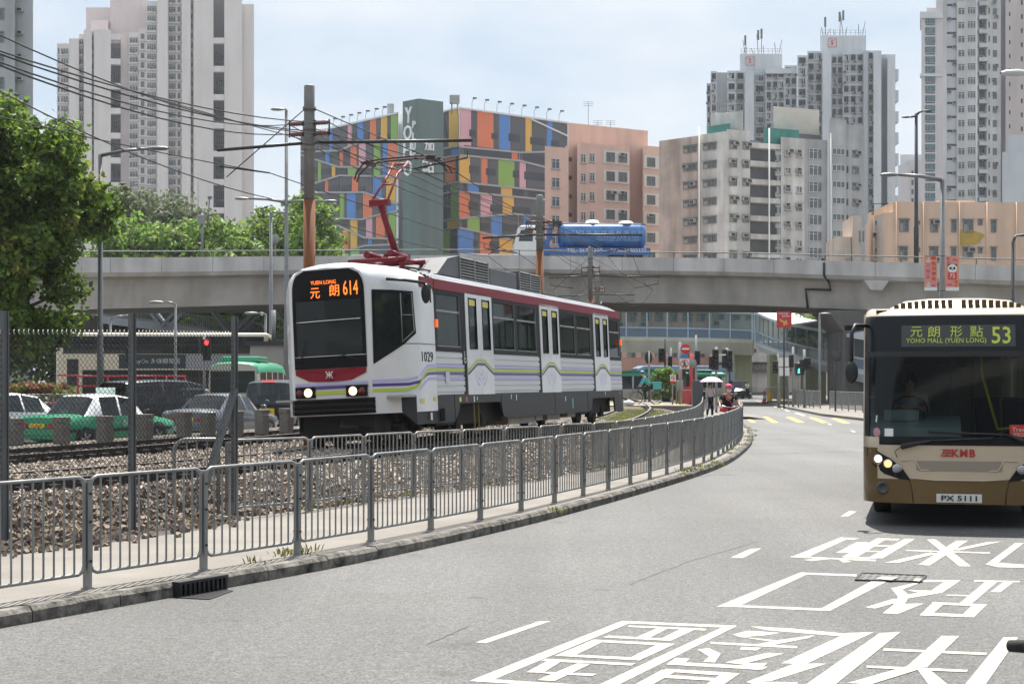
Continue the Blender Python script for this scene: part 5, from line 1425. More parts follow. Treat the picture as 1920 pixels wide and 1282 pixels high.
# front skin below and behind the dark mask
rows_ = []
for z in (.6, .92, 1.3, 1.75, 2.45, 2.82, 3.0, 3.1, 3.2, 3.28):
    wz = FW * .95 * float(np.interp(z, [2.82, 3.0, 3.12, 3.22, 3.3], [1, .99, .96, .89, .7]))
    rows_.append([Vector((wz * k_ / 6, fu(wz * k_ / 6) + .012, z)) for k_ in range(-6, 7)])
mb.grid(rows_, 0, True)
cab = mb.build('cab', trw, tram)
# dark mask with display and windscreen
def maskw(z): return .712 * float(np.interp(z, [1.5, 2.75, 2.95, 3.08, 3.18, 3.26], [1, 1, .99, .95, .86, .62]))
def front_patch(zs, material, name, out=.0, parent=tram, w=maskw):
    q = MB(); rr = []
    for z in zs:
        ww = w(z); rr.append([Vector((ww * k_ / 8, fu(ww * k_ / 8) - out, z)) for k_ in range(-8, 9)])
    q.grid(rr, 0, True); return q.build(name, material, parent)
msk = front_patch([1.46, 1.69], trk, 'front_mask'); front_patch([2.70, 2.8, 2.95, 3.0, 3.05, 3.1, 3.14, 3.18, 3.22, 3.26], trk, 'display_glass')
for s_ in (-1, 1): q = MB(); q.extrude([Vector((s_ * .712, fu(.712), 1.69)), Vector((s_ * .645, fu(.645), 1.69)), Vector((s_ * .645, fu(.645), 2.70)), Vector((s_ * .712, fu(.712), 2.70))], (0, -.004, 0)); q.build('mask_border', trk, tram, fixn=True)
wsg = front_patch([1.69, 2.0, 2.4, 2.70], glass('tram_windscreen', (.012, .013, .015), .25, spec=.2), 'windscreen', .001, w=lambda z: .645)
q = MB(); q.tube([Vector((.63 * k_ / 6, fu(.63 * k_ / 6) - .012, 2.33 + .012 * k_ / 6)) for k_ in range(-6, 7)], .012, 5); q.tube([Vector((.7 * k_ / 6, fu(.7 * k_ / 6) - .008, 1.685)) for k_ in range(-6, 7)], .008, 4); q.build('screen_bar', chrome, tram)
q = MB(); q.tube([(-.6, fu(.6) - .02, 1.56), (-.52, fu(.52) - .03, 1.75), (-.45, fu(.4) - .03, 2.0)], .012, 5); q.build('wiper', black, tram); q = MB(); q.tube([(.55, fu(.55) - .02, 1.6), (.2, fu(.2) - .03, 1.72)], .012, 5); q.build('wiper', black, tram)
def fl_(x, z, out=.014): return frame(Vector((x, fu(x) - out, z)), (1, (fu(x + .01) - fu(x - .01)) / .02, 0), (0, 0, 1))
lettering('元', .3, tram, fl_(-.22, 2.84), ledo, .002, fit=(.19, .19)); lettering('朗', .3, tram, fl_(.16, 2.875), ledo, .002, fit=(.19, .21)); lettering('614', .3, tram, fl_(.47, 2.905), ledo, .002, bold=.0, fit=(.28, .26)); lettering('YUEN LONG', .1, tram, fl_(-.05, 3.03), ledo, .002, fit=(.5, .07))
# red nose panel with round emblem
q = MB(); pts = []
for x, z in [(-.70 + 1.4 * k_ / 10, 1.455) for k_ in range(11)] + [(.69, 1.36), (.42, 1.235), (.22, 1.22), (0, 1.215), (-.22, 1.22), (-.42, 1.235), (-.70, 1.36)]: pts.append(Vector((x, fu(x) - .004, z)))
cpt = Vector((0, fu(0) - .004, 1.34)); q.add(pts + [cpt], [(i, (i + 1) % len(pts), len(pts)) for i in range(len(pts))]); q.build('nose_panel', trm, tram)
q = MB(); q.lathe([(0, .008), (.10, .008), (.105, 0)], (0, fu(0) - .006, 1.340), 20, 0, M=Matrix.Rotation(R(90), 3, 'X'))
for s_ in (-1, 1):
    q.tube([(s_ * .065, fu(0) - .022, 1.405), (s_ * .035, fu(0) - .022, 1.360), (0, fu(0) - .022, 1.350)], .011, 5, 1); q.tube([(s_ * .065, fu(0) - .022, 1.275), (s_ * .035, fu(0) - .022, 1.320), (0, fu(0) - .022, 1.332)], .011, 5, 1)
q.tube([(0, fu(0) - .022, 1.405), (0, fu(0) - .022, 1.275)], .011, 5, 1); q.tube([(-.05, fu(0) - .022, 1.341), (.05, fu(0) - .022, 1.341)], .011, 5, 1)
q.build('emblem', [trm, trw], tram)
# front stripes
for z0, z1, m_ in ((1.155, 1.2, lav), (1.085, 1.14, pur), (.985, 1.05, lim)):
    front_patch([z0, z1], m_, 'stripe', .003, w=lambda z: .715)
# headlights
for s_ in (-1, 1):
    x = s_ * .50; q = MB(); q.bx(x - .2, x + .2, fu(x) - .035, fu(x) + .05, .93, 1.135); h = q.build('headlight', trk, tram, bevel=.012)
    q = MB(); q.lathe([(0, .03), (.055, .022), (.08, 0)], (x - s_ * .06, fu(x) - .036, 1.03), 16, 0, M=Matrix.Rotation(R(90), 3, 'X')); q.build('lamp', headl, h)
    q = MB(); q.lathe([(0, .02), (.05, .012), (.06, 0)], (x + s_ * .115, fu(x) - .036, 1.03), 14, 0, M=Matrix.Rotation(R(90), 3, 'X')); q.build('tail_lamp', mat('dim_red_lens', (.16, .012, .008), .2), h)
# bumper and coupler gear
q = MB(); rr = []
for z, o_ in ((.62, -.01), (.68, -.05), (.72, -.03), (.78, -.05), (.82, -.03), (.88, -.05), (.905, 0)):
    rr.append([Vector((.82 * k_ / 8, fu(.78 * k_ / 8) + o_ - .03 + (.12 if abs(k_) == 8 else 0), z)) for k_ in range(-8, 9)])
q.grid(rr, 0, False); q.bx(-.8, .8, .02, .8, .62, .9); q.build('bumper', trk, tram)
q = MB(); q.bx(-.75, .75, .15, 2.6, .25, .62); q.bx(-1.05, 1.05, 2.6, 17.6, .3, .9); q.extrude([(-.7, .1, .62), (-.7, .1, .35), (-.45, .5, .12), (.5, .5, .12), (.7, .1, .35), (.7, .1, .62)], (0, .06, 0))
for u in (.9, 1.8): 
    for s_ in (-1, 1): q.cyl((s_ * .45, u, .33), (s_ * 1.02, u, .33), .1, 10)
q.tube([(.2, -.02, .45), (.2, -.12, .38), (.5, -.1, .36)], .05, 6)
q.build('underframe', udm, tram, fixn=True)
for u in (.95, 1.95, 3.9, 5.7, 14.9, 16.6):
    for s_ in (-1, 1):
        q = MB(); q.lathe([(.0, -.07), (.33, -.07), (.36, -.05), (.33, -.03), (.33, .06), (.12, .06), (.1, .12), (0, .12)], (s_ * .74, u, .335), 22, 0, M=Matrix.Rotation(R(90) * s_, 3, 'Y')); q.build('wheel', mat('wheel_steel', (.05, .045, .04), .7, .4), tram)
for u0, u1 in ((3.3, 6.2), (14.5, 17.1)):
    q = MB(); q.bx(.86, 1.0, u0 + .2, u1 - .2, .28, .5); 
    for uu in (u0 + .6, u1 - .6): q.box((1.02, uu, .34), (.12, .3, .28)); q.cyl((1.0, uu, .34), (1.1, uu, .34), .1)
    q.build('bogie_frame', udm, tram)
def sp_(u, z, out=0.0):
    """point on the right-hand side of the tram"""
    if u < U0:
        x = tw(u); nx, nu = U0, -(TW - FW); L_ = math.hypot(nx, nu); return Vector((x + out * nx / L_, u + out * nu / L_, z))
    return Vector((TW + out, u, z))
# cab side window and lettering
q = MB(); pts = [sp_(.06, 1.50, .012), sp_(.5, 1.74, .012), sp_(.72, 1.86, .012), sp_(1.0, 2.06, .012), sp_(.96, 2.84, .012), sp_(.5, 2.86, .012), sp_(.08, 2.86, .012)]
q.poly(pts, 0); q.build('side_mask', trk, tram)
q = MB(); q.poly([sp_(.10, 1.78, .02), sp_(.62, 1.84, .02), sp_(.64, 2.80, .02), sp_(.12, 2.80, .02)], 0); q.build('cab_window', gdark, tram)
q = MB(); q.poly([sp_(.68, 1.92, .02), sp_(.94, 2.12, .02), sp_(.91, 2.78, .02), sp_(.68, 2.78, .02)], 0); cw = q.build('cab_window', gdark, tram)
q = MB(); L_ = [sp_(.67, 1.9, .024), sp_(.95, 2.11, .024), sp_(.92, 2.80, .024), sp_(.67, 2.80, .024), sp_(.67, 1.9, .024)]; q.tube(L_, .012, 5); q.tube([sp_(.67, 2.4, .024), sp_(.94, 2.4, .024)], .01, 5); q.build('frame', galv, cw)
q = MB(); q.tube([sp_(.7, 1.87, .003), sp_(U0, 1.87, .003), sp_(2.0, 1.87, .003)], .007, 4); q.build('panel_joint', trk, tram)
lettering('1029', .2, tram, frame(sp_(1.52, 1.63, .006), (0, 1, 0), (0, 0, 1)), trk, .002, fit=(.62, .19))
def band(pts, t, m_, name='stripe', out=.004):
    q = MB(); n = []
    for i in range(len(pts) - 1):
        for k_ in range(6): n.append((pts[i][0] + (pts[i + 1][0] - pts[i][0]) * k_ / 6, pts[i][1] + (pts[i + 1][1] - pts[i][1]) * k_ / 6))
    n.append(pts[-1])
    q.grid([[sp_(u, z - t / 2, out) for u, z in n], [sp_(u, z + t / 2, out) for u, z in n]], 0, False); return q.build(name, m_, tram)
band([(.03, 1.19), (.8, 1.2), (1.0, 1.24), (1.45, 1.44), (1.55, 1.46), (1.995, 1.465)], .055, lav, out=.003); band([(1.02, 1.02), (1.3, 1.13), (1.5, 1.2), (1.6, 1.215), (1.995, 1.22)], .055, lav, out=.003); band([(.03, 1.12), (.8, 1.12), (1.05, 1.16), (1.4, 1.28), (1.55, 1.31), (1.995, 1.32)], .055, pur, out=.004); band([(.03, 1.02), (.75, 1.02), (.95, 1.06), (1.3, 1.28), (1.48, 1.37), (1.6, 1.39), (1.995, 1.395)], .06, lim, out=.006)
# body: roof, right and left walls
q = MB(); 
pr_ = [(TW, 3.14), (TW - .02, 3.17), (1.26, 3.165), (1.25, 3.2), (1.2, 3.2), (1.18, 3.24), (1.12, 3.235), (1.10, 3.275), (1.03, 3.27), (1.0, 3.31), (.8, 3.36), (.45, 3.405), (0, 3.425)]
full = [(x, z) for x, z in pr_] + [(-x, z) for x, z in pr_[-2::-1]]
q.grid([[Vector((x, u, z)) for x, z in full] for u in (2.0, 6, 12, 17.6)] + [[Vector((x * .99, 17.9, z - .06)) for x, z in full], [Vector((x * .93, TL, z - .25)) for x, z in full]], 0, False); q.build('roof', trs, tram)
q = MB(); q.bx(-1.3, 1.3, TL - .04, TL, .6, 3.1); q.build('rear_wall', trw, tram)
q = MB(); q.bx(-1.325, -1.29, 2.0, TL, .92, 1.8); q.bx(-1.325, -1.29, 2.0, TL, 2.9, 3.15)
for u in (2, 3.8, 5.7, 7.5, 9.4, 11.3, 13, 14.8, 16.6, 18): q.bx(-1.325, -1.29, u - .06, u + .06, 1.8, 2.9)
q.build('far_wall', trs, tram)
q = MB(); q.quad((-1.3, 2, 1.8), (-1.3, TL, 1.8), (-1.3, TL, 2.9), (-1.3, 2, 2.9)); q.build('window', gsee, tram)
q = MB(); q.bx(1.30, TW + .012, 1.25, TL, 2.945, 3.145); q.add([], []); q.build('roof_band', trm, tram, bevel=.01)
q = MB(); q.bx(1.335, TW + .018, 1.985, 2.005, 2.945, 3.145); q.build('band_joint', trk, tram)
doors = [(3.9, 5.7), (9.5, 11.25), (14.85, 16.6)]; bays = [(2.0, 3.72, 1), (5.7, 9.35, 2), (11.25, 14.7, 2), (16.6, TL, 1)]
rib = [(.92, 0), (.95, .0), (.96, .014), (1.05, .014), (1.06, 0), (1.075, 0), (1.085, .014), (1.17, .014), (1.18, 0), (1.19, .014), (1.25, .014), (1.26, 0), (1.285, 0), (1.292, .014), (1.345, .014), (1.352, 0), (1.36, 0), (1.366, .014), (1.425, .014), (1.432, 0), (1.44, .014), (1.49, .014), (1.5, 0), (1.51, .014), (1.6, .014), (1.61, 0), (1.625, 0), (1.635, .014), (1.72, .014), (1.73, 0), (1.75, 0)]
for u0, u1, nw in bays:
    q = MB(); q.grid([[Vector((TW - .014 + o_, u, z)) for z, o_ in rib] for u in (u0, u1)], 0, False)
    for i in range(len(rib) - 1):
        z = (rib[i][0] + rib[i + 1][0]) / 2
        if 1.19 <= z <= 1.25: q.m[i] = 1
        elif 1.292 <= z <= 1.345: q.m[i] = 3
        elif 1.366 <= z <= 1.425: q.m[i] = 2
        elif 1.44 <= z <= 1.49: q.m[i] = 1
    q.bx(TW - .05, TW - .015, u0, u1, .9, 1.75, 0); q.build('side_panel', [trs, lav, lim, pur], tram)
    q = MB(); fw_ = .09; wd = (u1 - u0) / nw
    q.bx(TW - .06, TW - .002, u0, u1, 1.745, 1.84); q.bx(TW - .06, TW - .002, u0, u1, 2.86, 2.945)
    for i in range(nw + 1):
        u = u0 + wd * i; a_, b_ = (u, u + fw_ * 1.6) if i == 0 else (u - fw_ * 1.6, u) if i == nw else (u - fw_, u + fw_); q.bx(TW - .06, TW - .002, a_, b_, 1.84, 2.86)
    q.build('window_band', trk, tram)
    for i in range(nw):
        a_, b_ = u0 + wd * i + (.144 if i == 0 else .09), u0 + wd * (i + 1) - (.144 if i == nw - 1 else .09)
        q = MB(); q.quad((TW - .03, a_, 1.84), (TW - .03, b_, 1.84), (TW - .03, b_, 2.86), (TW - .03, a_, 2.86)); w_ = q.build('window', glass('tram_glass', (.012, .022, .02), .22, thru=(.42, .55, .5), spec=.1), tram)
        q = MB(); q.bx(TW - .04, TW - .012, a_, b_, 2.52, 2.56); q.bx(TW - .03, TW - .006, a_, b_, 1.84, 1.86); q.bx(TW - .03, TW - .006, b_ - .018, b_, 1.84, 2.86); q.build('frame', galv, w_)
def arcz(u, c, hw, base, h):
    x = abs(u - c) / hw
    return base + (h if x < .28 else h * max(0, (1 - (x - .28) / .66)))
for u0, u1 in doors:
    q = MB(); q.bx(TW - .06, TW - .004, u0 - .2, u0, .9, 2.945); q.build('door_pocket', trk, tram)
    c = (u0 + u1) / 2; hw = (u1 - u0) / 2
    for a_, b_ in ((u0, c - .008), (c + .008, u1)):
        q = MB(); x0, x1 = TW - .04, TW + .012; wa, wb = a_ + .2, b_ - .2
        q.bx(x0, x1, a_, b_, .89, 1.83); q.bx(x0, x1, a_, b_, 2.87, 3.0); q.bx(x0, x1, a_, wa, 1.83, 2.87); q.bx(x0, x1, wb, b_, 1.83, 2.87)
        nn = [a_ + (b_ - a_) * k_ / 10 for k_ in range(11)]
        for base, t, h, mi, o_ in ((1.395, .06, .2, 2, .003), (1.318, .055, .2, 3, .004)):
            q.grid([[Vector((x1 + o_, u, arcz(u, c, hw, base, h) - t / 2)) for u in nn], [Vector((x1 + o_, u, arcz(u, c, hw, base, h) + t / 2)) for u in nn]], mi, False)
        for r_ in (.14, .26, .38):
            arc = [(c + r_ * math.sin(t_) * 1.15, 1.42 - r_ * math.cos(t_) * .95) for t_ in [R(-80 + 16 * k_) for k_ in range(11)]]
            arc = [p for p in arc if a_ <= p[0] <= b_]
            if len(arc) > 1: q.grid([[Vector((x1 + .002, u, z - .022)) for u, z in arc], [Vector((x1 + .002, u, z + .022)) for u, z in arc]], 1, False)
        d = q.build('door_leaf', [trw, lav, lim, pur], tram)
        q = MB(); q.quad((x1 - .012, wa, 1.83), (x1 - .012, wb, 1.83), (x1 - .012, wb, 2.87), (x1 - .012, wa, 2.87)); q.build('window', glass('tram_glass'), d)
        q = MB(); q.tube([(x1, wa, 1.83), (x1, wb, 1.83), (x1, wb, 2.87), (x1, wa, 2.87), (x1, wa, 1.83)], .018, 4, smooth=False); q.build('window_seal', trk, d)
        q = MB(); q.quad((x1 - .009, wa + .02, 2.72), (x1 - .009, wb - .02, 2.72), (x1 - .009, wb - .02, 2.84), (x1 - .009, wa + .02, 2.84)); q.build('sticker', sty, d)
q = MB(); q.bx(TW + .0, TW + .006, 3.62, 3.86, 1.5, 1.78); pl_ = q.build('wheelchair_sign', trk, tram)
q = MB(); x = TW + .012; q.tube([(x, 3.72, 1.73), (x, 3.72, 1.63), (x, 3.79, 1.62), (x, 3.81, 1.56)], .009, 4); q.tube([(x, 3.74 + .055 * math.cos(a), 1.585 + .055 * math.sin(a)) for a in [R(100 + 26 * k_) for k_ in range(10)]], .009, 4); q.lathe([(0, .002), (.016, 0)], (x, 3.72, 1.755), 10, 0, M=Matrix.Rotation(R(90), 3, 'Y')); q.build('symbol', stw, pl_)
q = MB(); q.bx(TW, TW + .04, 2.02, 2.12, 2.2, 2.36); q.build('side_lamp', amber, tram, bevel=.012); q = MB(); q.bx(TW, TW + .05, 17.96, 18.06, 2.18, 2.34); q.build('side_lamp', amber, tram, bevel=.012)
q = MB(); q.bx(TW + .002, TW + .02, 2.5, 2.72, 1.13, 1.35); q.build('access_hatch', trs, tram)
# skirt
q = MB()
sk = [(.62, .90), (.62, .62), (.95, .36), (2.95, .36), (3.25, .56), (3.35, .72), (6.1, .72), (6.3, .40), (6.6, .36), (14.0, .36), (14.3, .42), (14.45, .70), (17.0, .70), (17.1, .32), (17.6, .28), (TL, .3)]
top_ = [(u, .905) for u, z in sk]
A_ = [sp_(u, z, .004) for u, z in sk]; B_ = [sp_(u, z, .004) for u, z in top_]
q.grid([A_, B_], 0, False); q.grid([[p - Vector((.05, 0, 0)) for p in A_], A_], 0, False)
skt = q.build('skirt', trg, tram)
q = MB()
for u in (3.0, 6.15, 10.6, 13.9): q.tube([sp_(u, .40, .006), sp_(u, .9, .006)], .006, 4)
q.build('skirt_joint', trk, tram)
for u, z, w_, h_, m_ in ((1.15, .80, .2, .08, sty), (1.85, .83, .16, .08, sty), (3.35, .80, .13, .09, sty), (3.75, .8, .12, .09, redp), (4.25, .8, .07, .12, stw), (4.45, .81, .05, .07, stw), (1.6, .5, .1, .14, stw), (6.9, .82, .05, .1, stw), (7.3, .8, .06, .13, stw), (11.6, .72, .07, .12, stw), (12.3, .6, .12, .25, mat('sticker_green', (.1, .4, .25), .5)), (15.9, .82, .05, .1, stw), (17.7, .82, .1, .1, redp)):
    q = MB(); q.poly([sp_(u - w_ / 2, z - h_ / 2, .009), sp_(u + w_ / 2, z - h_ / 2, .009), sp_(u + w_ / 2, z + h_ / 2, .009), sp_(u - w_ / 2, z + h_ / 2, .009)]); q.build('sticker', m_, tram)
q = MB(); q.bx(TW, TW + .09, 2.15, 2.35, .4, .64); q.build('step_box', trg, tram, bevel=.01)
q = MB(); q.tube([(1.2, 4.6, .78), (1.2, 4.6, .1), (1.2, 4.9, .1), (1.2, 4.9, .78), (1.2, 4.6, .78)], .02, 4, smooth=False); q.build('step_frame', mat('dull_yellow', (.22, .18, .04), .7), tram)
q = MB()
for u0, u1, z0 in ((7.0, 9.2, .2), (9.3, 9.9, .24), (10.3, 11.5, .22), (12.2, 13, .25)): q.bx(.6, 1.2, u0, u1, z0, .42)
q.build('equipment_box', mat('dusty_grey', (.3, .29, .27), .8, var=.3, vscale=3), tram)
# roof machinery
q = MB(); q.extrude([(-.95, 3.5, 3.36), (-.95, 4.9, 3.36), (-.95, 4.9, 3.82), (-.95, 4.2, 3.72)], (1.85, 0, 0)); q.build('roof_cowl', mat('roof_grey', (.09, .093, .1), .6, var=.2, vscale=2), tram, fixn=True)
def roofunit(u0, u1, zt, grille):
    q = MB(); q.bx(-.95, .9, u0, u1, 3.3, zt); c = q.build('roof_unit', mat('roof_grey', (.09, .093, .1)), tram, bevel=.02)
    if grille:
        q = MB(); x = .915
        for z in np.linspace(3.36, zt - .03, 8): q.box((x, (u0 + u1) / 2, z), (.02, u1 - u0 - .08, .018), M=Matrix.Rotation(.5, 3, 'Y'))
        for u in (u0 + .03, (u0 + u1) / 2, u1 - .03): q.box((x, u, (3.33 + zt) / 2), (.03, .035, zt - 3.33))
        q.build('grille', galv, c)
        q = MB(); q.quad((.903, u0 + .03, 3.33), (.903, u1 - .03, 3.33), (.903, u1 - .03, zt - .02), (.903, u0 + .03, zt - .02)); q.build('opening', trk, c)
roofunit(4.9, 6.95, 3.82, True); roofunit(7.1, 9.2, 3.72, False); roofunit(9.35, 11.2, 3.80, True)
q = MB(); q.tube([(.7, 2.2, 3.42), (.7, 4.5, 3.45)], .02, 5); q.tube([(.5, 11.4, 3.43), (.5, 17, 3.43)], .025, 5); q.tube([(.75, 11.3, 3.39), (.75, 17.5, 3.39)], .02, 5); q.tube([(.9, 17.55, 3.3), (.9, 17.75, 3.46)], .02, 5); q.build('roof_cable', black, tram)
# pantograph
pg = mat('pantograph_red', (.16, .011, .02), .5, spec=.3); pgl = mat('pantograph_pink', (.24, .035, .045), .5)
q = MB()
for s_ in (-.42, .42): q.tube([(s_, 2.5, 3.62), (s_, 4.7, 3.62)], .045, 6)
for u in (2.55, 3.6, 4.65): q.tube([(-.62, u, 3.62), (.62, u, 3.62)], .05, 6)
for s_ in (-.5, .5):
    for u in (2.6, 4.6): q.lathe([(.05, 0), (.08, .03), (.05, .06), (.08, .09), (.05, .12), (.06, .2)], (s_, u, 3.42), 10)
q.bx(-.2, .2, 3.4, 3.9, 3.62, 3.82)
for s_ in (-.25, .25): q.tube([(s_, 2.6, 3.75), (s_, 3.5, 3.72)], .07, 8)
pb_ = q.build('pantograph_base', pg, tram)
q = MB(); q.tube([(0, 3.65, 3.78), (0, 2.78, 4.80)], [.075, .055], 10); q.tube([(.16, 3.15, 3.72), (.1, 2.72, 4.72)], .025, 6); q.tube([(-.18, 2.8, 4.8), (.18, 2.8, 4.8)], .06, 8); q.bx(-.2, .2, 2.72, 2.9, 4.72, 4.84); q.build('lower_arm', pg, tram)
q = MB()
for s_ in (-1, 1): q.tube([(s_ * .17, 2.82, 4.84), (s_ * .1, 3.6, 5.45), (s_ * .16, 4.1, 5.74)], .026, 6)
q.tube([(-.12, 3.3, 5.21), (.12, 3.3, 5.21)], .022, 6); q.tube([(-.15, 4.08, 5.72), (.15, 4.08, 5.72)], .03, 6); q.build('upper_arm', pgl, tram)
q = MB()
for du in (-.16, .16):
    q.tube([(-.82, 4.1 + du, 5.80), (-.4, 4.1 + du, 5.84), (.4, 4.1 + du, 5.84), (.82, 4.1 + du, 5.80)], .022, 6)
for s_ in (-1, 1):
    q.tube([(s_ * .62, 3.94, 5.83), (s_ * .8, 3.96, 5.76), (s_ * .95, 4.0, 5.62), (s_ * 1.02, 4.05, 5.48)], .018, 6); q.tube([(s_ * .62, 4.26, 5.83), (s_ * .85, 4.26, 5.74), (s_ * 1.0, 4.26, 5.6), (s_ * 1.06, 4.26, 5.46)], .018, 6); q.bx(s_ * .66 - .05, s_ * .66 + .05, 3.92, 4.28, 5.74, 5.83)
q.build('collector_head', mat('collector_dark', (.05, .022, .022), .6), tram)
# mirror
q = MB(); q.tube([sp_(.35, 3.05, .05), sp_(.6, 3.02, .25), sp_(1.0, 2.98, .28), sp_(1.05, 2.93, .28)], .03, 6); q.tube([sp_(1.05, 2.95, .28), sp_(1.12, 2.62, .25)], .015, 5); mi_ = q.build('mirror', black, tram)
q = MB(); q.lathe([(0, .02), (.07, .02), (.09, 0), (.08, -.05), (0, -.07)], sp_(1.02, 2.78, .3), 16, 0, M=Matrix.Rotation(R(90), 3, 'X') @ Matrix.Diagonal((1, 2.1, 1)).to_3x3()); q.build('mirror_head', black, mi_)
# inside
q = MB(); q.bx(-1.27, 1.27, .3, 18, .88, .92); q.bx(-1.25, 1.25, 2.0, 18, 3.0, 3.06); q.bx(-1.26, 1.26, 1.95, 2.0, .92, 3.0); q.build('floor', inm, tram)
for u in [2.9, 6.4, 7.3, 8.2, 9.0, 11.9, 12.8, 13.7, 17.2]:
    for x in (-.85, .85):
        q = MB(); q.bx(x - .38, x + .38, u - .05, u + .35, 1.25, 1.36); q.bx(x - .38, x + .38, u + .28, u + .36, 1.36, 1.95); q.build('seat', seatm, tram, bevel=.03)
q = MB()
for u in (3.8, 5.8, 9.4, 11.3, 14.7, 16.7):
    for x in (-.5, .5): q.cyl((x, u, .92), (x, u, 3.0), .018, 8)
q.build('grab_pole', mat('pole_steel', (.4, .4, .4), .3, .6), tram)
q = MB(); q.extrude([(-.7, .12, .95), (-.7, .12, 1.62), (-.7, .38, 1.72), (-.7, .6, 1.5), (-.7, .6, .95)], (1.4, 0, 0)); q.build('dashboard', mat('cab_dash', (.04, .042, .045), .6), tram, fixn=True)
q = MB(); q.tube([(-.2, .5, 1.6), (-.2, .9, 2.9)], .03, 6); q.bx(-.7, .1, 1.6, 1.64, .95, 2.9); q.build('cab_partition', mat('cab_beige', (.35, .31, .26), .7), tram)
# ================================================================ single-deck bus at the right
champ = mat('champagne_paint', (0.56, 0.47, 0.35), .3, .25, var=.04, vscale=1, clear=.5)
goldd = mat('bronze_paint', (0.14, 0.085, 0.026), .28, .45, var=.05, vscale=1, clear=.5)
bblk = mat('bus_black', (0.008, 0.009, 0.011), .25, spec=.25)
ledg = glow('yellow_green_led', (.36, .42, .05), .16)
bus = thing('bus', 'champagne and bronze single deck bus on route 53 facing the camera', 'bus', (5.74, 20.55, 0), R(-14.6))
BW, BL = 1.22, 11.3
def plan(z):
    """half outline of the bus at height z, from the centre of the front round to the side"""
    rake = float(np.interp(z, [.3, 1.1, 1.3, 2.3, 2.75, 2.86], [.0, 0, .03, .16, .30, .52]))
    return [(0, -.10 + rake), (.3, -.095 + rake), (.6, -.075 + rake), (.85, -.03 + rake), (1.02, .04 + rake), (1.13, .14 + rake), (1.195, .28 + rake), (BW, .5 + rake), (BW, 1.2)]
def bring(z, k=1.0):
    p = plan(z); return [Vector((-x * k, y, z)) for x, y in p[::-1]] + [Vector((x * k, y, z)) for x, y in p[1:]]
zs = [.31, .36, .5, .62, .75, .9, 1.02, 1.1, 1.16, 1.25, 1.6, 2.0, 2.2, 2.4, 2.6, 2.7, 2.74, 2.78, 2.815]
mb = MB(); rws = [bring(z, 1 if z < 2.7 else 1 - (z - 2.7) * .18) for z in zs]
mb.grid(rws, 0, True)
n = len(rws[0]) - 1
for i in range(len(mb.m)):
    z = (zs[i // n] + zs[i // n + 1]) / 2; c_ = abs(i % n - (n - 1) / 2)
    if z < .6 or (c_ > 4 and z < 1.0): mb.m[i] = 1
    if 1.16 < z < 2.74 and c_ <= 6: mb.m[i] = 2
drop = [i for i in range(len(mb.f)) if 1.16 < (zs[i // n] + zs[i // n + 1]) / 2 < 2.2 and abs(i % n - (n - 1) / 2) <= 5]
for i in sorted(drop, reverse=True): del mb.f[i], mb.m[i], mb.sm[i]
top = rws[-1]; mb.grid([top, [Vector((p.x * .96, max(p.y, .9), 2.86)) for p in top]], 0, True)
for s_ in (-1, 1):
    x = s_ * BW
    mb.bx(x - .02, x + .02, 1.2, BL, .31, 1.1, 1); mb.bx(x - .02, x + .02, 1.2, BL, 1.1, 1.25, 0); mb.bx(x - .02, x + .02, 1.2, BL, 2.3, 2.8, 0)
mb.bx(-1.18, 1.18, .9, BL, 2.76, 2.86, 0); mb.bx(-BW, BW, BL - .05, BL, .31, 2.8, 0)
mb.build('body', [champ, goldd, bblk], bus)
for s_ in (-1, 1):
    for i in range(6):
        q = MB(); q.bx(s_ * BW - .012, s_ * BW + .012, 1.25 + i * 1.66, 2.87 + i * 1.66, 1.25, 2.3); q.build('window', gdark, bus)
# windscreen and display glass
def bpatch(z0, z1, x0, x1, m_, name, out=.006, parent=bus, nz=6, nx=24):
    q = MB(); rr = []
    for k_ in range(nz + 1):
        z = z0 + (z1 - z0) * k_ / nz; pl = plan(z); xs_ = [p[0] for p in pl[:8]]; ys_ = [p[1] for p in pl[:8]]
        rr.append([Vector((x, float(np.interp(abs(x), xs_, ys_)) - out, z)) for x in np.linspace(x0, x1, nx + 1)])
    q.grid(rr, 0, True); return q.build(name, m_, parent)
bpatch(1.16, 2.2, -1.19, 1.19, glass('bus_windscreen', (.012, .015, .016), .62, .02), 'windscreen')
bpatch(2.27, 2.70, -1.12, 1.12, bblk, 'display_glass')
bpatch(2.2, 2.27, -1.19, 1.19, black, 'screen_divider', .012)
bpatch(2.33, 2.61, -.72, .70, mat('display_panel', (.04, .042, .042), .4), 'display_panel', .009)
def by(x, z): 
    pl = plan(z); return float(np.interp(abs(x), [p[0] for p in pl[:8]], [p[1] for p in pl[:8]]))
def bf(x, z, out=.016):
    dx, dz = (by(x + .02, z) - by(x - .02, z)) / .04, (by(x, z + .02) - by(x, z - .02)) / .04
    return frame(Vector((x, by(x, z) - out, z)), (1, dx, 0), Vector((0, dz, 1)))
for t_, x, z, w_, h_ in (('元', -.53, 2.525, .15, .14), ('朗', -.31, 2.525, .15, .15), ('形', -.03, 2.525, .15, .15), ('點', .22, 2.525, .16, .15), ('YOHO MALL (YUEN LONG)', -.16, 2.40, 1.0, .085), ('53', .525, 2.475, .235, .23)):
    lettering(t_, .2, bus, bf(x, z), ledg, .002, bold=.002 if t_ == '53' else 0, fit=(w_, h_))
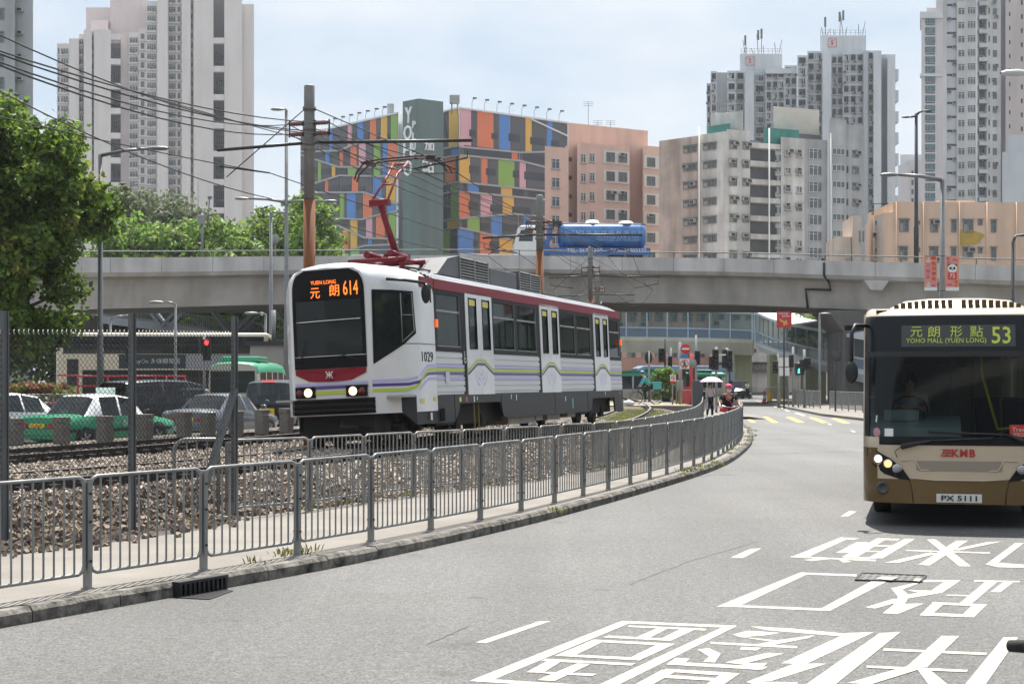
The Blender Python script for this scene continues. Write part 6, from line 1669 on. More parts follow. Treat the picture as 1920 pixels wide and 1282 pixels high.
# lower black sill, wipers
bpatch(1.06, 1.17, -1.0, 1.0, bblk, 'lower_sill', .008)
for a, b_, c_ in (((-.72, 1.04), (-.35, 1.12), (.42, 1.16)), ((.95, 1.05), (.62, 1.2), (-.38, 1.235))):
    q = MB(); P_ = [Vector((x, by(x, z) - .04, z)) for x, z in (a, b_)]; q.tube([P_[0], P_[1]], [.045, .02], 6); q.tube([P_[1], Vector((c_[0], by(c_[0], c_[1]) - .03, c_[1]))], .016, 5)
    q.tube([P_[0] + Vector((0, -.01, 0)), P_[0] + Vector((-.08 if a[0] < 0 else .08, -.02, -.06)), P_[0] + Vector((-.05, -.01, -.14))], .008, 4); q.build('wiper', black, bus)
# headlamp clusters, fog lamps, grille, badge, plate
for s_ in (-1, 1):
    q = MB(); o_ = []
    for x, z in ((1.16, 1.0), (1.02, .97), (.85, .88), (.70, .75), (.60, .61), (.74, .62), (.93, .68), (1.08, .79), (1.16, .9)): o_.append(Vector((s_ * x, by(x, z) - .012, z)))
    ctr = Vector((s_ * .93, by(.93, .8) - .022, .8)); q.add(o_ + [ctr], [(i, (i + 1) % 9, 9) if s_ > 0 else ((i + 1) % 9, i, 9) for i in range(9)]); hc = q.build('headlight', bblk, bus)
    for x, z, m_ in ((1.01, .875, glow('white_lamp', (1, .95, .85), .9) if s_ < 0 else mat('lens_clear', (.35, .35, .36), .15)), (.885, .815, glow('warm_lamp', (1, .45, .18), 1.0)), (.77, .755, mat('lens_clear', (.35, .35, .36), .15))):
        q = MB(); q.lathe([(0, .02), (.04, .015), (.05, 0)], (s_ * x, by(x, z) - .035, z), 16, 0, M=Matrix.Rotation(R(90), 3, 'X')); q.lathe([(.048, .012), (.058, .008), (.062, -.01)], (s_ * x, by(x, z) - .035, z), 16, 1, M=Matrix.Rotation(R(90), 3, 'X')); q.build('lamp', [m_, chrome], hc)
    q = MB(); q.lathe([(0, .01), (.055, .01), (.06, .02), (.085, .005), (.09, -.02)], (s_ * .95, by(.95, .5) - .02, .5), 18, 0, M=Matrix.Rotation(R(90), 3, 'X')); q.build('fog_lamp', mat('lens_dim', (.06, .06, .055), .25), bus)
bpatch(.735, .86, -.53, .53, mat('champagne_recess', (.3, .26, .21), .4, .2), 'grille_recess', .010)
q = MB()
for pts in ([(-.72, .86), (-.55, .875), (-.48, .74), (.48, .74), (.55, .875), (.72, .86)], [(-.62, .64), (-.3, .615), (.3, .615), (.62, .64)]): q.tube([Vector((x, by(x, z) - .008, z)) for x, z in pts], .012, 5)
q.build('grille_trim', champ, bus)
q = MB()
for pts in ([(-.62, .62), (-.58, .45), (-.57, .32)], [(.62, .62), (.58, .45), (.57, .32)]): q.tube([Vector((x, by(x, z) - .004, z)) for x, z in pts], .007, 4)
q.build('panel_joint', black, bus)
lettering('KMB', .14, bus, bf(.055, .965, .012), redp, .003, bold=.005, space=1.22, fit=(.29, .1))
q = MB(); 
for i in range(3): q.box((-.15, by(.15, .965) - .012, .928 + i * .037), (.11, .006, .018), 0)
for a in (-.5, 0, .5): q.tube([(-.15 + a * .04, by(.15, .965) - .014, 1.01), (-.15 + a * .16, by(.15, .965) - .014, .92)], .006, 4)
q.build('badge', redp, bus)
pl_ = bpatch(.335, .445, -.28, .28, stw, 'number_plate', .03); lettering('PX 5111', .1, pl_, bf(0, .39, .034), black, .002, fit=(.44, .07), bold=.002)
# roof pod with slots
q = MB(); rr = []
for y, k_ in ((1.5, .92), (1.7, .97), (3.9, 1), (4.3, .95)):
    zt = .19 if 1.6 < y < 4.2 else .04
    rr.append([Vector((x * k_, y, 2.84 + zt * f)) for x, f in ((-1.02, 0), (-.92, .35), (-.72, .82), (-.4, .97), (0, 1.0), (.4, .97), (.72, .82), (.92, .35), (1.02, 0))])
q.grid(rr, 0, True); pod = q.build('roof_pod', champ, bus)
q = MB()
for i in range(19):
    q = MB(); x = -.81 + i * .09
    if i == 9: continue
    zt = 2.84 + .19 * float(np.interp(abs(x), [0, .4, .72, .92], [.92, .9, .72, .4])); q.bx(x - .03, x + .03, 1.50, 1.6, 2.845 + .035, zt - .012); q.build('slot', mat('slot_brown', (.05, .035, .02), .8), pod)
# mirror, wheels, inside
q = MB(); q.tube([(-1.16, .45, 2.62), (-1.32, .3, 2.62), (-1.36, .22, 2.5), (-1.36, .2, 2.1)], .028, 8); m_ = q.build('mirror', black, bus)
q = MB(); q.lathe([(0, .05), (.1, .05), (.14, .02), (.14, -.04), (.1, -.08), (0, -.09)], (-1.36, .2, 2.0), 18, 0, M=Matrix.Rotation(R(90), 3, 'X') @ Matrix.Diagonal((.6, 1.05, 1)).to_3x3()); q.build('mirror_head', black, m_)
q = MB(); q.tube([(1.16, .45, 2.62), (1.36, .3, 2.64), (1.42, .22, 2.3)], .028, 8); m_ = q.build('mirror', black, bus)
q = MB(); q.lathe([(0, .05), (.1, .05), (.14, .02), (.14, -.04), (.1, -.08), (0, -.09)], (1.42, .2, 2.15), 18, 0, M=Matrix.Rotation(R(90), 3, 'X') @ Matrix.Diagonal((.85, 1.5, 1)).to_3x3()); q.build('mirror_head', black, m_)
for s_ in (-1, 1):
    for y in (2.45, 8.3):
        q = MB(); q.lathe([(0, -.13), (.3, -.13), (.46, -.12), (.48, -.09), (.48, .09), (.46, .12), (.28, .13), (.26, .06), (.1, .1), (0, .1)], (s_ * 1.02, y, .48), 26, 0, M=Matrix.Rotation(R(90) * s_, 3, 'Y')); q.build('wheel', rubber, bus)
q = MB(); q.bx(-1.15, 1.15, .25, 11, .36, .42); q.bx(-.9, .9, .5, 1.6, .33, .4); q.build('floor', mat('bus_floor', (.05, .05, .055), .8), bus)
q = MB(); q.extrude([(-1.12, .12, .95), (-1.12, .18, 1.28), (-1.12, .5, 1.36), (-1.12, .95, 1.42), (-1.12, .95, .6)], (1.15, 0, 0)); q.bx(-.95, -.5, .45, .7, 1.36, 1.5); q.build('dashboard', mat('dash_blue_grey', (.20, .26, .28), .5), bus, fixn=True)
q = MB(); q.tube([(-.62 + .23 * math.cos(a), .78 + .1 * math.sin(a), 1.5 + .18 * math.sin(a)) for a in [R(20 * k_) for k_ in range(19)]], .016, 6); q.tube([(-.62, .78, 1.5), (-.62, .65, 1.3)], .03, 6); q.build('steering_wheel', black, bus)
q = MB()
for pts in ([(.28, .75, 2.7), (.3, .72, 2.0), (.5, .6, 1.25)], [(.28, .75, 2.62), (1.1, .9, 2.6)], [(.5, .6, 1.25), (1.1, .5, 1.32)], [(.62, 2.5, .4), (.62, 2.5, 2.7)], [(-.2, 2.6, .4), (-.2, 2.6, 2.7)], [(.3, 4.2, .4), (.3, 4.2, 2.7)]): q.tube(pts, .02, 6)
q.build('grab_pole', mat('pole_lime', (.5, .5, .03), .4), bus)
for y in (2.9, 3.8, 4.7, 5.6, 6.5, 7.4):
    for x in (-.75, .75):
        q = MB(); q.bx(x - .4, x + .4, y, y + .42, .85, .95); q.bx(x - .4, x + .4, y + .36, y + .46, .95, 1.6); q.build('seat', mat('seat_purple', (.1, .07, .12), .8), bus, bevel=.03)
q = MB(); q.bx(-1.15, 1.15, .9, 11, 2.68, 2.74); q.bx(-.08, -.03, 1.2, 1.3, .4, 2.6); q.bx(-1.1, -.08, 1.5, 1.53, .4, 2.5); q.build('cab_partition', mat('bus_lining', (.12, .12, .125), .8), bus)
stk = bpatch(1.17, 1.33, .62, .88, mat('sticker_red', (.45, .02, .02), .5), 'sticker', .016, nx=2, nz=2); lettering('Travel', .06, stk, bf(.75, 1.27, .021), mat('sticker_pale', (.6, .5, .4), .5), .001, fit=(.2, .055)); lettering('服務日誌', .06, stk, bf(.75, 1.205, .021), mat('sticker_pale', (.6, .5, .4), .5), .001, fit=(.18, .05))
bpatch(1.2, 1.4, .93, 1.04, mat('sticker_green_pale', (.35, .5, .33), .5), 'sticker', .012, nx=2, nz=2); bpatch(1.17, 1.27, -.93, -.82, stw, 'sticker', .014, nx=2, nz=2)
q = MB(); q.lathe([(0, .002), (.05, .002), (.06, 0)], (-1.03, by(1.03, 1.22) - .02, 1.22), 18, 0, M=Matrix.Rotation(R(-40), 3, 'Z') @ Matrix.Rotation(R(90), 3, 'X')); lb = q.build('sticker', mat('sticker_rose', (.5, .25, .27), .5), bus)
q = MB(); q.tube([(-.8, .12, 2.05), (-.45, .16, 2.1), (.1, .2, 2.08)], .012, 5); q.build('mirror_bracket', black, bus)
for s_ in (-1, 1): q = MB(); q.bx(s_ * .98 - .07, s_ * .98 + .07, .42, .5, 2.785, 2.82); q.build('marker_lamp', black, bus)

# ================================================================ other vehicles
clearg = mat('car_white', (.72, .73, .73), .3, clear=.5); taxig = mat('taxi_green', (.018, .26, .12), .3, clear=.5); silv = mat('car_grey', (.16, .17, .185), .25, .5, clear=.5); blackp = mat('car_black', (.012, .013, .015), .25, clear=.15, spec=.35)
carg = glass('car_glass', (.015, .02, .022), .3); rimm = mat('alloy_rim', (.4, .4, .41), .3, .8); redl2 = mat('red_lens', (.36, .012, .012), .2, clear=.4); platey = mat('plate_yellow', (.75, .5, .02), .5); lensw = mat('lens_white', (.6, .6, .62), .1, clear=.5)
def car(name, label, cat, pos, heading, L, W_, H, st, paintm, roofm_=None, wheels=(.18, .8), wr=.32, group=None, tail=True, plate=None, platem=platey, zg=0.0, low=None):
    """st: rows of (distance from the front / L, half width, bottom, belt, top, roof half width, glazing code);
       code of the piece after a row: 's' side windows, 'w' screen glass, ' ' none, 'p' pillar"""
    h = Vector((math.sin(heading), math.cos(heading), 0))
    t = thing(name, label, cat, (pos[0], pos[1], zg), math.atan2(h.x, -h.y), group)
    rws = []
    for (f, hw, zb, zbelt, zt, rw, code) in st:
        y = (f - .5) * L; hw *= W_ / 2; rw *= W_ / 2
        half = [(0, zb), (hw * .84, zb), (hw * .97, zb + .1), (hw, (zb + zbelt) * .5 + .05), (hw * .975, zbelt), (rw, zt - .06), (rw * .78, zt - .005), (0, zt + .012)]
        rws.append([Vector((x, y, z)) for x, z in half] + [Vector((-x, y, z)) for x, z in half[-2:0:-1]])
    n = len(rws[0]); body = MB(); body.add([p for r in rws for p in r], [], 0); wins = []
    for i in range(len(rws) - 1):
        code = st[i][6]
        for j in range(n):
            j2 = (j + 1) % n; jj = j if j < 7 else 13 - j; f = (i * n + j, i * n + j2, (i + 1) * n + j2, (i + 1) * n + j)
            if code == 's' and jj == 4: wins.append(([body.v[k_] for k_ in f], 'window')); continue
            if code == 'w' and jj in (5, 6): wins.append(([body.v[k_] for k_ in f], 'screen%d' % i)); continue
            body.f.append(f); body.sm.append(True); body.m.append(1 if (jj >= 4 and code in 'spwr') or (roofm_ and jj >= 5 and code in 'spwr') else 2 if low and jj <= 2 else 0)
    body.f.append(tuple(range(n))); body.m.append(0); body.sm.append(False); body.f.append(tuple((len(rws) - 1) * n + k_ for k_ in range(n - 1, -1, -1))); body.m.append(0); body.sm.append(False)
    body.build('body', [paintm, roofm_ or paintm, low or paintm], t, fixn=True)
    grp = {}
    for pts, k_ in wins:
        q = grp.setdefault(k_ if k_ != 'window' else ('window', pts[0][0] > 0, round(pts[0][1], 2)), MB()); q.quad(*pts)
    first = True
    for k_, q in grp.items():
        w_ = q.build('window' if isinstance(k_, tuple) else 'windscreen', carg, t)
    inn = MB(); c0 = [s for s in st if s[6] in 'spw']
    if c0:
        y0, y1 = (c0[0][0] - .5) * L, (c0[-1][0] - .5) * L; zb = c0[0][3] - .25; inn.bx(-W_ * .4, W_ * .4, y0, y1, zb - .05, zb)
        for f in (.4, .75): y = y0 + (y1 - y0) * f; [inn.bx(x - .22, x + .22, y, y + .14, zb, zb + .62) for x in (-W_ * .22, W_ * .22)]
        inn.build('seat', darkm, t)
    for f in wheels:
        y = (f - .5) * L
        for s_ in (-1, 1):
            q = MB(); q.lathe([(0, -.02), (wr + .05, -.02), (wr + .05, .004), (0, .004)], (s_ * W_ * .5 * .985, y, wr + .03), 20, 0, M=Matrix.Rotation(R(90) * s_, 3, 'Y')); q.build('wheel_arch', black, t)
            q = MB(); M_ = Matrix.Rotation(R(90) * s_, 3, 'Y'); q.lathe([(wr * .62, .03), (wr * .7, .045), (wr * .96, .04), (wr, .01), (wr, -.16), (0, -.16)], (s_ * W_ * .5 * .96, y, wr), 22, 0, M=M_); w_ = q.build('wheel', rubber, t)
            q = MB(); q.lathe([(0, .02), (wr * .15, .03), (wr * .2, .015), (wr * .6, .02), (wr * .64, .03)], (s_ * W_ * .5 * .96, y, wr), 22, 1, M=M_)
            for k_ in range(5):
                a = k_ * 2 * math.pi / 5; q.box(Vector((s_ * (W_ * .5 * .96 + .03), y + math.cos(a) * wr * .35, wr + math.sin(a) * wr * .35)), (.012, wr * .5, wr * .16), 0, M=Matrix.Rotation(a, 3, 'X'))
            q.build('rim', [rimm, darkm], w_)
    yr = .5 * L; b_ = st[-1]; hb = b_[1] * W_ / 2
    if tail:
        for s_ in (-1, 1):
            q = MB(); q.bx(s_ * hb * .48, s_ * hb * 1.0, yr - .03, yr + .03, b_[3] - .32, b_[3] - .1); q.build('tail_light', redl2, t, bevel=.01)
            q = MB(); q.bx(s_ * hb * .62, s_ * hb * .97, -yr - .02, -yr + .05, st[0][3] - .2, st[0][3] - .07); q.build('headlight', lensw, t, bevel=.01)
        q = MB(); q.bx(-hb * .98, hb * .98, yr - .02, yr + .05, b_[2] + .08, b_[2] + .26); q.build('bumper', low or paintm, t, bevel=.02)
        q = MB(); q.bx(-.27, .27, yr + .02, yr + .035, b_[3] - .35, b_[3] - .1); p_ = q.build('number_plate', platem, t)
        if plate:
            for i, s in enumerate(plate): lettering(s, .1, p_, frame(Vector((0, yr + .037, b_[3] - .225 + (.045 if len(plate) > 1 else 0) - i * .09)), (-1, 0, 0), (0, 0, 1)), black, .001, fit=(.34, .07))
    return t
SED = [(0, .80, .3, .62, .66, .6, ' '), (.03, .9, .22, .68, .72, .7, ' '), (.12, .97, .2, .76, .82, .78, ' '), (.27, 1, .2, .86, .92, .8, 'w'), (.40, 1, .2, .92, 1.40, .68, 's'), (.51, 1, .2, .93, 1.47, .7, 'p'), (.525, 1, .2, .93, 1.47, .7, 's'), (.68, 1, .2, .94, 1.43, .68, 'p'), (.70, 1, .2, .94, 1.41, .68, 'w'), (.82, .99, .2, .96, 1.01, .74, ' '), (.93, .96, .22, .95, .99, .76, ' '), (.99, .92, .3, .88, .93, .74, ' '), (1, .88, .34, .84, .88, .7, ' ')]
TAX = [(0, .82, .3, .62, .66, .62, ' '), (.02, .92, .24, .72, .76, .75, ' '), (.12, .98, .2, .82, .86, .84, ' '), (.27, 1, .2, .88, .92, .84, 'w'), (.37, 1, .2, .92, 1.42, .76, 's'), (.50, 1, .2, .92, 1.5, .78, 'p'), (.515, 1, .2, .92, 1.5, .78, 's'), (.66, 1, .2, .92, 1.49, .78, 'p'), (.70, 1, .2, .92, 1.44, .77, 'w'), (.79, 1, .2, .93, .97, .84, ' '), (.95, .98, .22, .92, .95, .84, ' '), (.99, .95, .3, .88, .92, .82, ' '), (1, .93, .34, .84, .88, .8, ' ')]
VAN = [(0, .84, .3, .72, .78, .7, ' '), (.03, .93, .22, .8, .86, .78, ' '), (.1, .98, .2, .98, 1.04, .84, 'w'), (.24, 1, .2, 1.08, 1.74, .8, 's'), (.38, 1, .2, 1.08, 1.88, .84, 'p'), (.395, 1, .2, 1.08, 1.88, .84, 's'), (.62, 1, .2, 1.08, 1.9, .84, 'p'), (.635, 1, .2, 1.08, 1.9, .84, 's'), (.88, 1, .2, 1.08, 1.86, .82, 'p'), (.93, .99, .2, 1.06, 1.8, .8, 'w'), (.985, .97, .24, 1.04, 1.1, .84, ' '), (1, .93, .32, .98, 1.02, .84, ' ')]
HAT = [(0, .82, .3, .64, .7, .62, ' '), (.04, .92, .22, .74, .8, .74, ' '), (.16, .98, .2, .86, .92, .78, 'w'), (.32, 1, .2, .94, 1.42, .7, 's'), (.5, 1, .2, .96, 1.52, .72, 'p'), (.515, 1, .2, .96, 1.52, .72, 's'), (.76, 1, .2, 1.0, 1.5, .7, 's'), (.88, .99, .2, 1.04, 1.42, .66, 'w'), (.97, .96, .22, 1.02, 1.08, .74, ' '), (1, .9, .32, .9, .96, .74, ' ')]
def at(px, Y): return ((px - 960) / FPX * Y, Y)
taxi = car('taxi', 'green taxi with a white roof and yellow plate behind the granite posts', 'taxi', at(186, 44.6), R(29), 4.6, 1.7, 1.5, TAX, taxig, clearg, plate=['VF', '1454'], group='cars queueing behind the track fence')
q = MB(); q.bx(-.28, .28, -.35, -.15, 1.5, 1.68); q.build('roof_sign', mat('sign_pale', (.55, .68, .62), .4), taxi, bevel=.02)
lettering('的士', .2, taxi, frame(Vector((-.86, -.55, .72)), (0, -1, 0), (0, 0, 1)) if False else frame(Vector((-.862, -.2, .72)), (0, -1, 0), (0, 0, 1)), stw, .002, fit=(.3, .18)); lettering('的士', .2, taxi, frame(Vector((.862, -.2, .72)), (0, 1, 0), (0, 0, 1)), stw, .002, fit=(.32, .2)); lettering('TAXI', .2, taxi, frame(Vector((.862, -.2, .55)), (0, 1, 0), (0, 0, 1)), stw, .002, fit=(.32, .12))
q = MB()
for s_ in (-1, 1): q.bx(s_ * .85 - .012, s_ * .85 + .012, -2.0, 2.1, .50, .58)
q.bx(-.8, .8, 2.3, 2.34, .48, .62); q.build('side_moulding', black, taxi)
for s_ in (-1, 1): q = MB(); q.bx(s_ * .86, s_ * 1.02, -.95, -.85, .95, 1.08); q.build('mirror', black, taxi, bevel=.02)
car('hatchback', 'white hatchback cut by the left edge beside the green taxi', 'car', at(8, 47), R(28), 4.2, 1.76, 1.5, HAT, clearg, group='cars queueing behind the track fence')
sedan = car('sedan', 'dark grey saloon with a bright rear screen ahead of the taxi', 'car', at(418, 51.5), R(17), 4.9, 1.86, 1.46, SED, silv, group='cars queueing behind the track fence', platem=platey)
for s_ in (-1, 1): q = MB(); q.bx(s_ * .93, s_ * 1.1, -.95, -.8, .96, 1.1); q.build('mirror', silv, sedan, bevel=.03)
car('people_carrier', 'black people carrier behind the green taxi', 'van', at(303, 57), R(38), 4.9, 1.86, 1.9, VAN, blackp, group='cars queueing behind the track fence')
vw = car('van', 'black boxy van seen from behind, between the minibus and the tram', 'van', at(528, 60), R(4), 4.9, 1.92, 1.95, VAN, blackp, group='cars queueing behind the track fence', plate=['XE 2544'])
q = MB(); q.bx(-.24, .24, 2.1, 2.2, 1.83, 1.87); q.build('brake_light', tailr, vw); q = MB(); q.lathe([(.06, 0), (.08, .01), (.06, .02)], (0, 2.46, 1.12), 16, 0, M=Matrix.Rotation(R(-90), 3, 'X')); q.build('badge', chrome, vw)
car('hatchback', 'small white car parked beyond the black people carrier', 'car', at(360, 78), R(-20), 4.0, 1.7, 1.5, HAT, clearg)
car('people_carrier', 'black people carrier coming to the junction under the footbridge', 'van', at(1383, 160), R(176), 4.9, 1.86, 1.9, VAN, blackp, tail=True)
car('hatchback', 'white car half hidden behind the woman with the parasol', 'car', at(1316, 150), R(178), 4.3, 1.8, 1.5, HAT, clearg)

def minibus(label, pos, heading, roofc, group=None):
    h = Vector((math.sin(heading), math.cos(heading), 0)); t = thing('minibus', label, 'minibus', (pos[0], pos[1], 0), math.atan2(h.x, -h.y), group)
    W_, L, H = 2.05, 7.0, 2.75
    st = [(0, .9, .4, 1.0, 1.05, .8, ' '), (.02, .97, .32, 1.1, 1.16, .86, 'w'), (.09, 1, .3, 1.15, 2.42, .88, 's'), (.2, 1, .3, 1.15, 2.6, .92, 'p'), (.22, 1, .3, 1.15, 2.6, .92, 's'), (.38, 1, .3, 1.15, 2.62, .92, 'p'), (.4, 1, .3, 1.15, 2.62, .92, 's'), (.56, 1, .3, 1.15, 2.62, .92, 'p'), (.58, 1, .3, 1.15, 2.62, .92, 's'), (.74, 1, .3, 1.15, 2.62, .92, 'p'), (.76, 1, .3, 1.15, 2.6, .92, 's'), (.94, 1, .3, 1.15, 2.58, .92, 'p'), (1, .96, .34, 1.15, 2.5, .88, ' ')]
    rws = []
    for (f, hw, zb, zbelt, zt, rw, code) in st:
        y = (f - .5) * L; hw *= W_ / 2; rw *= W_ / 2
        half = [(0, zb), (hw * .9, zb), (hw, zb + .12), (hw, zbelt), ((hw + rw) / 2 if zt > 2 else hw, zbelt + (zt - zbelt) * .72), (rw, zt - .12), (rw * .7, zt), (0, zt + .04)]
        rws.append([Vector((x, y, z)) for x, z in half] + [Vector((-x, y, z)) for x, z in half[-2:0:-1]])
    n = len(rws[0]); b_ = MB(); b_.add([p for r in rws for p in r], []); g_ = {}
    for i in range(len(rws) - 1):
        code = st[i][6]
        for j in range(n):
            j2 = (j + 1) % n; jj = j if j < 7 else 13 - j; f = (i * n + j, i * n + j2, (i + 1) * n + j2, (i + 1) * n + j)
            if (code == 's' and jj == 3) or (code == 'w' and jj in (4, 5, 6)):
                g_.setdefault((code, i, j > 7), MB()).quad(*[b_.v[k_] for k_ in f]); continue
            b_.f.append(f); b_.sm.append(True); b_.m.append(1 if jj >= 4 and zt > 2 and st[i][4] > 2 else 0)
    b_.f.append(tuple((len(rws) - 1) * n + k_ for k_ in range(n - 1, -1, -1))); b_.m.append(0); b_.sm.append(False); b_.f.append(tuple(range(n))); b_.m.append(0); b_.sm.append(False)
    b_.build('body', [mat('minibus_cream', (.62, .58, .48), .35, clear=.3), roofc], t, fixn=True)
    for (c_, i, s_), q in g_.items(): q.build('windscreen' if c_ == 'w' else 'window', carg, t)
    q = MB(); q.extrude([(-.75, -.2, 2.62), (-.75, 2.2, 2.62), (-.75, 2.1, 2.84), (-.75, .3, 2.84)], (1.5, 0, 0)); q.build('roof_unit', roofc, t, fixn=True, bevel=.05)
    for y in (-2.2, 1.9):
        for s_ in (-1, 1):
            q = MB(); q.lathe([(0, .05), (.2, .05), (.36, .04), (.38, 0), (.38, -.18), (0, -.18)], (s_ * 1.0, y, .38), 20, 0, M=Matrix.Rotation(R(90) * s_, 3, 'Y')); q.build('wheel', rubber, t)
    for x0, x1 in ((-.86, -.06), (.08, .88)): q = MB(); q.bx(x0, x1, 3.46, 3.52, 1.4, 2.25); q.build('rear_window', carg, t)
    lettering('誠聘司機', .2, t, frame(Vector((-.4, 3.53, 1.05)), (-1, 0, 0), (0, 0, 1)), mat('grey_letters', (.2, .2, .2)), .002, fit=(.8, .22))
    for s_ in (-1, 1): q = MB(); q.bx(s_ * .72, s_ * .92, 3.48, 3.54, .7, 1.0); q.build('tail_light', redl2, t)
    for s_ in (-1, 1): lettering('誠聘司機', .2, t, frame(Vector((s_ * 1.03, -.6, .85)), (0, s_, 0), (0, 0, 1)), mat('grey_letters', (.2, .2, .2)), .002, fit=(1.1, .25)); q = MB(); q.lathe([(0, .01), (.22, .01), (.22, 0)], (s_ * 1.02, -2.75, .95), 16, 0, M=Matrix.Rotation(R(90) * s_, 3, 'Y')); q.build('emblem', taxig, t); q = MB(); q.bx(s_ * .55, s_ * .85, -3.56, -3.5, .72, .88); q.build('headlight', lensw, t, bevel=.01)
    return t
mgreen = mat('minibus_green', (.03, .3, .15), .35, clear=.4)
minibus('cream minibus with a green roof seen from behind in front of the plant room', at(470, 66), R(2), mgreen)
minibus('cream and green minibus beyond the crossing behind the cyclist', at(1205, 130), R(-85), mgreen)
minibus('minibus with a green roof behind the no entry sign', at(1292, 150), R(-80), mgreen)

# ---- double decker behind the queue
dd = thing('double_decker', 'cream double deck bus with a dark advert along its upper side', 'bus', (at(312, 86)[0], 86, 0), R(90 + 4))
# local: -y is the front (to the right in view), x faces away from / towards the road
q = MB(); q.bx(-1.25, 1.25, -5.6, 5.6, .35, 4.4); ddb = q.build('body', mat('decker_cream', (.6, .53, .4), .35, clear=.4), dd, bevel=.22)
sx = 1.25
def ddp(y0, y1, z0, z1, m_, name, o_=.012):
    for s_ in (-1, 1):
        q = MB(); q.bx(s_ * (sx - .02), s_ * (sx + o_), y0, y1, z0, z1); r_ = q.build(name, m_, dd)
    return r_
dgl = glass('decker_glass', (.02, .022, .024), .12)
ddp(-5.3, 5.2, 3.28, 4.2, dgl, 'upper_window'); ddp(-5.2, 4.2, 1.0, 2.42, dgl, 'lower_window'); ddp(-4.9, 2.3, 2.5, 3.25, mat('advert_dark', (.02, .032, .036), .4), 'advert', .016); ddp(-4.9, -1.2, 2.52, 3.23, mat('advert_grey', (.28, .29, .3), .4), 'advert', .02)
ddp(4.4, 5.0, 1.5, 3.0, darkm, 'rear_grille'); ddp(-5.6, 5.6, .4, .55, goldd, 'skirt', .02)
for i in range(7):
    for s_ in (-1, 1): q = MB(); q.bx(s_ * (sx - .01), s_ * (sx + .016), -3.9 + i * 1.45, -3.82 + i * 1.45, 3.3, 4.12); q.build('pillar', black, dd)
for s_ in (-1, 1):
    lettering('OnyOn 多媒體電視', .4, dd, frame(Vector((s_ * (sx + .022), .4 if s_ > 0 else .4, 2.88)), (0, s_, 0), (0, 0, 1)), mat('advert_letters', (.5, .52, .52)), .002, fit=(2.6, .32))
q = MB(); q.extrude([(-1.15, -5.62, .9), (-1.15, -5.72, 2.4), (-1.15, -5.66, 4.0), (-1.15, -5.5, 4.2), (-1.15, -5.4, 4.2), (-1.15, -5.4, .9)], (2.3, 0, 0)); q.build('windscreen', bblk, dd, fixn=True)
for y in (-3, 2.6, 3.9):
    for s_ in (-1, 1): q = MB(); q.lathe([(0, .04), (.25, .04), (.48, .02), (.5, 0), (.5, -.2), (0, -.2)], (s_ * 1.22, y, .5), 20, 0, M=Matrix.Rotation(R(90) * s_, 3, 'Y')); q.build('wheel', rubber, dd)

# ---- coach beyond the crossing and red flatbed
co = thing('coach', 'blue and white coach with a sloping windscreen behind the traffic signals', 'coach', (at(1272, 165)[0], 165, 0), R(-90 + 12))
q = MB(); q.extrude([(-1.2, -5.6, .5), (-1.2, -5.5, 1.6), (-1.2, -4.6, 3.1), (-1.2, -4, 3.35), (-1.2, 5.5, 3.35), (-1.2, 5.6, .5)], (2.4, 0, 0)); q.build('body', mat('coach_blue', (.25, .36, .55), .35, clear=.4), co, fixn=True, bevel=.08)
q = MB(); q.bx(-1.22, 1.22, -4.3, 5.2, 1.7, 2.8); q.extrude([(-1.1, -5.53, 1.6), (-1.1, -4.63, 3.05), (-1.1, -4.55, 2.98), (-1.1, -5.4, 1.55)], (2.2, 0, 0)); q.build('window', gdark, co, fixn=True)
for y in (-3.6, 3):
    for s_ in (-1, 1): q = MB(); q.lathe([(0, .04), (.48, .02), (.5, 0), (.5, -.2), (0, -.2)], (s_ * 1.2, y, .5), 18, 0, M=Matrix.Rotation(R(90) * s_, 3, 'Y')); q.build('wheel', rubber, co)
fbk = thing('flatbed_trailer', 'red trailer with tubular side rails half hidden behind the taxi', 'trailer', (at(222, 66)[0], 66, 0), R(-100))
q = MB(); q.bx(-1.05, 1.05, -1.4, 2.6, 1.15, 1.3); q.build('bed', redp, fbk)
q = MB()
for s_ in (-1, 1):
    for z in (1.65, 2.05): q.tube([(s_ * 1.02, -1.3, z), (s_ * 1.02, 2.5, z)], .04, 6)
    for y in (-1.3, 0, 1.2, 2.5): q.tube([(s_ * 1.02, y, 1.0), (s_ * 1.02, y, 2.08)], .04, 6)
for z in (1.65, 2.05): q.tube([(-1.02, 2.5, z), (1.02, 2.5, z)], .04, 6)
q.build('side_rail', redp, fbk)
q = MB(); q.tube([(-.6, -1.4, 1.2), (0, -3, .9), (.6, -1.4, 1.2)], .05, 6); q.tube([(-1.02, -1.3, 2.05), (-1.02, -3.2, 2.1)], .04, 6); q.build('drawbar', redp, fbk)
for y in (.4, 1.4):
    for s_ in (-1, 1): q = MB(); q.lathe([(0, .04), (.36, .02), (.38, 0), (.38, -.2), (0, -.2)], (s_ * .98, y, .38), 18, 0, M=Matrix.Rotation(R(90) * s_, 3, 'Y')); q.build('wheel', rubber, fbk)

# ---- tanker on the flyover
ic = min(range(len(fc)), key=lambda i: abs(960 + FPX * fc[i].x / fc[i].y - 1105)); pc = fc[ic]; tg = (fc[ic + 3] - fc[ic - 3]).normalized(); nl = Vector((-tg.y, tg.x, 0)); cpos = pc + nl * 3.0
tk = thing('tanker_truck', 'blue tanker truck with a white cab driving left on the flyover', 'truck', (cpos.x, cpos.y, zz[ic] - .5), math.atan2(tg.y, tg.x))
tk.scale = (1.12, 1.0, 1.04)
blu = mat('tank_blue', (.05, .19, .48), .3, .1, var=.3, vscale=.8, clear=.4); chb = mat('chassis_blue', (.03, .12, .36), .4)
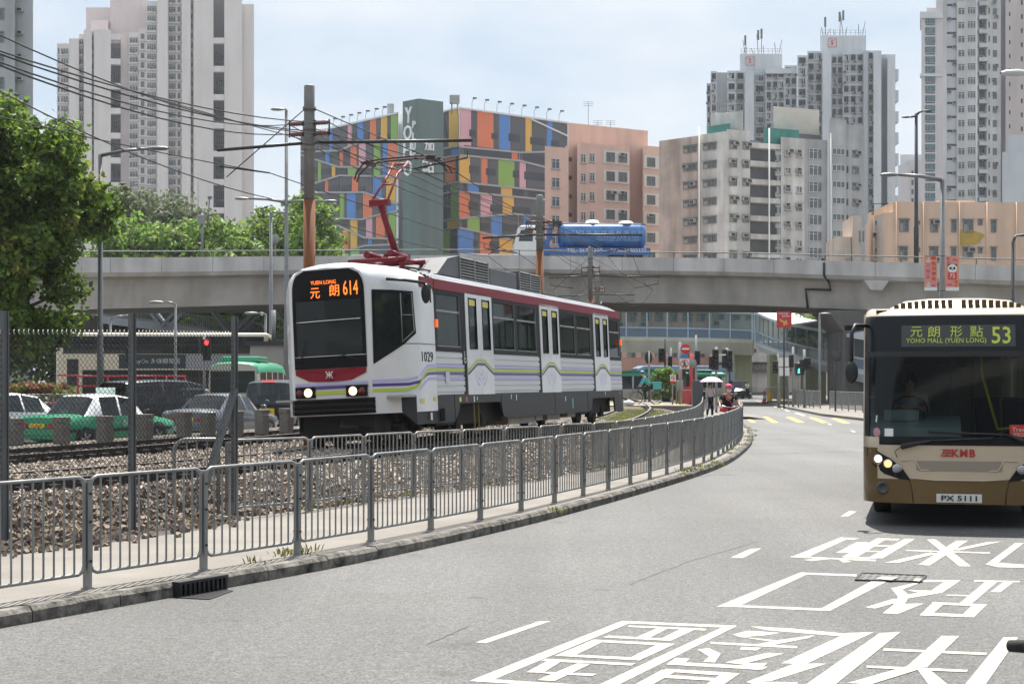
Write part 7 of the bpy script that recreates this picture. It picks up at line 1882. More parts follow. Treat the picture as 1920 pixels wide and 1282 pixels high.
# local x runs to the right along the parapet; the cab is at -x
q = MB(); q.lathe([(0, -3.15), (.7, -3.12), (.95, -2.95), (1.0, -2.7), (1.0, 2.7), (.95, 2.95), (.7, 3.12), (0, 3.15)], (1.55, 0, 2.25), 28, 0, M=Matrix.Rotation(R(90), 3, 'Y')); tank = q.build('tank', blu, tk)
q = MB()
for x in (-1.2, .1, 1.6, 3.0, 4.3): q.lathe([(1.0, -.03), (1.015, -.03), (1.015, .03), (1.0, .03)], (x, 0, 2.25), 28, 0, M=Matrix.Rotation(R(90), 3, 'Y'))
q.build('tank_band', chb, tank)
q = MB(); q.tube([(-1.4, -.75, 3.1), (4.6, -.75, 3.1)], .05, 6); q.tube([(-1.4, .75, 3.1), (4.6, .75, 3.1)], .05, 6); q.bx(-1.9, -1.3, -.5, .5, 3.05, 3.35); q.build('top_rail', darkm, tank)
q = MB(); q.lathe([(0, .3), (.4, .26), (.55, 0)], (.9, 0, 3.2), 16); q.lathe([(0, .22), (.4, .2), (.6, 0)], (3.3, 0, 3.2), 16); q.build('hatch', white, tank)
q = MB(); q.bx(-2.6, 4.9, -1.2, 1.2, .75, 1.28); chs = q.build('chassis', chb, tk)
lettering('TEL: 26701200', .4, chs, frame(Vector((.25, -1.215, 1.07)), (1, 0, 0), (0, 0, 1)), stw, .004, fit=(2.5, .3)); lettering('FAX: 26702370', .4, chs, frame(Vector((3.35, -1.215, 1.07)), (1, 0, 0), (0, 0, 1)), stw, .004, fit=(2.5, .3))
ltb = mat('pale_blue_letters', (.3, .45, .65), .5)
def ct(body, x, ang, w_, h_):
    a = R(ang); c_ = Vector((x, -1.03 * math.cos(a), 2.25 + 1.03 * math.sin(a))); lettering(body, .4, tank, frame(c_, (1, 0, 0), (0, math.sin(a), math.cos(a))), ltb, .004, fit=(w_, h_))
ct('S&D', -.2, 12, .85, .3); ct('泓 利 環 保 有 限 公 司', 2.4, 10, 4.0, .36); ct('WANG LEE LTD', 2.6, -8, 3.0, .16); ct('SERVICE 24 HOURS', 2.6, -20, 3.0, .13)
q = MB(); q.extrude([(-4.7, -1.2, .55), (-4.72, -1.2, 1.5), (-4.45, -1.2, 2.75), (-4.2, -1.2, 2.95), (-2.75, -1.2, 2.95), (-2.7, -1.2, .55)], (0, 2.4, 0)); cb = q.build('cab', white, tk, fixn=True, bevel=.1)
q = MB(); q.extrude([(-4.4, -1.212, 1.75), (-4.25, -1.212, 2.6), (-3.4, -1.212, 2.6), (-3.4, -1.212, 1.75)], (0, 2.424, 0)); q.extrude([(-4.73, -1.0, 1.6), (-4.48, -1.0, 2.7), (-4.42, -1.0, 2.7), (-4.6, -1.0, 1.6)], (0, 2.0, 0)); q.build('window', gdark, cb, fixn=True)
q = MB(); q.bx(-2.6, -2.2, -1.1, 1.1, .6, 1.9); q.bx(-2.3, -2.0, -1.0, 1.0, 1.9, 3.1); q.build('cab_rack', chb, tk)
for x in (-3.8, 2.6, 3.9):
    for s_ in (-1, 1): q = MB(); q.lathe([(0, .04), (.48, .02), (.5, 0), (.5, -.25), (0, -.25)], (x, s_ * 1.15, .5), 18, 0, M=Matrix.Rotation(R(90) * -s_, 3, 'X')); q.build('wheel', rubber, tk)
# ================================================================ railings, fence, posts, overhead line, lamps, signs, signals
def railing(name, label, pts, zs_top, zbase, step=1.5, bar=.122, first=None):
    """run of tubular panels with a post between each; zs_top(i) height of the panel above its base"""
    path = spline(pts, step)
    t = thing(name, label, 'railing', (path[0].x, path[0].y, 0)); o_ = t.location.copy()
    for i in range(len(path)):
        p = path[i]; a = path[max(i - 1, 0)]; c = path[min(i + 1, len(path) - 1)]; d = (c - a).normalized(); ang = math.atan2(d.y, d.x)
        zb = zbase(p) if callable(zbase) else zbase; H = zs_top(p) if callable(zs_top) else zs_top
        q = MB(); q.box((0, 0, H * .49), (.045, .062, H * .98)); q.box((0, 0, .005), (.07, .085, .012))
        for h in (.25, .6, .85): q.cyl((-.0, -.045, H * h), (0, .045, H * h), .012, 6, 1)
        q.build('post', [galv, darkm], t, (p.x - o_.x, p.y - o_.y, zb), ang)
        if i + 1 < len(path):
            b = path[i + 1]; dv = b - p; L_ = dv.length; zb2 = zbase(b) if callable(zbase) else zbase; H2 = zs_top(b) if callable(zs_top) else zs_top
            q = MB(); g0 = .04; r_ = .0165; zl, zh = .13, H
            def pt(s, z): f = s / L_; return Vector((s, 0, z + (zb2 - zb) * f + (H2 - H) * f * (z / H)))
            c_ = .07
            loop = [pt(g0, zl + c_), pt(g0, zh - c_), pt(g0 + .02, zh - .02), pt(g0 + c_, zh), pt(L_ - g0 - c_, zh), pt(L_ - g0 - .02, zh - .02), pt(L_ - g0, zh - c_), pt(L_ - g0, zl + c_), pt(L_ - g0 - .02, zl + .02), pt(L_ - g0 - c_, zl), pt(g0 + c_, zl), pt(g0 + .02, zl + .02), pt(g0, zl + c_)]
            q.tube(loop, r_, 6)
            n = max(2, int(round((L_ - 2 * g0) / bar)))
            for k_ in range(1, n): s = g0 + (L_ - 2 * g0) * k_ / n; q.tube([pt(s, zl), pt(s, zh)], .0098, 5, cap=False)
            q.build('panel', galv, t, (p.x - o_.x, p.y - o_.y, zb), math.atan2(dv.y, dv.x))
    return t
NR = [(-3.6 - .47 * 1.5 * 2, 13.57 - .883 * 1.5 * 2), (-3.6 - .47 * 1.5, 13.57 - .883 * 1.5)] + NP[2:]
railing('pedestrian_railing', 'long galvanised railing beside the road, curving away past the cyclist in a pink cap', NR, .95, .13)
railing('pedestrian_railing', 'galvanised railing between the footpath and the tram ballast', SP, lambda p: float(np.interp(p.y, [20, 26, 32], [1.0, .96, .92])), lambda p: float(np.interp(p.y, [20, 70, 80, 84], [.13, .13, .35, .45])), step=1.5)
# rounded end panel of the ballast railing
t = thing('railing_end_panel', 'short railing panel with rounded corners at the end of the ballast railing', 'railing', (-3.70, 20.5, .14))
q = MB(); L_ = .62; z0, z1, c_ = .02, 1.0, .16
d = Vector((-.93, -.1, 0)).normalized(); pt = lambda s, z: d * s + Vector((0, 0, z))
q.tube([pt(.06, z0 + .03), pt(.06, z1 - .03), pt(.1, z1)] + [pt(L_ - c_ + c_ * math.sin(a), z1 - c_ + c_ * math.cos(a)) for a in [R(15 * k_) for k_ in range(7)]] + [pt(L_ - c_ + c_ * math.cos(a), z0 + c_ - c_ * math.sin(a)) for a in [R(15 * k_) for k_ in range(7)]] + [pt(.1, z0), pt(.06, z0 + .03)], .026, 8)
for s in (.2, .33, .46): q.tube([pt(s, z0), pt(s, z1)], .009, 5)
q.build('panel', galv, t)
fsteel = mat('fence_steel', (.15, .16, .165), .6, .25, var=.4, vscale=4, stretch=(1, 1, .3))
# chain-link fence
cf = thing('chain_link_fence', 'chain link fence on steel posts standing in the ballast at the left', 'fence', (-5.42, 17.0, 0)); co_ = cf.location.copy()
FP = [Vector((-6.55, 15.1, .22)), Vector((-5.36, 16.9, .26)), Vector((-4.38, 18.45, .30)), Vector((-3.52, 20.3, .34))]
for i, p in enumerate(FP):
    q = MB(); dd_ = (FP[min(i + 1, 3)] - FP[max(i - 1, 0)]); a = math.atan2(dd_.y, dd_.x)
    q.box((0, 0, 1.12), (.07, .012, 2.5), rz=a); 
    for s_ in (-1, 1): q.box((math.cos(a) * .035 * s_, math.sin(a) * .035 * s_, 1.12), (.012, .05, 2.5), rz=a)
    q.build('post', fsteel, cf, p - co_)
wirem = mat('fence_wire', (.03, .031, .032), .6, .3)
tipm = mat('wire_tip', (.6, .6, .6), .35, .7)
def wires(a, b, h, pitch):
    """woven zigzag wires between two posts"""
    dv = b - a; L_ = math.hypot(dv.x, dv.y); ux = Vector((dv.x / L_, dv.y / L_, 0)); nx = Vector((-ux.y, ux.x, 0)); q = MB()
    n = int(L_ / pitch); rows_ = int(h / (pitch * 1.02)); hh = h / rows_
    base = lambda s: a + Vector((dv.x, dv.y, dv.z)) * (s / L_) + Vector((0, 0, .02))
    for k_ in range(n):
        s0 = pitch * (k_ + .5); pts = []
        for r_ in range(rows_ + 1):
            s = min(max(s0 + (pitch / 2 if (r_ + k_) % 2 else -pitch / 2), 0), L_); pts.append(base(s) + Vector((0, 0, hh * r_)) + nx * (.005 if r_ % 2 else -.005))
        q.tube(pts, .0036, 3, cap=False, smooth=False)
        if k_ % 2: q.tube([pts[-1], base(min(s0 + pitch * .1, L_)) + Vector((0, 0, h + .03)), base(min(s0 + pitch * .35, L_)) + Vector((0, 0, h + .05))], .005, 4, 1)
    for z in (.05, h * .42, h - .12): q.tube([base(0) + Vector((0, 0, z)) + nx * .008, base(L_) + Vector((0, 0, z)) + nx * .008], .004, 4, cap=False)
    q.build('mesh_panel', [wirem, tipm], cf, -co_)
for i in range(3): wires(FP[i], FP[i + 1], 2.1, .033)
q = MB(); a = FP[3]; b = FP[2].lerp(FP[3], .62); q.tube([a - co_ + Vector((0, .03, 1.45)), b - co_ + Vector((0, .03, .0))], .05, 4, smooth=False); q.build('brace', fsteel, cf)

# granite posts along the track edge
gran = mat('granite', (.2, .185, .165), .85, var=.35, vscale=14, bump=.3, bscale=40)
for i, px in enumerate((28, 115, 197, 272, 345, 390, 443, 491, 537)):
    yb = float(np.interp(px, [17, 241, 420, 557], [835, 829, 818, 811])); z = .6; Y = FPX * (CAMZ - z) / (yb - HY) * 1.0; X = (px - 960) / FPX * Y; hh = (50 if px < 350 else 46) / FPX * Y
    t = thing('granite_post', 'square granite post with a capped top, one of the row along the track edge', 'bollard', (X, Y, z), -.5, 'granite posts along the track edge')
    q = MB(); q.box((0, 0, hh * .4), (.25, .25, hh * .8)); q.build('shaft', gran, t, bevel=.015); q = MB(); q.box((0, 0, hh * .92), (.27, .27, hh * .2)); q.build('cap', gran, t, bevel=.015)

# ---- masts and overhead wires
mastg = mat('mast_grey', (.25, .245, .235), .6, .4, var=.3, vscale=2, streak=.3); masto = mat('mast_rust_orange', (.25, .092, .03), .75, var=.35, vscale=1.2, streak=.3); insul = mat('insulator_brown', (.15, .045, .035), .3, clear=.4)
def mast(label, px, Y, ytop, dia, yo, ya, yst, xl, xr, base=.5, orange=masto):
    X = (px - 960) / FPX * Y; s = FPX / Y; zt = CAMZ + (HY - ytop) / s
    t = thing('catenary_mast', label, 'mast', (X, Y, base))
    zo = CAMZ + (HY - yo) / s - base; H = zt - base
    q = MB(); q.cyl((0, 0, 0), (0, 0, zo), dia / 2 * 1.12, 16); q.build('lower_pole', orange, t)
    q = MB(); q.tube([(0, 0, zo), (0, 0, H - .02), (0, 0, H)], [dia / 2, dia / 2, dia / 2 * .8], 16)
    za = CAMZ + (HY - ya) / s - base; zs_ = CAMZ + (HY - yst) / s - base
    for z in (za, za - .12, za + .3, zs_): q.lathe([(dia * .5, -.04), (dia * .62, -.04), (dia * .62, .04), (dia * .5, .04)], (0, 0, z), 14)
    q.build('pole', mastg, t)
    di = Vector((.955, -.297, 0)); res = []
    for xe, sg in ((xl, -1), (xr, 1)):
        k_ = (xe - 960) / FPX; d_ = (k_ * Y - X) / (di.x - k_ * di.y); e = di * d_ + Vector((0, 0, za - .03 * abs(d_)))
        q = MB(); q.tube([di * (.1 * sg) + Vector((0, 0, za)), e], .035, 8); q.tube([e * .97 + Vector((0, 0, -.0)), e * .97 - Vector((0, 0, .16)), e * .97 - di * (sg * 1.15) - Vector((0, 0, .34))], .018, 6); q.build('cantilever_arm', darkm, t)
        q = MB(); q.tube([di * (.1 * sg) + Vector((0, 0, zs_)), e * .9 + Vector((0, 0, .05))], .012, 5); q.build('stay', darkm, t)
        for kk in range(3): 
            pass
        q = MB(); c_ = di * (sg * (dia * .5 + .17)) + Vector((0, 0, za + .30))
        for dz in (-.11, .11): q.lathe([(.03, -.14), (.055, -.12), (.035, -.09), (.055, -.06), (.035, -.03), (.055, 0), (.035, .03), (.055, .06), (.035, .09), (.055, .12), (.03, .14)], c_ + Vector((0, 0, dz)), 10, 0, M=Matrix.Rotation(math.atan2(di.y, di.x), 3, 'Z') @ Matrix.Rotation(R(90), 3, 'Y'))
        q.build('insulator', insul, t)
        q = MB(); q.box(c_ + di * (.17 * sg), (.03, .05, .34)); q.box(c_ - di * (.15 * sg), (.03, .05, .34)); q.build('insulator_bracket', darkm, t)
        res.append((t.location + c_ + di * (.18 * sg), t.location + e * .97 - di * (sg * 1.15) - Vector((0, 0, .34)), t.location + e * .9))
    return t, res
m1, r1 = mast('tall grey mast with an orange foot rising behind the tram front', 580, 33.5, 160, .225, 375, 268, 204, 408, 886)
m2, r2 = mast('slimmer mast with a rusty foot in front of the tanker truck', 1012, 52, 366, .235, 470, 440, 416, 905, 1205)
m3, r3 = mast('small grey mast left of the tanker lettering above the tram roof', 1107, 78, 463, .24, 560, 517, 484, 1030, 1238)
m4, r4 = mast('farthest small mast just right of the grey one above the tram roof', 1120, 100, 512, .24, 600, 552, 528, 1040, 1190)
def wire(name, label, pts, r_=.011, sag=0.0, group='overhead line wires'):
    pp = []
    for i in range(len(pts) - 1):
        for k_ in range(10):
            f = k_ / 10; p = Vector(pts[i]).lerp(Vector(pts[i + 1]), f); p.z -= sag * 4 * f * (1 - f); pp.append(p)
    pp.append(Vector(pts[-1])); o_ = pp[0].copy(); q = MB(); q.tube([p - o_ for p in pp], r_, 5, cap=False); ob = q.build(name, mat('wire_black', (.03, .03, .03), .6, .3), None, o_)
    return tag(ob, label, 'wire', group)
A0 = [r1, r2, r3, r4]
def far_(p, q_, k_=1.0): return Vector(p) + (Vector(p) - Vector(q_)) * k_
# feeders carried by the insulators
wire('feeder_wire', 'upper feeder cable from the left edge to the left insulators of the orange footed mast', [P(-60, 95, 16), r1[0][0] + Vector((0, 0, .1)), r2[0][0] + Vector((0, 0, .1)), r3[0][0], r4[0][0]], sag=.25)
wire('feeder_wire', 'lower feeder cable on the left insulators of the orange footed mast', [P(-60, 100, 16), r1[0][0] - Vector((0, 0, .1)), r2[0][0] - Vector((0, 0, .1))], sag=.25)
wire('feeder_wire', 'feeder cable running to the right insulators of the orange footed mast', [P(-60, 76, 18), r1[1][0] + Vector((0, 0, .1)), r2[1][0] + Vector((0, 0, .1)), r3[1][0], r4[1][0]], sag=.22)
wire('feeder_wire', 'lower feeder cable on the right insulators of the orange footed mast', [P(-60, 81, 18), r1[1][0] - Vector((0, 0, .1)), r2[1][0] - Vector((0, 0, .1))], sag=.22)
wire('messenger_wire', 'support wire over the far track entering at the left edge', [P(-60, 140, 22), r1[0][2] + Vector((.9, 0, -.4)), r2[0][2], r3[0][2], r4[0][2]], sag=.2)
wire('contact_wire', 'contact wire over the far track below its support wire', [P(-60, 205, 24), r1[0][1], r2[0][1], r3[0][1]], sag=.05)
wire('messenger_wire', 'support wire above the tram track', [P(-60, 38, 20), m1.location + Vector((.2, 0, 6.55)), r1[1][2], r2[1][2], r3[1][2], r4[1][2]], sag=.3)
wire('contact_wire', 'contact wire that the tram pantograph touches', [P(-60, 78, 21), m1.location + Vector((.6, -.3, 6.2)), r1[1][1], r2[1][1], r3[1][1], r4[1][1]], .009, sag=.04)
wire('stay_wire', 'stay wire from the top bracket of the orange footed mast to the right', [m1.location + Vector((.12, 0, 6.65)), r1[1][2] + Vector((0, 0, .06))])
wire('feeder_wire', 'thin cable sloping down from the second mast to the small grey mast', [m2.location + Vector((.1, 0, 5.9)), m3.location + Vector((.1, 0, 6.9)), m4.location + Vector((0, 0, 7))], sag=.2)

# ---- lamp posts
lampg = mat('lamp_post_grey', (.22, .225, .225), .5, .5, var=.2, vscale=2); lampd = mat('lamp_post_dark', (.05, .053, .056), .5, .4)
def lamp_head(q, p, d, s=1.0):
    d = Vector(d).normalized(); a = math.atan2(d.y, d.x)
    M_ = Matrix.Rotation(a, 3, 'Z')
    rr = []
    for f, w_, h_ in ((0, .04, .03), (.12, .1, .06), (.35, .16, .085), (.6, .15, .07), (.72, .06, .03)):
        rr.append([p + M_ @ Vector((f * s, w_ * s * math.cos(b), h_ * s * math.sin(b))) for b in [k_ * math.pi / 5 for k_ in range(10)]])
    q.grid(rr, 0, True, close=True)
def lamp(label, px, Y, ytop, dia, arms, base=0.0, m_=lampg, name='street_lamp'):
    """arms: (column and row of the lamp head, or just a bracket)"""
    X = (px - 960) / FPX * Y; zt = CAMZ + (HY - ytop) / FPX * Y
    t = thing(name, label, 'street lamp', (X, Y, base)); H = zt - base
    q = MB(); q.tube([(0, 0, 0), (0, 0, H * .3), (0, 0, H * .31), (0, 0, H)], [dia / 2 * 1.25, dia / 2 * 1.25, dia / 2, dia / 2 * .75], 10); q.build('pole', m_, t)
    for hx, hy, hz in arms:
        e = P(hx, hy, Y) - t.location; st_ = Vector((0, 0, CAMZ + (HY - hz) / FPX * Y - base)); dv = e - st_; e2 = e - dv.normalized() * .45
        q = MB(); q.tube([st_, st_.lerp(e2, .5) + Vector((0, 0, .05)), e2], [dia * .36, dia * .3, dia * .25], 8); q.build('arm', m_, t)
        q = MB(); lamp_head(q, e2, (dv.x, dv.y, 0), 1.0); q.build('lamp_head', m_, t)
    return t
lamp('tall grey lamp post with one arm, passing behind the leafy tree', 188, 58, 290, .2, [(302, 275, 292)], base=0)
lamp('tall slim lamp post with a curved top lamp and two side arms', 537, 82, 206, .22, [(522, 194, 208), (450, 371, 379), (622, 377, 379)])
lamp('grey lamp post with one short arm left of the double armed lamp', 508, 96, 397, .25, [(535, 397, 400)])
lamp('small lamp post with an arm to the left in front of the double decker', 329, 80, 569, .16, [(290, 564, 570)])
lamp('small lamp post with an arm to the right behind the double decker', 207, 96, 597, .17, [(246, 588, 598)])
lamp('small lamp post below the truss beside the minibus', 498, 90, 588, .18, [(468, 584, 590)])
idx_at = lambda px: min(range(len(fc)), key=lambda i: abs(960 + FPX * fc[i].x / fc[i].y - px))
def deckz(px): i = idx_at(px); return zz[i] - .5, fc[i].y + 4.5
z_, Y_ = deckz(1718); lamp('tall dark lamp post with two lamps on the flyover', 1718, Y_ + 3, 213, .3, [(1739, 202, 216), (1697, 221, 219)], base=z_, m_=lampd)
z_, Y_ = deckz(380); cp = thing('camera_pole', 'slim pole with a box and cameras on the flyover above the trees', 'camera pole', (at(379, Y_)[0], Y_, z_)); q = MB(); q.cyl((0, 0, 0), (0, 0, 4.1), .1, 8); q.build('pole', lampg, cp); q = MB(); q.box((-.05, 0, 3.6), (.55, .4, .7)); q.build('box', galv, cp, bevel=.03); q = MB(); q.tube([(.4, 0, 3.2), (.5, 0, 4.5), (.55, 0, 5.2)], .05, 6); q.box((.6, -.1, 5.2), (.3, .25, .2)); q.tube([(-.3, 0, 4), (-.3, 0, 7)], .02, 4); q.build('camera', lampg, cp)
z_, Y_ = deckz(516); sg = thing('round_sign', 'round sign seen from behind on the flyover above the trees', 'sign', (at(516, Y_)[0], Y_, z_)); q = MB(); q.cyl((0, 0, 0), (0, 0, 2.5), .06, 8); q.build('pole', lampg, sg); q = MB(); q.lathe([(0, .02), (.38, .02), (.38, 0), (0, 0)], (0, -.08, 2.15), 20, 0, M=Matrix.Rotation(R(90), 3, 'X')); q.build('disc', galv, sg)
lamp('dark lamp post with one lamp in front of the flyover at the right edge', 1899, 92, 452, .24, [(1912, 428, 455)], m_=lampd)
lamp('white domed street lamp reaching in from the right edge', 1975, 38, 120, .2, [(1898, 143, 130)], m_=mat('lamp_white', (.6, .61, .62), .4))
bl = lamp('grey lamp post with a long arm carrying two panda festival banners', 1767, 62, 336, .24, [(1664, 325, 338)])
def banner(x0, x1, y0, y1, label, kind):
    c_ = P((x0 + x1) / 2, (y0 + y1) / 2, 61.8); w_ = (x1 - x0) / FPX * 61.8; h_ = (y1 - y0) / FPX * 61.8
    t = thing('banner', label, 'banner', c_); bm = mat('banner_orange', (.75, .31, .2), .7, var=.15, vscale=4)
    q = MB(); q.box((0, 0, 0), (w_, .012, h_)); q.build('cloth', bm, t); q = MB(); q.box((0, -.009, -h_ * .45), (w_, .008, h_ * .1)); q.build('white_strip', stw, t)
    q = MB(); q.tube([(-w_ / 2, 0, h_ / 2), (w_ * 1.0 if kind == 0 else -w_, 0, h_ / 2)], .012, 5); q.tube([(-w_ / 2, 0, -h_ / 2), (w_ * 1.0 if kind == 0 else -w_, 0, -h_ / 2)], .012, 5); q.build('bracket', darkm, t)
    rd = mat('banner_red', (.62, .04, .05), .6); pk_ = mat('banner_magenta', (.6, .1, .35), .6)
    def panda(x, z, s):
        q = MB()
        def disc(cx, cz, r_, mi, dy, ex=1.0): q.add([Vector((cx + r_ * ex * math.cos(a), -.012 - dy, cz + r_ * math.sin(a))) for a in [k_ * math.pi / 8 for k_ in range(16)]], [tuple(range(16))], mi)
        for sx_ in (-1, 1): disc(x + sx_ * s * .75, z + s * .7, s * .36, 1, .002)
        disc(x, z, s, 0, .004, 1.12)
        for sx_ in (-1, 1): disc(x + sx_ * s * .42, z + s * .05, s * .3, 1, .006)
        disc(x, z - s * .35, s * .14, 1, .006); q.build('bear_face', [stw, black], t)
    def tx(body, x, z, w, h, m): lettering(body, .3, t, frame(Vector((x, -.012, z)), (1, 0, 0), (0, 0, 1)), m, .002, fit=(w, h), bold=.004)
    def flower(x, z, s):
        q = MB()
        for k_ in range(5): a = R(30 + 30 * k_); q.add([Vector((x, -.012, z)), Vector((x + s * math.cos(a - .3), -.012 - .001 * k_, z + s * .75 * math.sin(a - .3))), Vector((x + s * 1.1 * math.cos(a), -.012 - .001 * k_, z + s * .9 * math.sin(a))), Vector((x + s * math.cos(a + .3), -.012 - .001 * k_, z + s * .75 * math.sin(a + .3)))], [(0, 1, 2, 3)])
        q.build('flower', pk_, t)
    if kind == 0:
        panda(-w_ * .18, h_ * .38, w_ * .16); panda(-w_ * .18, -h_ * .32, w_ * .16); tx('元朗區', 0, 0, .01, .01, pk_) if False else None
        for i, ch in enumerate('元朗區'): tx(ch, -w_ * .2, h_ * (.22 - .155 * i), w_ * .3, h_ * .11, pk_)
        for i, ch in enumerate('熱烈慶祝'): tx(ch, w_ * .24, h_ * (.28 - .145 * i), w_ * .32, h_ * .11, rd)
        flower(w_ * .22, -h_ * .38, w_ * .2); q = MB(); q.box((w_ * .22, -.009, h_ * .44), (w_ * .36, .006, h_ * .08)); q.build('flag', rd, t)
    else:
        panda(0, h_ * .14, w_ * .32); q = MB(); q.box((0, -.010, -h_ * .08), (w_ * .66, .006, h_ * .2)); q.build('red_shirt', rd, t); tx('75', 0, -h_ * .08, w_ * .42, h_ * .13, mat('banner_cream', (.8, .6, .4)))
        flower(w_ * .2, h_ * .36, w_ * .22); flower(-w_ * .2, -h_ * .36, w_ * .22); tx('國', -w_ * .3, h_ * .42, w_ * .2, h_ * .08, pk_); tx('慶', -w_ * .3, h_ * .3, w_ * .2, h_ * .08, pk_); tx('同', w_ * .28, -h_ * .25, w_ * .2, h_ * .08, rd); tx('心', w_ * .28, -h_ * .35, w_ * .2, h_ * .08, rd)
    return t
banner(1733, 1757, 480, 545, 'orange festival banner with two small pandas, left of the lamp post', 0); banner(1773, 1798, 480, 545, 'orange festival banner with one big panda and 75, right of the lamp post', 1)

# ---- traffic signals and signs at the junction
sigb = mat('signal_black', (.013, .013, .014), .6); signw = mat('sign_white', (.7, .7, .68), .5); signr = mat('sign_red', (.5, .025, .03), .45); signb = mat('sign_blue', (.06, .17, .45), .45)
def post(name, label, cat, px, Y, ytop, dia=.11, zb=0.0, m_=galv, group=None):
    X = (px - 960) / FPX * Y; t = thing(name, label, cat, (X, Y, zb), 0, group); q = MB(); q.cyl((0, 0, 0), (0, 0, CAMZ + (HY - ytop) / FPX * Y - zb), dia / 2, 10); q.build('pole', m_, t); return t
def head(t, px, py0, py1, w_=.32, lit=None, n=3, dy=-.12, hood=True):
    Y = t.location.y; c_ = P(px, (py0 + py1) / 2, Y) - t.location; h_ = (py1 - py0) / FPX * Y
    q = MB(); q.box(c_ + Vector((0, dy, 0)), (w_, .2, h_)); hd = q.build('signal_head', sigb, t, bevel=.02)
    for i in range(n):
        z = h_ * (.5 - (i + .5) / n)
        q = MB(); q.lathe([(0, .01), (.09, .006), (.1, 0)], c_ + Vector((0, dy - .11, z)), 14, 0, M=Matrix.Rotation(R(90), 3, 'X')); q.build('lens', lit[1] if lit and lit[0] == i else mat('lens_off', (.03, .025, .025), .2), hd)
        if hood: q = MB(); q.grid([[c_ + Vector((.115 * math.cos(a), dy - .1 - d_, z + .115 * math.sin(a))) for a in [R(18 * k_) for k_ in range(11)]] for d_ in (0, .16)], 0, True); q.build('hood', sigb, hd)
    return hd
redg = glow('signal_red', (1, .02, .02), 5); greeng = glow('signal_green', (.05, 1, .5), 3)
t = post('traffic_signal', 'traffic signal showing red behind the chain link fence', 'traffic light', 383, 70, 626, .12); head(t, 389, 636, 676, .34, (0, redg))
t = post('traffic_signal', 'dark traffic signal seen through the fence below the adverts', 'traffic light', 246, 68, 640, .1); head(t, 247, 650, 682, .4, None)
def disc(t, px, py, r_, m_, dy=-.1, name='disc'):
    c_ = P(px, py, t.location.y) - t.location; q = MB(); q.lathe([(0, .012), (r_, .012), (r_, 0), (0, 0)], c_ + Vector((0, dy, 0)), 24, 0, M=Matrix.Rotation(R(90), 3, 'X')); return q.build(name, m_, t), c_ + Vector((0, dy - .014, 0))
t = post('road_sign', 'no entry sign above a no pedestrians sign on a grey pole', 'road sign', 1275, 84, 641, .17, .5)
d_, c_ = disc(t, 1285, 654, .26, signr); q = MB(); q.box(c_, (.4, .01, .085)); q.build('bar', signw, d_)
q = MB(); q.box(P(1283, 667.5, 84) - t.location + Vector((0, -.1, 0)), (.38, .02, .2)); q.build('plate', signb, t)
q = MB(); q.box(P(1283, 682, 84) - t.location + Vector((0, -.09, 0)), (.5, .02, .52)); pl_ = q.build('plate', signw, t); q = MB(); cc = P(1283, 682, 84) - t.location + Vector((0, -.11, 0)); q.tube([cc + Vector((.2 * math.cos(a), 0, .2 * math.sin(a))) for a in [R(15 * k_) for k_ in range(25)]], .022, 5); q.tube([cc + Vector((-.14, 0, .14)), cc + Vector((.14, 0, -.14))], .02, 5); q.build('ring', signr, pl_)
q = MB(); q.lathe([(0, .01), (.035, .006), (.04, 0)], cc + Vector((.0, .004, .15)), 10, 0, M=Matrix.Rotation(R(90), 3, 'X')); q.tube([cc + Vector((0, 0, .1)), cc + Vector((0, 0, -.03)), cc + Vector((-.08, 0, -.16))], .03, 5); q.tube([cc + Vector((0, 0, -.03)), cc + Vector((.08, 0, -.16))], .025, 5); q.tube([cc + Vector((-.09, 0, .02)), cc + Vector((0, 0, .08)), cc + Vector((.09, 0, 0))], .02, 5); q.build('figure', black, pl_)
q = MB(); q.box(P(1274, 722, 84) - t.location + Vector((0, -.12, 0)), (.34, .2, .5)); q.build('control_box', galv, t, bevel=.02)
t = post('road_sign', 'red post with a grey disc seen from behind beside the no entry sign', 'road sign', 1296, 86, 662, .16, .3, signr); disc(t, 1297, 681, .26, galv)
t = post('traffic_signal', 'signal on a pole with a bracket just right of the no entry sign', 'traffic light', 1305, 90, 628, .14, .3); head(t, 1307, 658, 684, .3)
q = MB(); q.tube([P(1305, 648, 90) - t.location, P(1302, 640, 90) - t.location, P(1304, 632, 90) - t.location], .03, 5); q.build('bracket', galv, t)
t = post('traffic_signal', 'twin signals with a white bracket above the parasol', 'traffic light', 1343, 88, 650, .15); head(t, 1341, 655, 693, .34); head(t, 1334, 668, 692, .3); q = MB(); q.box(P(1352, 665, 88) - t.location, (.5, .1, .09)); q.build('bracket', signw, t)
t = post('traffic_signal', 'pair of black signals on a stout grey pole right of the parasol', 'traffic light', 1363, 92, 652, .2); head(t, 1358, 655, 690, .28); head(t, 1368, 657, 697, .28)
t = post('traffic_signal', 'signal facing away beside the thin dark pole near the tram rear', 'traffic light', 1247, 98, 635, .11, .5, darkm); head(t, 1240, 653, 679, .36)
t = post('traffic_signal', 'small signal on a grey pole above the shrub', 'traffic light', 1258, 102, 652, .13, .5); head(t, 1256, 668, 688, .26)
t = post('road_sign', 'black oval sign seen from behind near the tram rear', 'road sign', 1217, 94, 658, .13, .5); c_ = P(1216, 670.5, 94) - t.location; q = MB(); q.lathe([(0, .02), (.22, .02), (.22, 0), (0, 0)], c_ + Vector((0, -.02, 0)), 20, 0, M=Matrix.Rotation(R(90), 3, 'X') @ Matrix.Diagonal((1, 1.7, 1)).to_3x3()); q.build('disc', sigb, t)
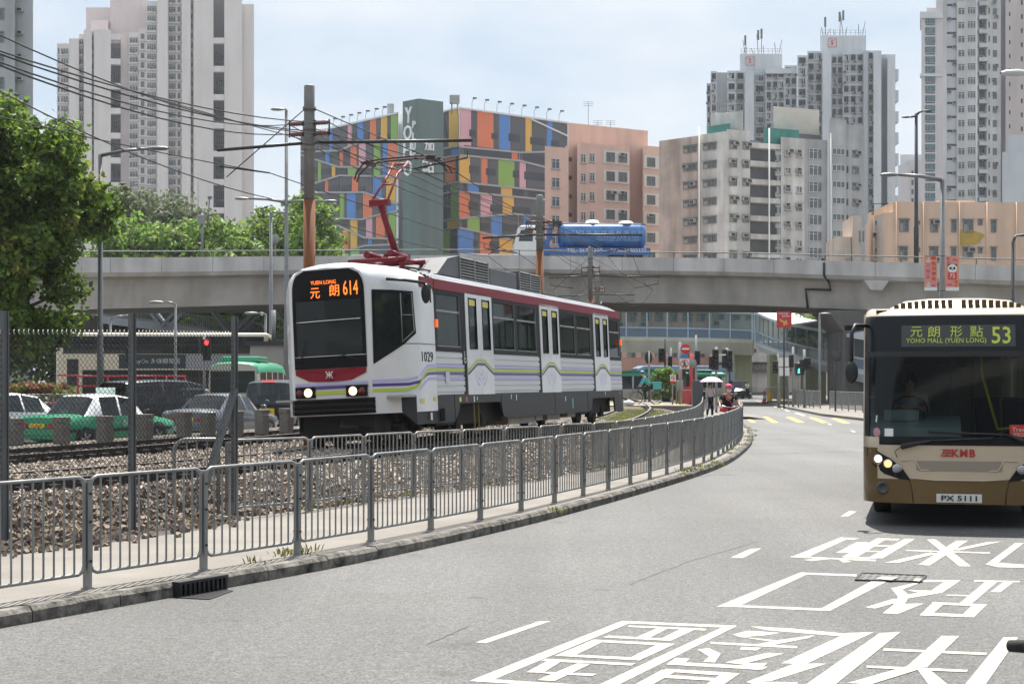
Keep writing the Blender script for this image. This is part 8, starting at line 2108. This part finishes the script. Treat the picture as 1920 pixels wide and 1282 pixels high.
t = post('road_sign', 'white no turning sign with a red lower strip in front of the shrub', 'road sign', 1261, 83, 700, .07, .55); c_ = P(1262, 710, 83) - t.location; q = MB(); q.box(c_ + Vector((0, -.05, .03)), (.3, .015, .34)); pl_ = q.build('plate', signw, t); q = MB(); q.box(c_ + Vector((0, -.06, -.17)), (.3, .015, .1)); q.build('strip', signr, pl_); q = MB(); q.tube([c_ + Vector((.1 * math.cos(a), -.062, .06 + .1 * math.sin(a))) for a in [R(20 * k_) for k_ in range(19)]], .014, 5); q.tube([c_ + Vector((-.07, -.062, .13)), c_ + Vector((.07, -.062, -.01))], .012, 5); q.build('ring', signr, pl_); q = MB(); q.tube([c_ + Vector((.03, -.06, -.01)), c_ + Vector((.03, -.06, .08)), c_ + Vector((-.04, -.06, .09))], .014, 5); q.build('arrow', black, pl_)
t = thing('cabinet', 'dark grey street cabinet beside the red kiosk', 'cabinet', P(1308, 726, 80) - Vector((0, 0, .95))); q = MB(); q.box((0, 0, .65), (.52, .4, 1.3)); q.build('case', mat('cabinet_grey', (.07, .075, .08), .6), t, bevel=.02); q = MB(); q.box((0, -.21, .65), (.46, .02, 1.15)); q.build('door', mat('cabinet_grey', (.07, .075, .08)), t)
t = thing('kiosk', 'small red kiosk with glass top behind the no entry pole', 'kiosk', (at(1290, 92)[0], 92, .5)); q = MB(); q.box((0, 0, .5), (.85, .8, 1.0)); q.build('base', signr, t); q = MB(); q.box((0, 0, 1.75), (.8, .75, 1.5)); q.build('glazing', gsee, t); q = MB()
for sx_ in (-.4, .4):
    for sy_ in (-.37, .37): q.box((sx_, sy_, 1.7), (.06, .06, 1.6))
q.box((0, 0, 2.55), (.95, .9, .12)); q.build('frame', signr, t)
# right-hand side of the junction
t = thing('notice_banner', 'red notice board on a tall pole in front of the ramp roof', 'sign', (at(1470, 104)[0], 104, 0)); q = MB(); q.cyl((0, 0, 0), (0, 0, 6.2), .06, 8); q.build('pole', lampd, t); c_ = P(1470, 599, 104) - t.location; q = MB(); q.box(c_ + Vector((0, -.08, 0)), (.97, .02, 1.05)); bo_ = q.build('board', signr, t)
gold = mat('gold_ink', (.6, .36, .1), .5); lettering('防罪常識', .2, bo_, frame(c_ + Vector((-.05, -.095, .38)), (1, 0, 0), (0, 0, 1)), signw, .002, fit=(.6, .13)); lettering('提高警覺', .2, bo_, frame(c_ + Vector((.12, -.095, .22)), (1, 0, 0), (0, 0, 1)), signw, .002, fit=(.55, .11)); q = MB(); q.box(c_ + Vector((-.05, -.095, -.15)), (.6, .006, .12), M=Matrix.Rotation(R(30), 3, 'Y')); q.box(c_ + Vector((.05, -.098, -.22)), (.12, .006, .36), M=Matrix.Rotation(R(30), 3, 'Y')); q.build('picture', gold, bo_)
t = post('traffic_signal', 'black signal left of the white sign board on the right corner', 'traffic light', 1459, 110, 662, .1); head(t, 1453, 677, 700, .36)
t = thing('sign_board', 'white sign boards on two poles seen from behind at the right corner', 'sign', (at(1470, 108)[0], 108, 0)); q = MB(); q.cyl((-.3, 0, 0), (-.3, 0, 3.4), .05, 8); q.cyl((.3, 0, 0), (.3, 0, 3.4), .05, 8); q.build('pole', galv, t); q = MB(); q.box((0, -.08, 3.1), (.8, .03, .6)); q.build('plate', signw, t); q = MB(); q.box((0, -.08, 2.45), (.7, .03, .55)); q.build('plate', signw, t)
t = post('traffic_signal', 'signal on a grey pole between the sign boards and the green man', 'traffic light', 1487, 106, 650, .16); head(t, 1483, 665, 689, .3)
t = post('traffic_signal', 'pedestrian signal with a lit green man', 'traffic light', 1497, 103, 678, .1); hd = head(t, 1497, 681, 703, .42, None, 2); c_ = P(1497, 695, 103) - t.location; q = MB(); q.lathe([(0, .01), (.035, 0)], c_ + Vector((0, -.26, .11)), 10, 0, M=Matrix.Rotation(R(90), 3, 'X')); q.tube([c_ + Vector((0, -.26, .07)), c_ + Vector((0, -.26, -.04)), c_ + Vector((-.06, -.26, -.15))], .03, 5); q.tube([c_ + Vector((0, -.26, -.04)), c_ + Vector((.06, -.26, -.15))], .028, 5); q.tube([c_ + Vector((-.08, -.26, -.0)), c_ + Vector((0, -.26, .05)), c_ + Vector((.08, -.26, .0))], .02, 5); q.build('green_man', greeng, hd)
t = post('traffic_signal', 'large black signal on the pole right of the green man', 'traffic light', 1508, 102, 655, .17); head(t, 1513, 671, 694, .42); head(t, 1503, 674, 702, .26)
lamp('slim lamp post with a red band near its top in front of the ramp', 1537, 112, 588, .2, [(1545, 578, 590)])
t = thing('round_sign', 'grey round sign seen from behind in front of the right pier', 'sign', (at(1567, 90)[0], 90, 0)); q = MB(); q.cyl((0, .1, 0), (0, .1, 3.4), .05, 8); q.build('pole', lampd, t); disc(t, 1567, 668, .3, lampd)
for i, (px, Y) in enumerate(((1443, 128), (1461, 122))):
    t = thing('beacon_bollard', ['rounded yellow keep left bollard beside the red and white cone', 'slim yellow and black bollard under the white sign boards'][i], 'bollard', (at(px, Y)[0], Y, 0)); q = MB(); w_ = (.2, .13)[i]; q.tube([(0, 0, 0), (0, 0, .3), (0, 0, .9), (0, 0, 1.05)], [w_ * 1.1, w_, w_ * 1.05, w_ * .6], 12); q.build('shell', mat('bollard_yellow', (.7, .38, .02), .5), t); q = MB(); q.lathe([(w_ * 1.12, .0), (w_ * 1.12, .2), (0, .2)], (0, 0, 0), 12); q.build('base', black, t)
t = thing('traffic_cone', 'red and white striped cone at the far kerb', 'cone', (at(1433, 130)[0], 130, 0)); q = MB(); q.lathe([(.18, 0), (.14, .3)], (0, 0, .04), 12, 0); q.lathe([(.14, .3), (.1, .6)], (0, 0, .04), 12, 1); q.lathe([(.1, .6), (.05, 1.0), (0, 1.0)], (0, 0, .04), 12, 0); q.box((0, 0, .02), (.45, .45, .05)); q.build('cone', [signr, signw], t)
railing('pedestrian_railing', 'grey railing along the right kerb beside the bus', [at(1556, 96), at(1610, 88), at(1680, 80), at(1740, 74)], 1.1, .12, 1.8)
railing('pedestrian_railing', 'dark railing round the right corner below the green man', [at(1488, 118), at(1500, 108), at(1526, 100), at(1553, 97)], 1.1, .12, 1.8)
railing('pedestrian_railing', 'far railing beyond the junction behind the yellow bollard', [at(1410, 142), at(1430, 141), at(1455, 139), at(1488, 136)], 1.15, .1, 1.8)
railing('pedestrian_railing', 'pale railing behind the white car at the left edge', [at(-30, 70), at(60, 72), at(150, 74), at(280, 78)], 1.15, .1, 1.8)
kb = MB(); kb.prism([at(1440, 122), at(1540, 84), at(1700, 66), at(2000, 60), at(2000, 140), at(1440, 150)], 0, .13); tag(kb.build('pavement', pathm), kind='structure')
kb = MB(); kb.prism([at(-100, 64), at(200, 68), at(330, 82), at(560, 96), at(560, 130), at(-100, 130)], 0, .12); tag(kb.build('pavement', pathm), kind='structure')
# ================================================================ people and bicycles
skin = mat('skin', (.48, .29, .21), .55); hairb = mat('black_hair', (.015, .013, .012), .5)
def skinned(name, verts, edges, m_, parent, sub=1):
    """verts: (x, y, z, radius); a body grown round connected joints"""
    me = bpy.data.meshes.new(name); me.from_pydata([v[:3] for v in verts], edges, []); o_ = bpy.data.objects.new(name, me); COL.objects.link(o_); o_.parent = parent
    md = o_.modifiers.new('skin', 'SKIN'); md.use_smooth_shade = True
    for i, v in enumerate(verts):
        r_ = v[3]; me.skin_vertices[0].data[i].radius = (r_, r_) if not isinstance(r_, tuple) else r_
    me.skin_vertices[0].data[0].use_root = True
    s = o_.modifiers.new('sub', 'SUBSURF'); s.levels = sub; s.render_levels = sub; me.materials.append(m_)
    return o_
def person(label, loc, rotz, J, shirt, trousers, shoes, sleeve=.5, group=None, hair=hairb, cap=None, mask=False, coat=None):
    """J: joints in local metres, the figure facing -y: pelvis, chest, neck, head, shoulder/elbow/hand and hip/knee/ankle/toe per side"""
    t = thing('person', label, 'person', loc, rotz, group); V = lambda k_: Vector(J[k_])
    vs, es = [], []
    def add(p, r_, prev=None):
        vs.append((p[0], p[1], p[2], r_)); i = len(vs) - 1
        if prev is not None: es.append((prev, i))
        return i
    pel = add(V('pelvis'), (.13, .105)); w_ = add(V('pelvis').lerp(V('chest'), .5), (.125, .095), pel); ch = add(V('chest'), (.145, .105), w_); nk = add(V('neck'), .052, ch); j_ = add(V('neck').lerp(V('head'), .55), .058, nk)
    hd = add(V('head'), (.078, .09), j_); add(V('head') + (V('head') - V('neck')).normalized() * .085, (.06, .07), hd)
    for s_ in 'lr':
        sh = add(V('sh' + s_), .055, ch); el_ = add(V('el' + s_), .04, sh); wr_ = add(V('ha' + s_), .026, el_); fd = (V('ha' + s_) - V('el' + s_)).normalized(); sd_ = fd.cross(Vector((0, 0, 1))); sd_ = sd_.normalized() if sd_.length > .1 else Vector((1, 0, 0)); pm = add(V('ha' + s_) + fd * .07, (.036, .018), wr_)
        for k_ in range(4):
            b = V('ha' + s_) + fd * .1 + sd_ * (.027 - .018 * k_); f1 = add(b, .009, pm); f2 = add(b + fd * (.03 + .006 * (k_ in (1, 2))) - Vector((0, 0, .014)), .008, f1); add(b + fd * .038 - Vector((0, 0, .036)), .007, f2)
        th = add(V('ha' + s_) + fd * .045 + sd_ * .038, .011, pm); add(V('ha' + s_) + fd * .08 + sd_ * .05, .009, th)
        hp = add(V('hi' + s_), .085, pel); kn = add(V('kn' + s_), .056, hp); an = add(V('an' + s_), .036, kn); add(V('to' + s_), (.04, .026), an)
    skinned('body', vs, es, skin, t)
    def cloth(name, chain, m_):
        c_v, c_e = [], []
        for ch_ in chain:
            prev = None
            for it in ch_:
                if isinstance(it, int): prev = it; continue
                c_v.append((it[0][0], it[0][1], it[0][2], it[1])); 
                if prev is not None: c_e.append((prev, len(c_v) - 1))
                prev = len(c_v) - 1
        return skinned(name, c_v, c_e, m_, t)
    mid = V('pelvis').lerp(V('chest'), .5)
    tors = [(V('chest'), (.17, .13)), (mid, (.155, .125)), (V('pelvis') + Vector((0, 0, .02)), (.155, .13))]
    arms = []
    for s_ in 'lr': e = V('sh' + s_).lerp(V('el' + s_), min(1, sleeve)); arms.append([0, (V('sh' + s_), .07), (e, .056)] + ([(V('el' + s_).lerp(V('ha' + s_), sleeve - 1), .042)] if sleeve > 1 else []))
    cloth('shirt', [tors, [0, (V('chest').lerp(V('neck'), .6), .075)]] + arms, shirt)
    legs = [[(V('pelvis') - Vector((0, 0, .03)), (.15, .125))]] + [[0, (V('hi' + s_), .1), (V('kn' + s_), .075), (V('kn' + s_).lerp(V('an' + s_), .92), .058)] for s_ in 'lr']
    cloth('trousers', legs, trousers)
    for s_ in 'lr': cloth('shoe', [[(V('an' + s_) - Vector((0, 0, .02)), .048), (V('to' + s_), (.05, .036))]], shoes)
    up = (V('head') - V('neck')).normalized(); h_ = V('head')
    if cap is None or cap == 'helmet':
        q = MB(); q.lathe([(.098, -.03), (.105, .02), (.098, .07), (.07, .115), (0, .13)], h_ + Vector((0, .012, .01)), 14); q.build('hair', hair, t)
    if cap is not None:
        q = MB(); k_ = 1.12 if cap == 'helmet' else 1.05; q.lathe([(.105 * k_, .03), (.11 * k_, .06), (.095 * k_, .11), (.06 * k_, .14), (0, .15)], h_ + Vector((0, .0, .005)), 14, 0, M=Matrix.Diagonal((1, 1.15, 1)).to_3x3()); q.add([h_ + Vector((-.08, -.09, .045)), h_ + Vector((.08, -.09, .045)), h_ + Vector((.055, -.2, .035)), h_ + Vector((-.055, -.2, .035))], [(0, 1, 2, 3), (3, 2, 1, 0)]); q.build('helmet' if cap == 'helmet' else 'cap', mat('helmet_blue', (.1, .22, .42), .3) if cap == 'helmet' else mat('cap_pink', (.65, .07, .16), .7), t)
    q = MB(); f = h_ + Vector((0, -.088, 0))
    for s_ in (-1, 1): q.lathe([(0, .008), (.012, 0)], f + Vector((s_ * .034, .006, .015)), 8, 0, M=Matrix.Rotation(R(90), 3, 'X'))
    q.build('eye', black, t)
    q = MB(); q.tube([f + Vector((0, 0, .02)), f + Vector((0, -.02, -.015)), f + Vector((0, 0, -.022))], .011, 6); 
    for s_ in (-1, 1): q.lathe([(0, .012), (.018, .006), (.022, 0)], h_ + Vector((s_ * .082, .01, 0)), 8, 0, M=Matrix.Rotation(R(90) * s_, 3, 'Y') @ Matrix.Diagonal((1.4, .8, 1)).to_3x3())
    q.build('nose_and_ears', skin, t); q = MB(); q.box(f + Vector((0, -.002, -.05)), (.04, .008, .008)); q.build('mouth', mat('lips', (.3, .1, .09), .5), t)
    if mask: q = MB(); q.lathe([(.068, .0), (.06, .03), (.03, .05), (0, .054)], h_ + Vector((0, -.055, -.04)), 12, 0, M=Matrix.Rotation(R(90), 3, 'X') @ Matrix.Diagonal((1.1, .85, 1)).to_3x3()); q.build('face_mask', mat('mask_white', (.7, .72, .72), .8), t)
    return t
def bicycle(label, loc, rotz, frame_m, basket=True):
    """bicycle pointing along -y, tyres on z = 0"""
    t = thing('bicycle', label, 'bicycle', loc, rotz); wb, wr = 1.05, .33
    for nm, y in (('front', -wb / 2), ('rear', wb / 2)):
        M_ = Matrix.Rotation(R(90), 3, 'Y'); q = MB(); q.tube([(0, y + wr * math.cos(a), wr + wr * math.sin(a)) for a in [R(15 * k_) for k_ in range(25)]], .02, 6); w_ = q.build('wheel', rubber, t)
        q = MB(); q.tube([(0, y + .3 * math.cos(a), wr + .3 * math.sin(a)) for a in [R(15 * k_) for k_ in range(25)]], .009, 5)
        for k_ in range(14): a = R(25.7 * k_); q.tube([((.025 if k_ % 2 else -.025), y, wr), (0, y + .3 * math.cos(a), wr + .3 * math.sin(a))], .0022, 3, cap=False)
        q.cyl((-.05, y, wr), (.05, y, wr), .022, 8); q.build('rim', chrome, w_)
    q = MB(); hb, bb, st_, rx = Vector((0, -.36, .84)), Vector((0, .06, .3)), Vector((0, .2, .78)), Vector((0, wb / 2, wr))
    q.tube([hb, Vector((0, -.4, .7)), bb], .02, 8); q.tube([hb + Vector((0, .0, -.03)), st_ - Vector((0, 0, .05))], .017, 8); q.tube([bb, st_], .018, 8)
    for s_ in (-.045, .045): q.tube([bb, rx + Vector((s_, 0, 0))], .011, 6); q.tube([st_ - Vector((0, 0, .06)), rx + Vector((s_, 0, 0))], .01, 6); q.tube([Vector((s_, -.42, .62)), Vector((s_, -wb / 2, wr))], .013, 6)
    q.tube([Vector((0, -.44, .66)), hb, hb + Vector((0, .03, .12))], .017, 8); q.build('frame', frame_m, t)
    q = MB(); q.tube([(-.31, -.2, 1.0), (-.25, -.27, 1.01), (-.1, -.33, .97), (0, -.33, .96), (.1, -.33, .97), (.25, -.27, 1.01), (.31, -.2, 1.0)], .0125, 8); hbar = q.build('handlebar', chrome, t)
    for s_ in (-1, 1):
        q = MB(); q.tube([(s_ * .25, -.27, 1.01), (s_ * .27, -.245, 1.008), (s_ * .31, -.19, 1.0), (s_ * .335, -.15, .995)], [.016, .018, .0185, .017], 10); q.build('grip', rubber, hbar)
        q = MB(); q.tube([(s_ * .2, -.32, .985), (s_ * .27, -.325, .965), (s_ * .34, -.27, .955)], [.009, .008, .009], 6); q.build('brake_lever', chrome, hbar)
    q = MB(); q.tube([(0, .15, .86), (0, .2, .87), (0, .3, .875), (0, .36, .88)], [.03, .07, .1, .085], 10); q.cyl(st_, (0, .22, .86), .014, 8); q.build('saddle', black, t)
    q = MB(); q.lathe([(.09, -.004), (.095, 0), (.09, .004)], bb + Vector((.04, 0, 0)), 16, 0, M=Matrix.Rotation(R(90), 3, 'Y')); q.tube([bb + Vector((.05, 0, 0)), bb + Vector((.07, -.1, -.13))], .012, 6); q.tube([bb + Vector((-.05, 0, 0)), bb + Vector((-.07, .1, .13))], .012, 6); q.box(bb + Vector((.11, -.1, -.13)), (.09, .06, .02)); q.box(bb + Vector((-.11, .1, .13)), (.09, .06, .02)); q.build('crank', darkm, t)
    q = MB(); q.grid([[Vector((x, wb / 2 + .36 * math.cos(a), wr + .36 * math.sin(a))) for a in [R(-5 + 15 * k_) for k_ in range(11)]] for x in (-.03, .03)], 0, True); q.build('mudguard', darkm, t)
    if basket:
        q = MB()
        for z, k_ in ((.68, .8), (.78, .9), (.92, 1.0)): q.tube([(x * k_, -.42 + y * k_ - .17, z) for x, y in ((-.17, .14), (.17, .14), (.17, -.14), (-.17, -.14), (-.17, .14))], .006, 4)
        for x in (-.17, -.06, .06, .17):
            for y in (-.14, .14): q.tube([(x * .8, -.59 + y * .8, .68), (x, -.59 + y, .92)], .005, 4)
        q.build('basket', darkm, t)
    return t
J0 = dict(pelvis=(0, .22, .95), chest=(0, -.06, 1.32), neck=(0, -.13, 1.48), head=(0, -.2, 1.62), shl=(.18, -.07, 1.40), shr=(-.18, -.07, 1.40), ell=(.25, -.2, 1.16), elr=(-.25, -.2, 1.16), hal=(.27, -.3, 1.03), har=(-.27, -.3, 1.03), hil=(.1, .2, .92), hir=(-.1, .2, .92), knl=(.1, -.14, .62), knr=(-.1, -.2, .82), anl=(.1, -.03, .22), anr=(-.1, .06, .44), tol=(.1, -.18, .17), tor=(-.1, -.08, .42))
teal = mat('teal_shirt', (.06, .36, .40), .8); blackc = mat('black_cloth', (.016, .016, .018), .9, var=.3, vscale=8); shoe = mat('dark_shoe', (.02, .02, .02), .6)
c1 = Vector((at(1211.5, 84)[0], 84, .615)); bicycle('dark bicycle with a basket crossing the tram tracks', c1, R(-84), darkm)
person('delivery cyclist in a teal shirt and blue helmet crossing the tracks', c1, R(-84), J0, teal, blackc, shoe, 1.95, cap='helmet')
t = thing('delivery_box', 'teal delivery box on the rear rack of the cyclist', 'box', c1, R(-84)); q = MB(); q.box((0, .56, .96), (.42, .46, .36)); q.build('case', teal, t, bevel=.04); q = MB(); q.box((0, .56, 1.15), (.44, .48, .05)); q.build('lid', teal, t, bevel=.02); q = MB(); q.box((0, .5, .74), (.16, .5, .03)); q.build('rack', darkm, t)
t = thing('white_bag', 'white bag lying by the track beside the tram rear', 'bag', G(1181, 757, .615) if False else (at(1179, 80)[0], 80, .62)); q = MB(); q.lathe([(0, 0), (.2, .02), (.25, .1), (.2, .2), (.08, .25), (.04, .3), (0, .31)], (0, 0, 0), 11, 0, M=Matrix.Diagonal((1.25, .8, 1)).to_3x3()); q.build('sack', signw, t)
# cyclist with a pink cap between the railings
c2 = Vector((6.42, 47.5, .13)); bicycle('bicycle ridden along the path by the person in the pink cap', c2, R(4), darkm, False)
person('person in a pink cap, face mask and black shirt riding along the railed path', c2, R(4), dict(J0, pelvis=(0, .24, .88), chest=(0, .02, 1.24), neck=(0, -.03, 1.38), head=(0, -.07, 1.50), shl=(.19, 0, 1.31), shr=(-.19, 0, 1.31), ell=(.28, -.1, 1.1), elr=(-.28, -.1, 1.1), hal=(.3, -.24, 1.03), har=(-.3, -.24, 1.03)), blackc, mat('red_trousers', (.42, .03, .05), .8), shoe, .75, cap='cap', mask=True)
t = thing('shoulder_bag', 'dark red bag strap across the black shirt of the pink capped rider', 'bag', c2, R(4)); q = MB(); q.tube([(-.14, .02, 1.36), (-.06, -.15, 1.25), (.05, -.13, 1.1), (.15, .05, .95)], .016, 6); q.build('strap', signr, t); q = MB(); q.box((.2, .15, .9), (.08, .24, .18)); q.build('pouch', signr, t, bevel=.03)
# woman with a parasol
c3 = Vector((at(1331, 74)[0], 74, .13)); st = dict(pelvis=(0, 0, .9), chest=(0, 0, 1.25), neck=(0, -.01, 1.40), head=(0, -.03, 1.53), shl=(.16, 0, 1.33), shr=(-.16, 0, 1.33), ell=(.2, -.06, 1.1), elr=(-.2, .0, 1.08), hal=(.12, -.2, 1.2), har=(-.2, -.06, .86), hil=(.08, 0, .87), hir=(-.08, 0, .87), knl=(.09, -.1, .48), knr=(-.09, .02, .48), anl=(.09, -.08, .08), anr=(-.09, .16, .1), tol=(.09, -.22, .03), tor=(-.09, .06, .03))
coatm = mat('lilac_cloth', (.52, .46, .47), .85)
w_ = person('woman in a long pale coat and black trousers walking under a parasol', c3, R(8), st, coatm, blackc, shoe, 1.6)
q = MB(); q.grid([[Vector((rx_ * math.sin(a), rx_ * .75 * math.cos(a), z)) for a in [R(-150 + 30 * k_) for k_ in range(11)]] for z, rx_ in ((1.0, .19), (.7, .24), (.42, .29))], 0, True); q.build('coat', coatm, w_)
t = thing('parasol', 'pale lilac parasol held by the woman in the long coat', 'umbrella', c3, R(8)); q = MB(); hub = Vector((.05, -.1, 1.92)); n = 8; rr = []
for f in (0, .35, .7, 1.0): rr.append([hub + Vector((math.cos(R(45 * k_)) * .56 * f, math.sin(R(45 * k_)) * .56 * f, -.24 * f ** 2.2)) for k_ in range(n)])
q.grid(rr, 0, False, close=True); q.build('canopy', mat('parasol_lilac', (.62, .55, .64), .8), t)
q = MB(); q.cyl(hub + Vector((0, 0, .08)), hub - Vector((-.06, .08, .78)), .009, 6); q.build('shaft', chrome, t); q = MB(); [q.tube([hub, rr[1][k_] - Vector((0, 0, .006)), rr[2][k_] - Vector((0, 0, .006)), rr[3][k_] - Vector((0, 0, .006))], .005, 4) for k_ in range(n)]; q.build('rib', chrome, t)
t = thing('backpack', 'black bag on the shoulder of the woman with the parasol', 'bag', c3, R(8)); q = MB(); q.box((-.26, .08, 1.05), (.14, .26, .36)); q.build('pouch', blackc, t, bevel=.05)
# pedestrian at the far corner and the two drivers
person('distant pedestrian in a pale top at the far pavement corner', Vector((at(1401, 150)[0], 150, .1)), R(20), dict(st, hal=(.2, -.1, .86), ell=(.2, 0, 1.08)), signw, blackc, shoe, .6)
def loc_in(root, p):
    bpy.context.view_layer.update(); return root.matrix_world @ Vector(p)
seat = dict(pelvis=(0, .1, .45), chest=(0, .06, .85), neck=(0, .04, 1.0), head=(0, 0, 1.13), shl=(.18, .05, .93), shr=(-.18, .05, .93), ell=(.24, -.1, .72), elr=(-.24, -.1, .72), hal=(.14, -.3, .78), har=(-.14, -.3, .78), hil=(.1, .1, .43), hir=(-.1, .1, .43), knl=(.12, -.3, .48), knr=(-.12, -.3, .48), anl=(.12, -.32, .1), anr=(-.12, -.32, .1), tol=(.12, -.45, .05), tor=(-.12, -.45, .05))
person('tram driver in a white shirt behind the tram windscreen', loc_in(tram, (.36, .95, 1.0)), R(-16.68), seat, signw, blackc, shoe, .6)
person('bus driver at the wheel behind the bus windscreen', loc_in(bus, (-.62, 1.1, .75)), R(-14.6), seat, mat('driver_shirt', (.25, .28, .33), .8), blackc, shoe, .6)
# bicycle standing close to the camera, only one grip in the picture
bicycle('bicycle whose black handlebar grip and silver lever poke in at the lower right', Vector((1.36 + .335, 4.55, 0.14)) if False else Vector((1.72, 4.66, .16)), R(4), blackp)
# ================================================================ the other side of the street: what the glass reflects
b = Bld('office_block', 'long dark office block across the road behind the viewpoint, seen in the glass', Vector((0, -34, 0)))
b.prism([(-60, -46), (48, -46), (48, -34), (-60, -34)], 0, 21, 0)
ob_ = MB()
for r_ in range(5):
    ob_.bx(-58, 46, .02, .3, 2.2 + r_ * 3.9, 4.6 + r_ * 3.9)
ob_.build('window_strip', wgd, b.root); b.finish([mat('office_concrete', (.42, .41, .395), .85, var=.2, vscale=.2)])
for i, (x, y, s_) in enumerate(((24, 6, 1.0), (26, 17, 1.15), (23, 29, .95))):
    q = random.Random(60 + i); t = thing('tree', ['street tree', 'larger street tree', 'small street tree'][i] + ' on the right pavement outside the view, seen in the tram windows', 'tree', (x, y, .1))
    leaves('crown', [(x + q.gauss(0, 1.7) * s_, y + q.gauss(0, 1.7) * s_, 5.2 * s_ + q.gauss(0, 1.3), q.uniform(.7, 1.3)) for _ in range(46)], 90, .38, leaf_a, t, 70 + i, .3, t.location)
    mb = MB(); mb.tube([(0, 0, 0), (.1, 0, 2), (0, .1, 4.6 * s_)], [.2, .16, .1], 8); mb.build('trunk', barkm, t)
# ================================================================ air: pale summer haze over the whole place
hz = MB(); hz.bx(-400, 400, -80, 900, -1.5, 165)
hm = bpy.data.materials.new('haze_air'); hm.use_nodes = True; hn = hm.node_tree.nodes; hn.remove(hn['Principled BSDF'])
pv = hn.new('ShaderNodeVolumePrincipled'); pv.inputs['Color'].default_value = (.86, .92, 1, 1); pv.inputs['Density'].default_value = 0.00015; pv.inputs['Anisotropy'].default_value = .3
hm.node_tree.links.new(pv.outputs[0], hn['Material Output'].inputs['Volume'])
tag(hz.build('haze', hm), kind='stuff')
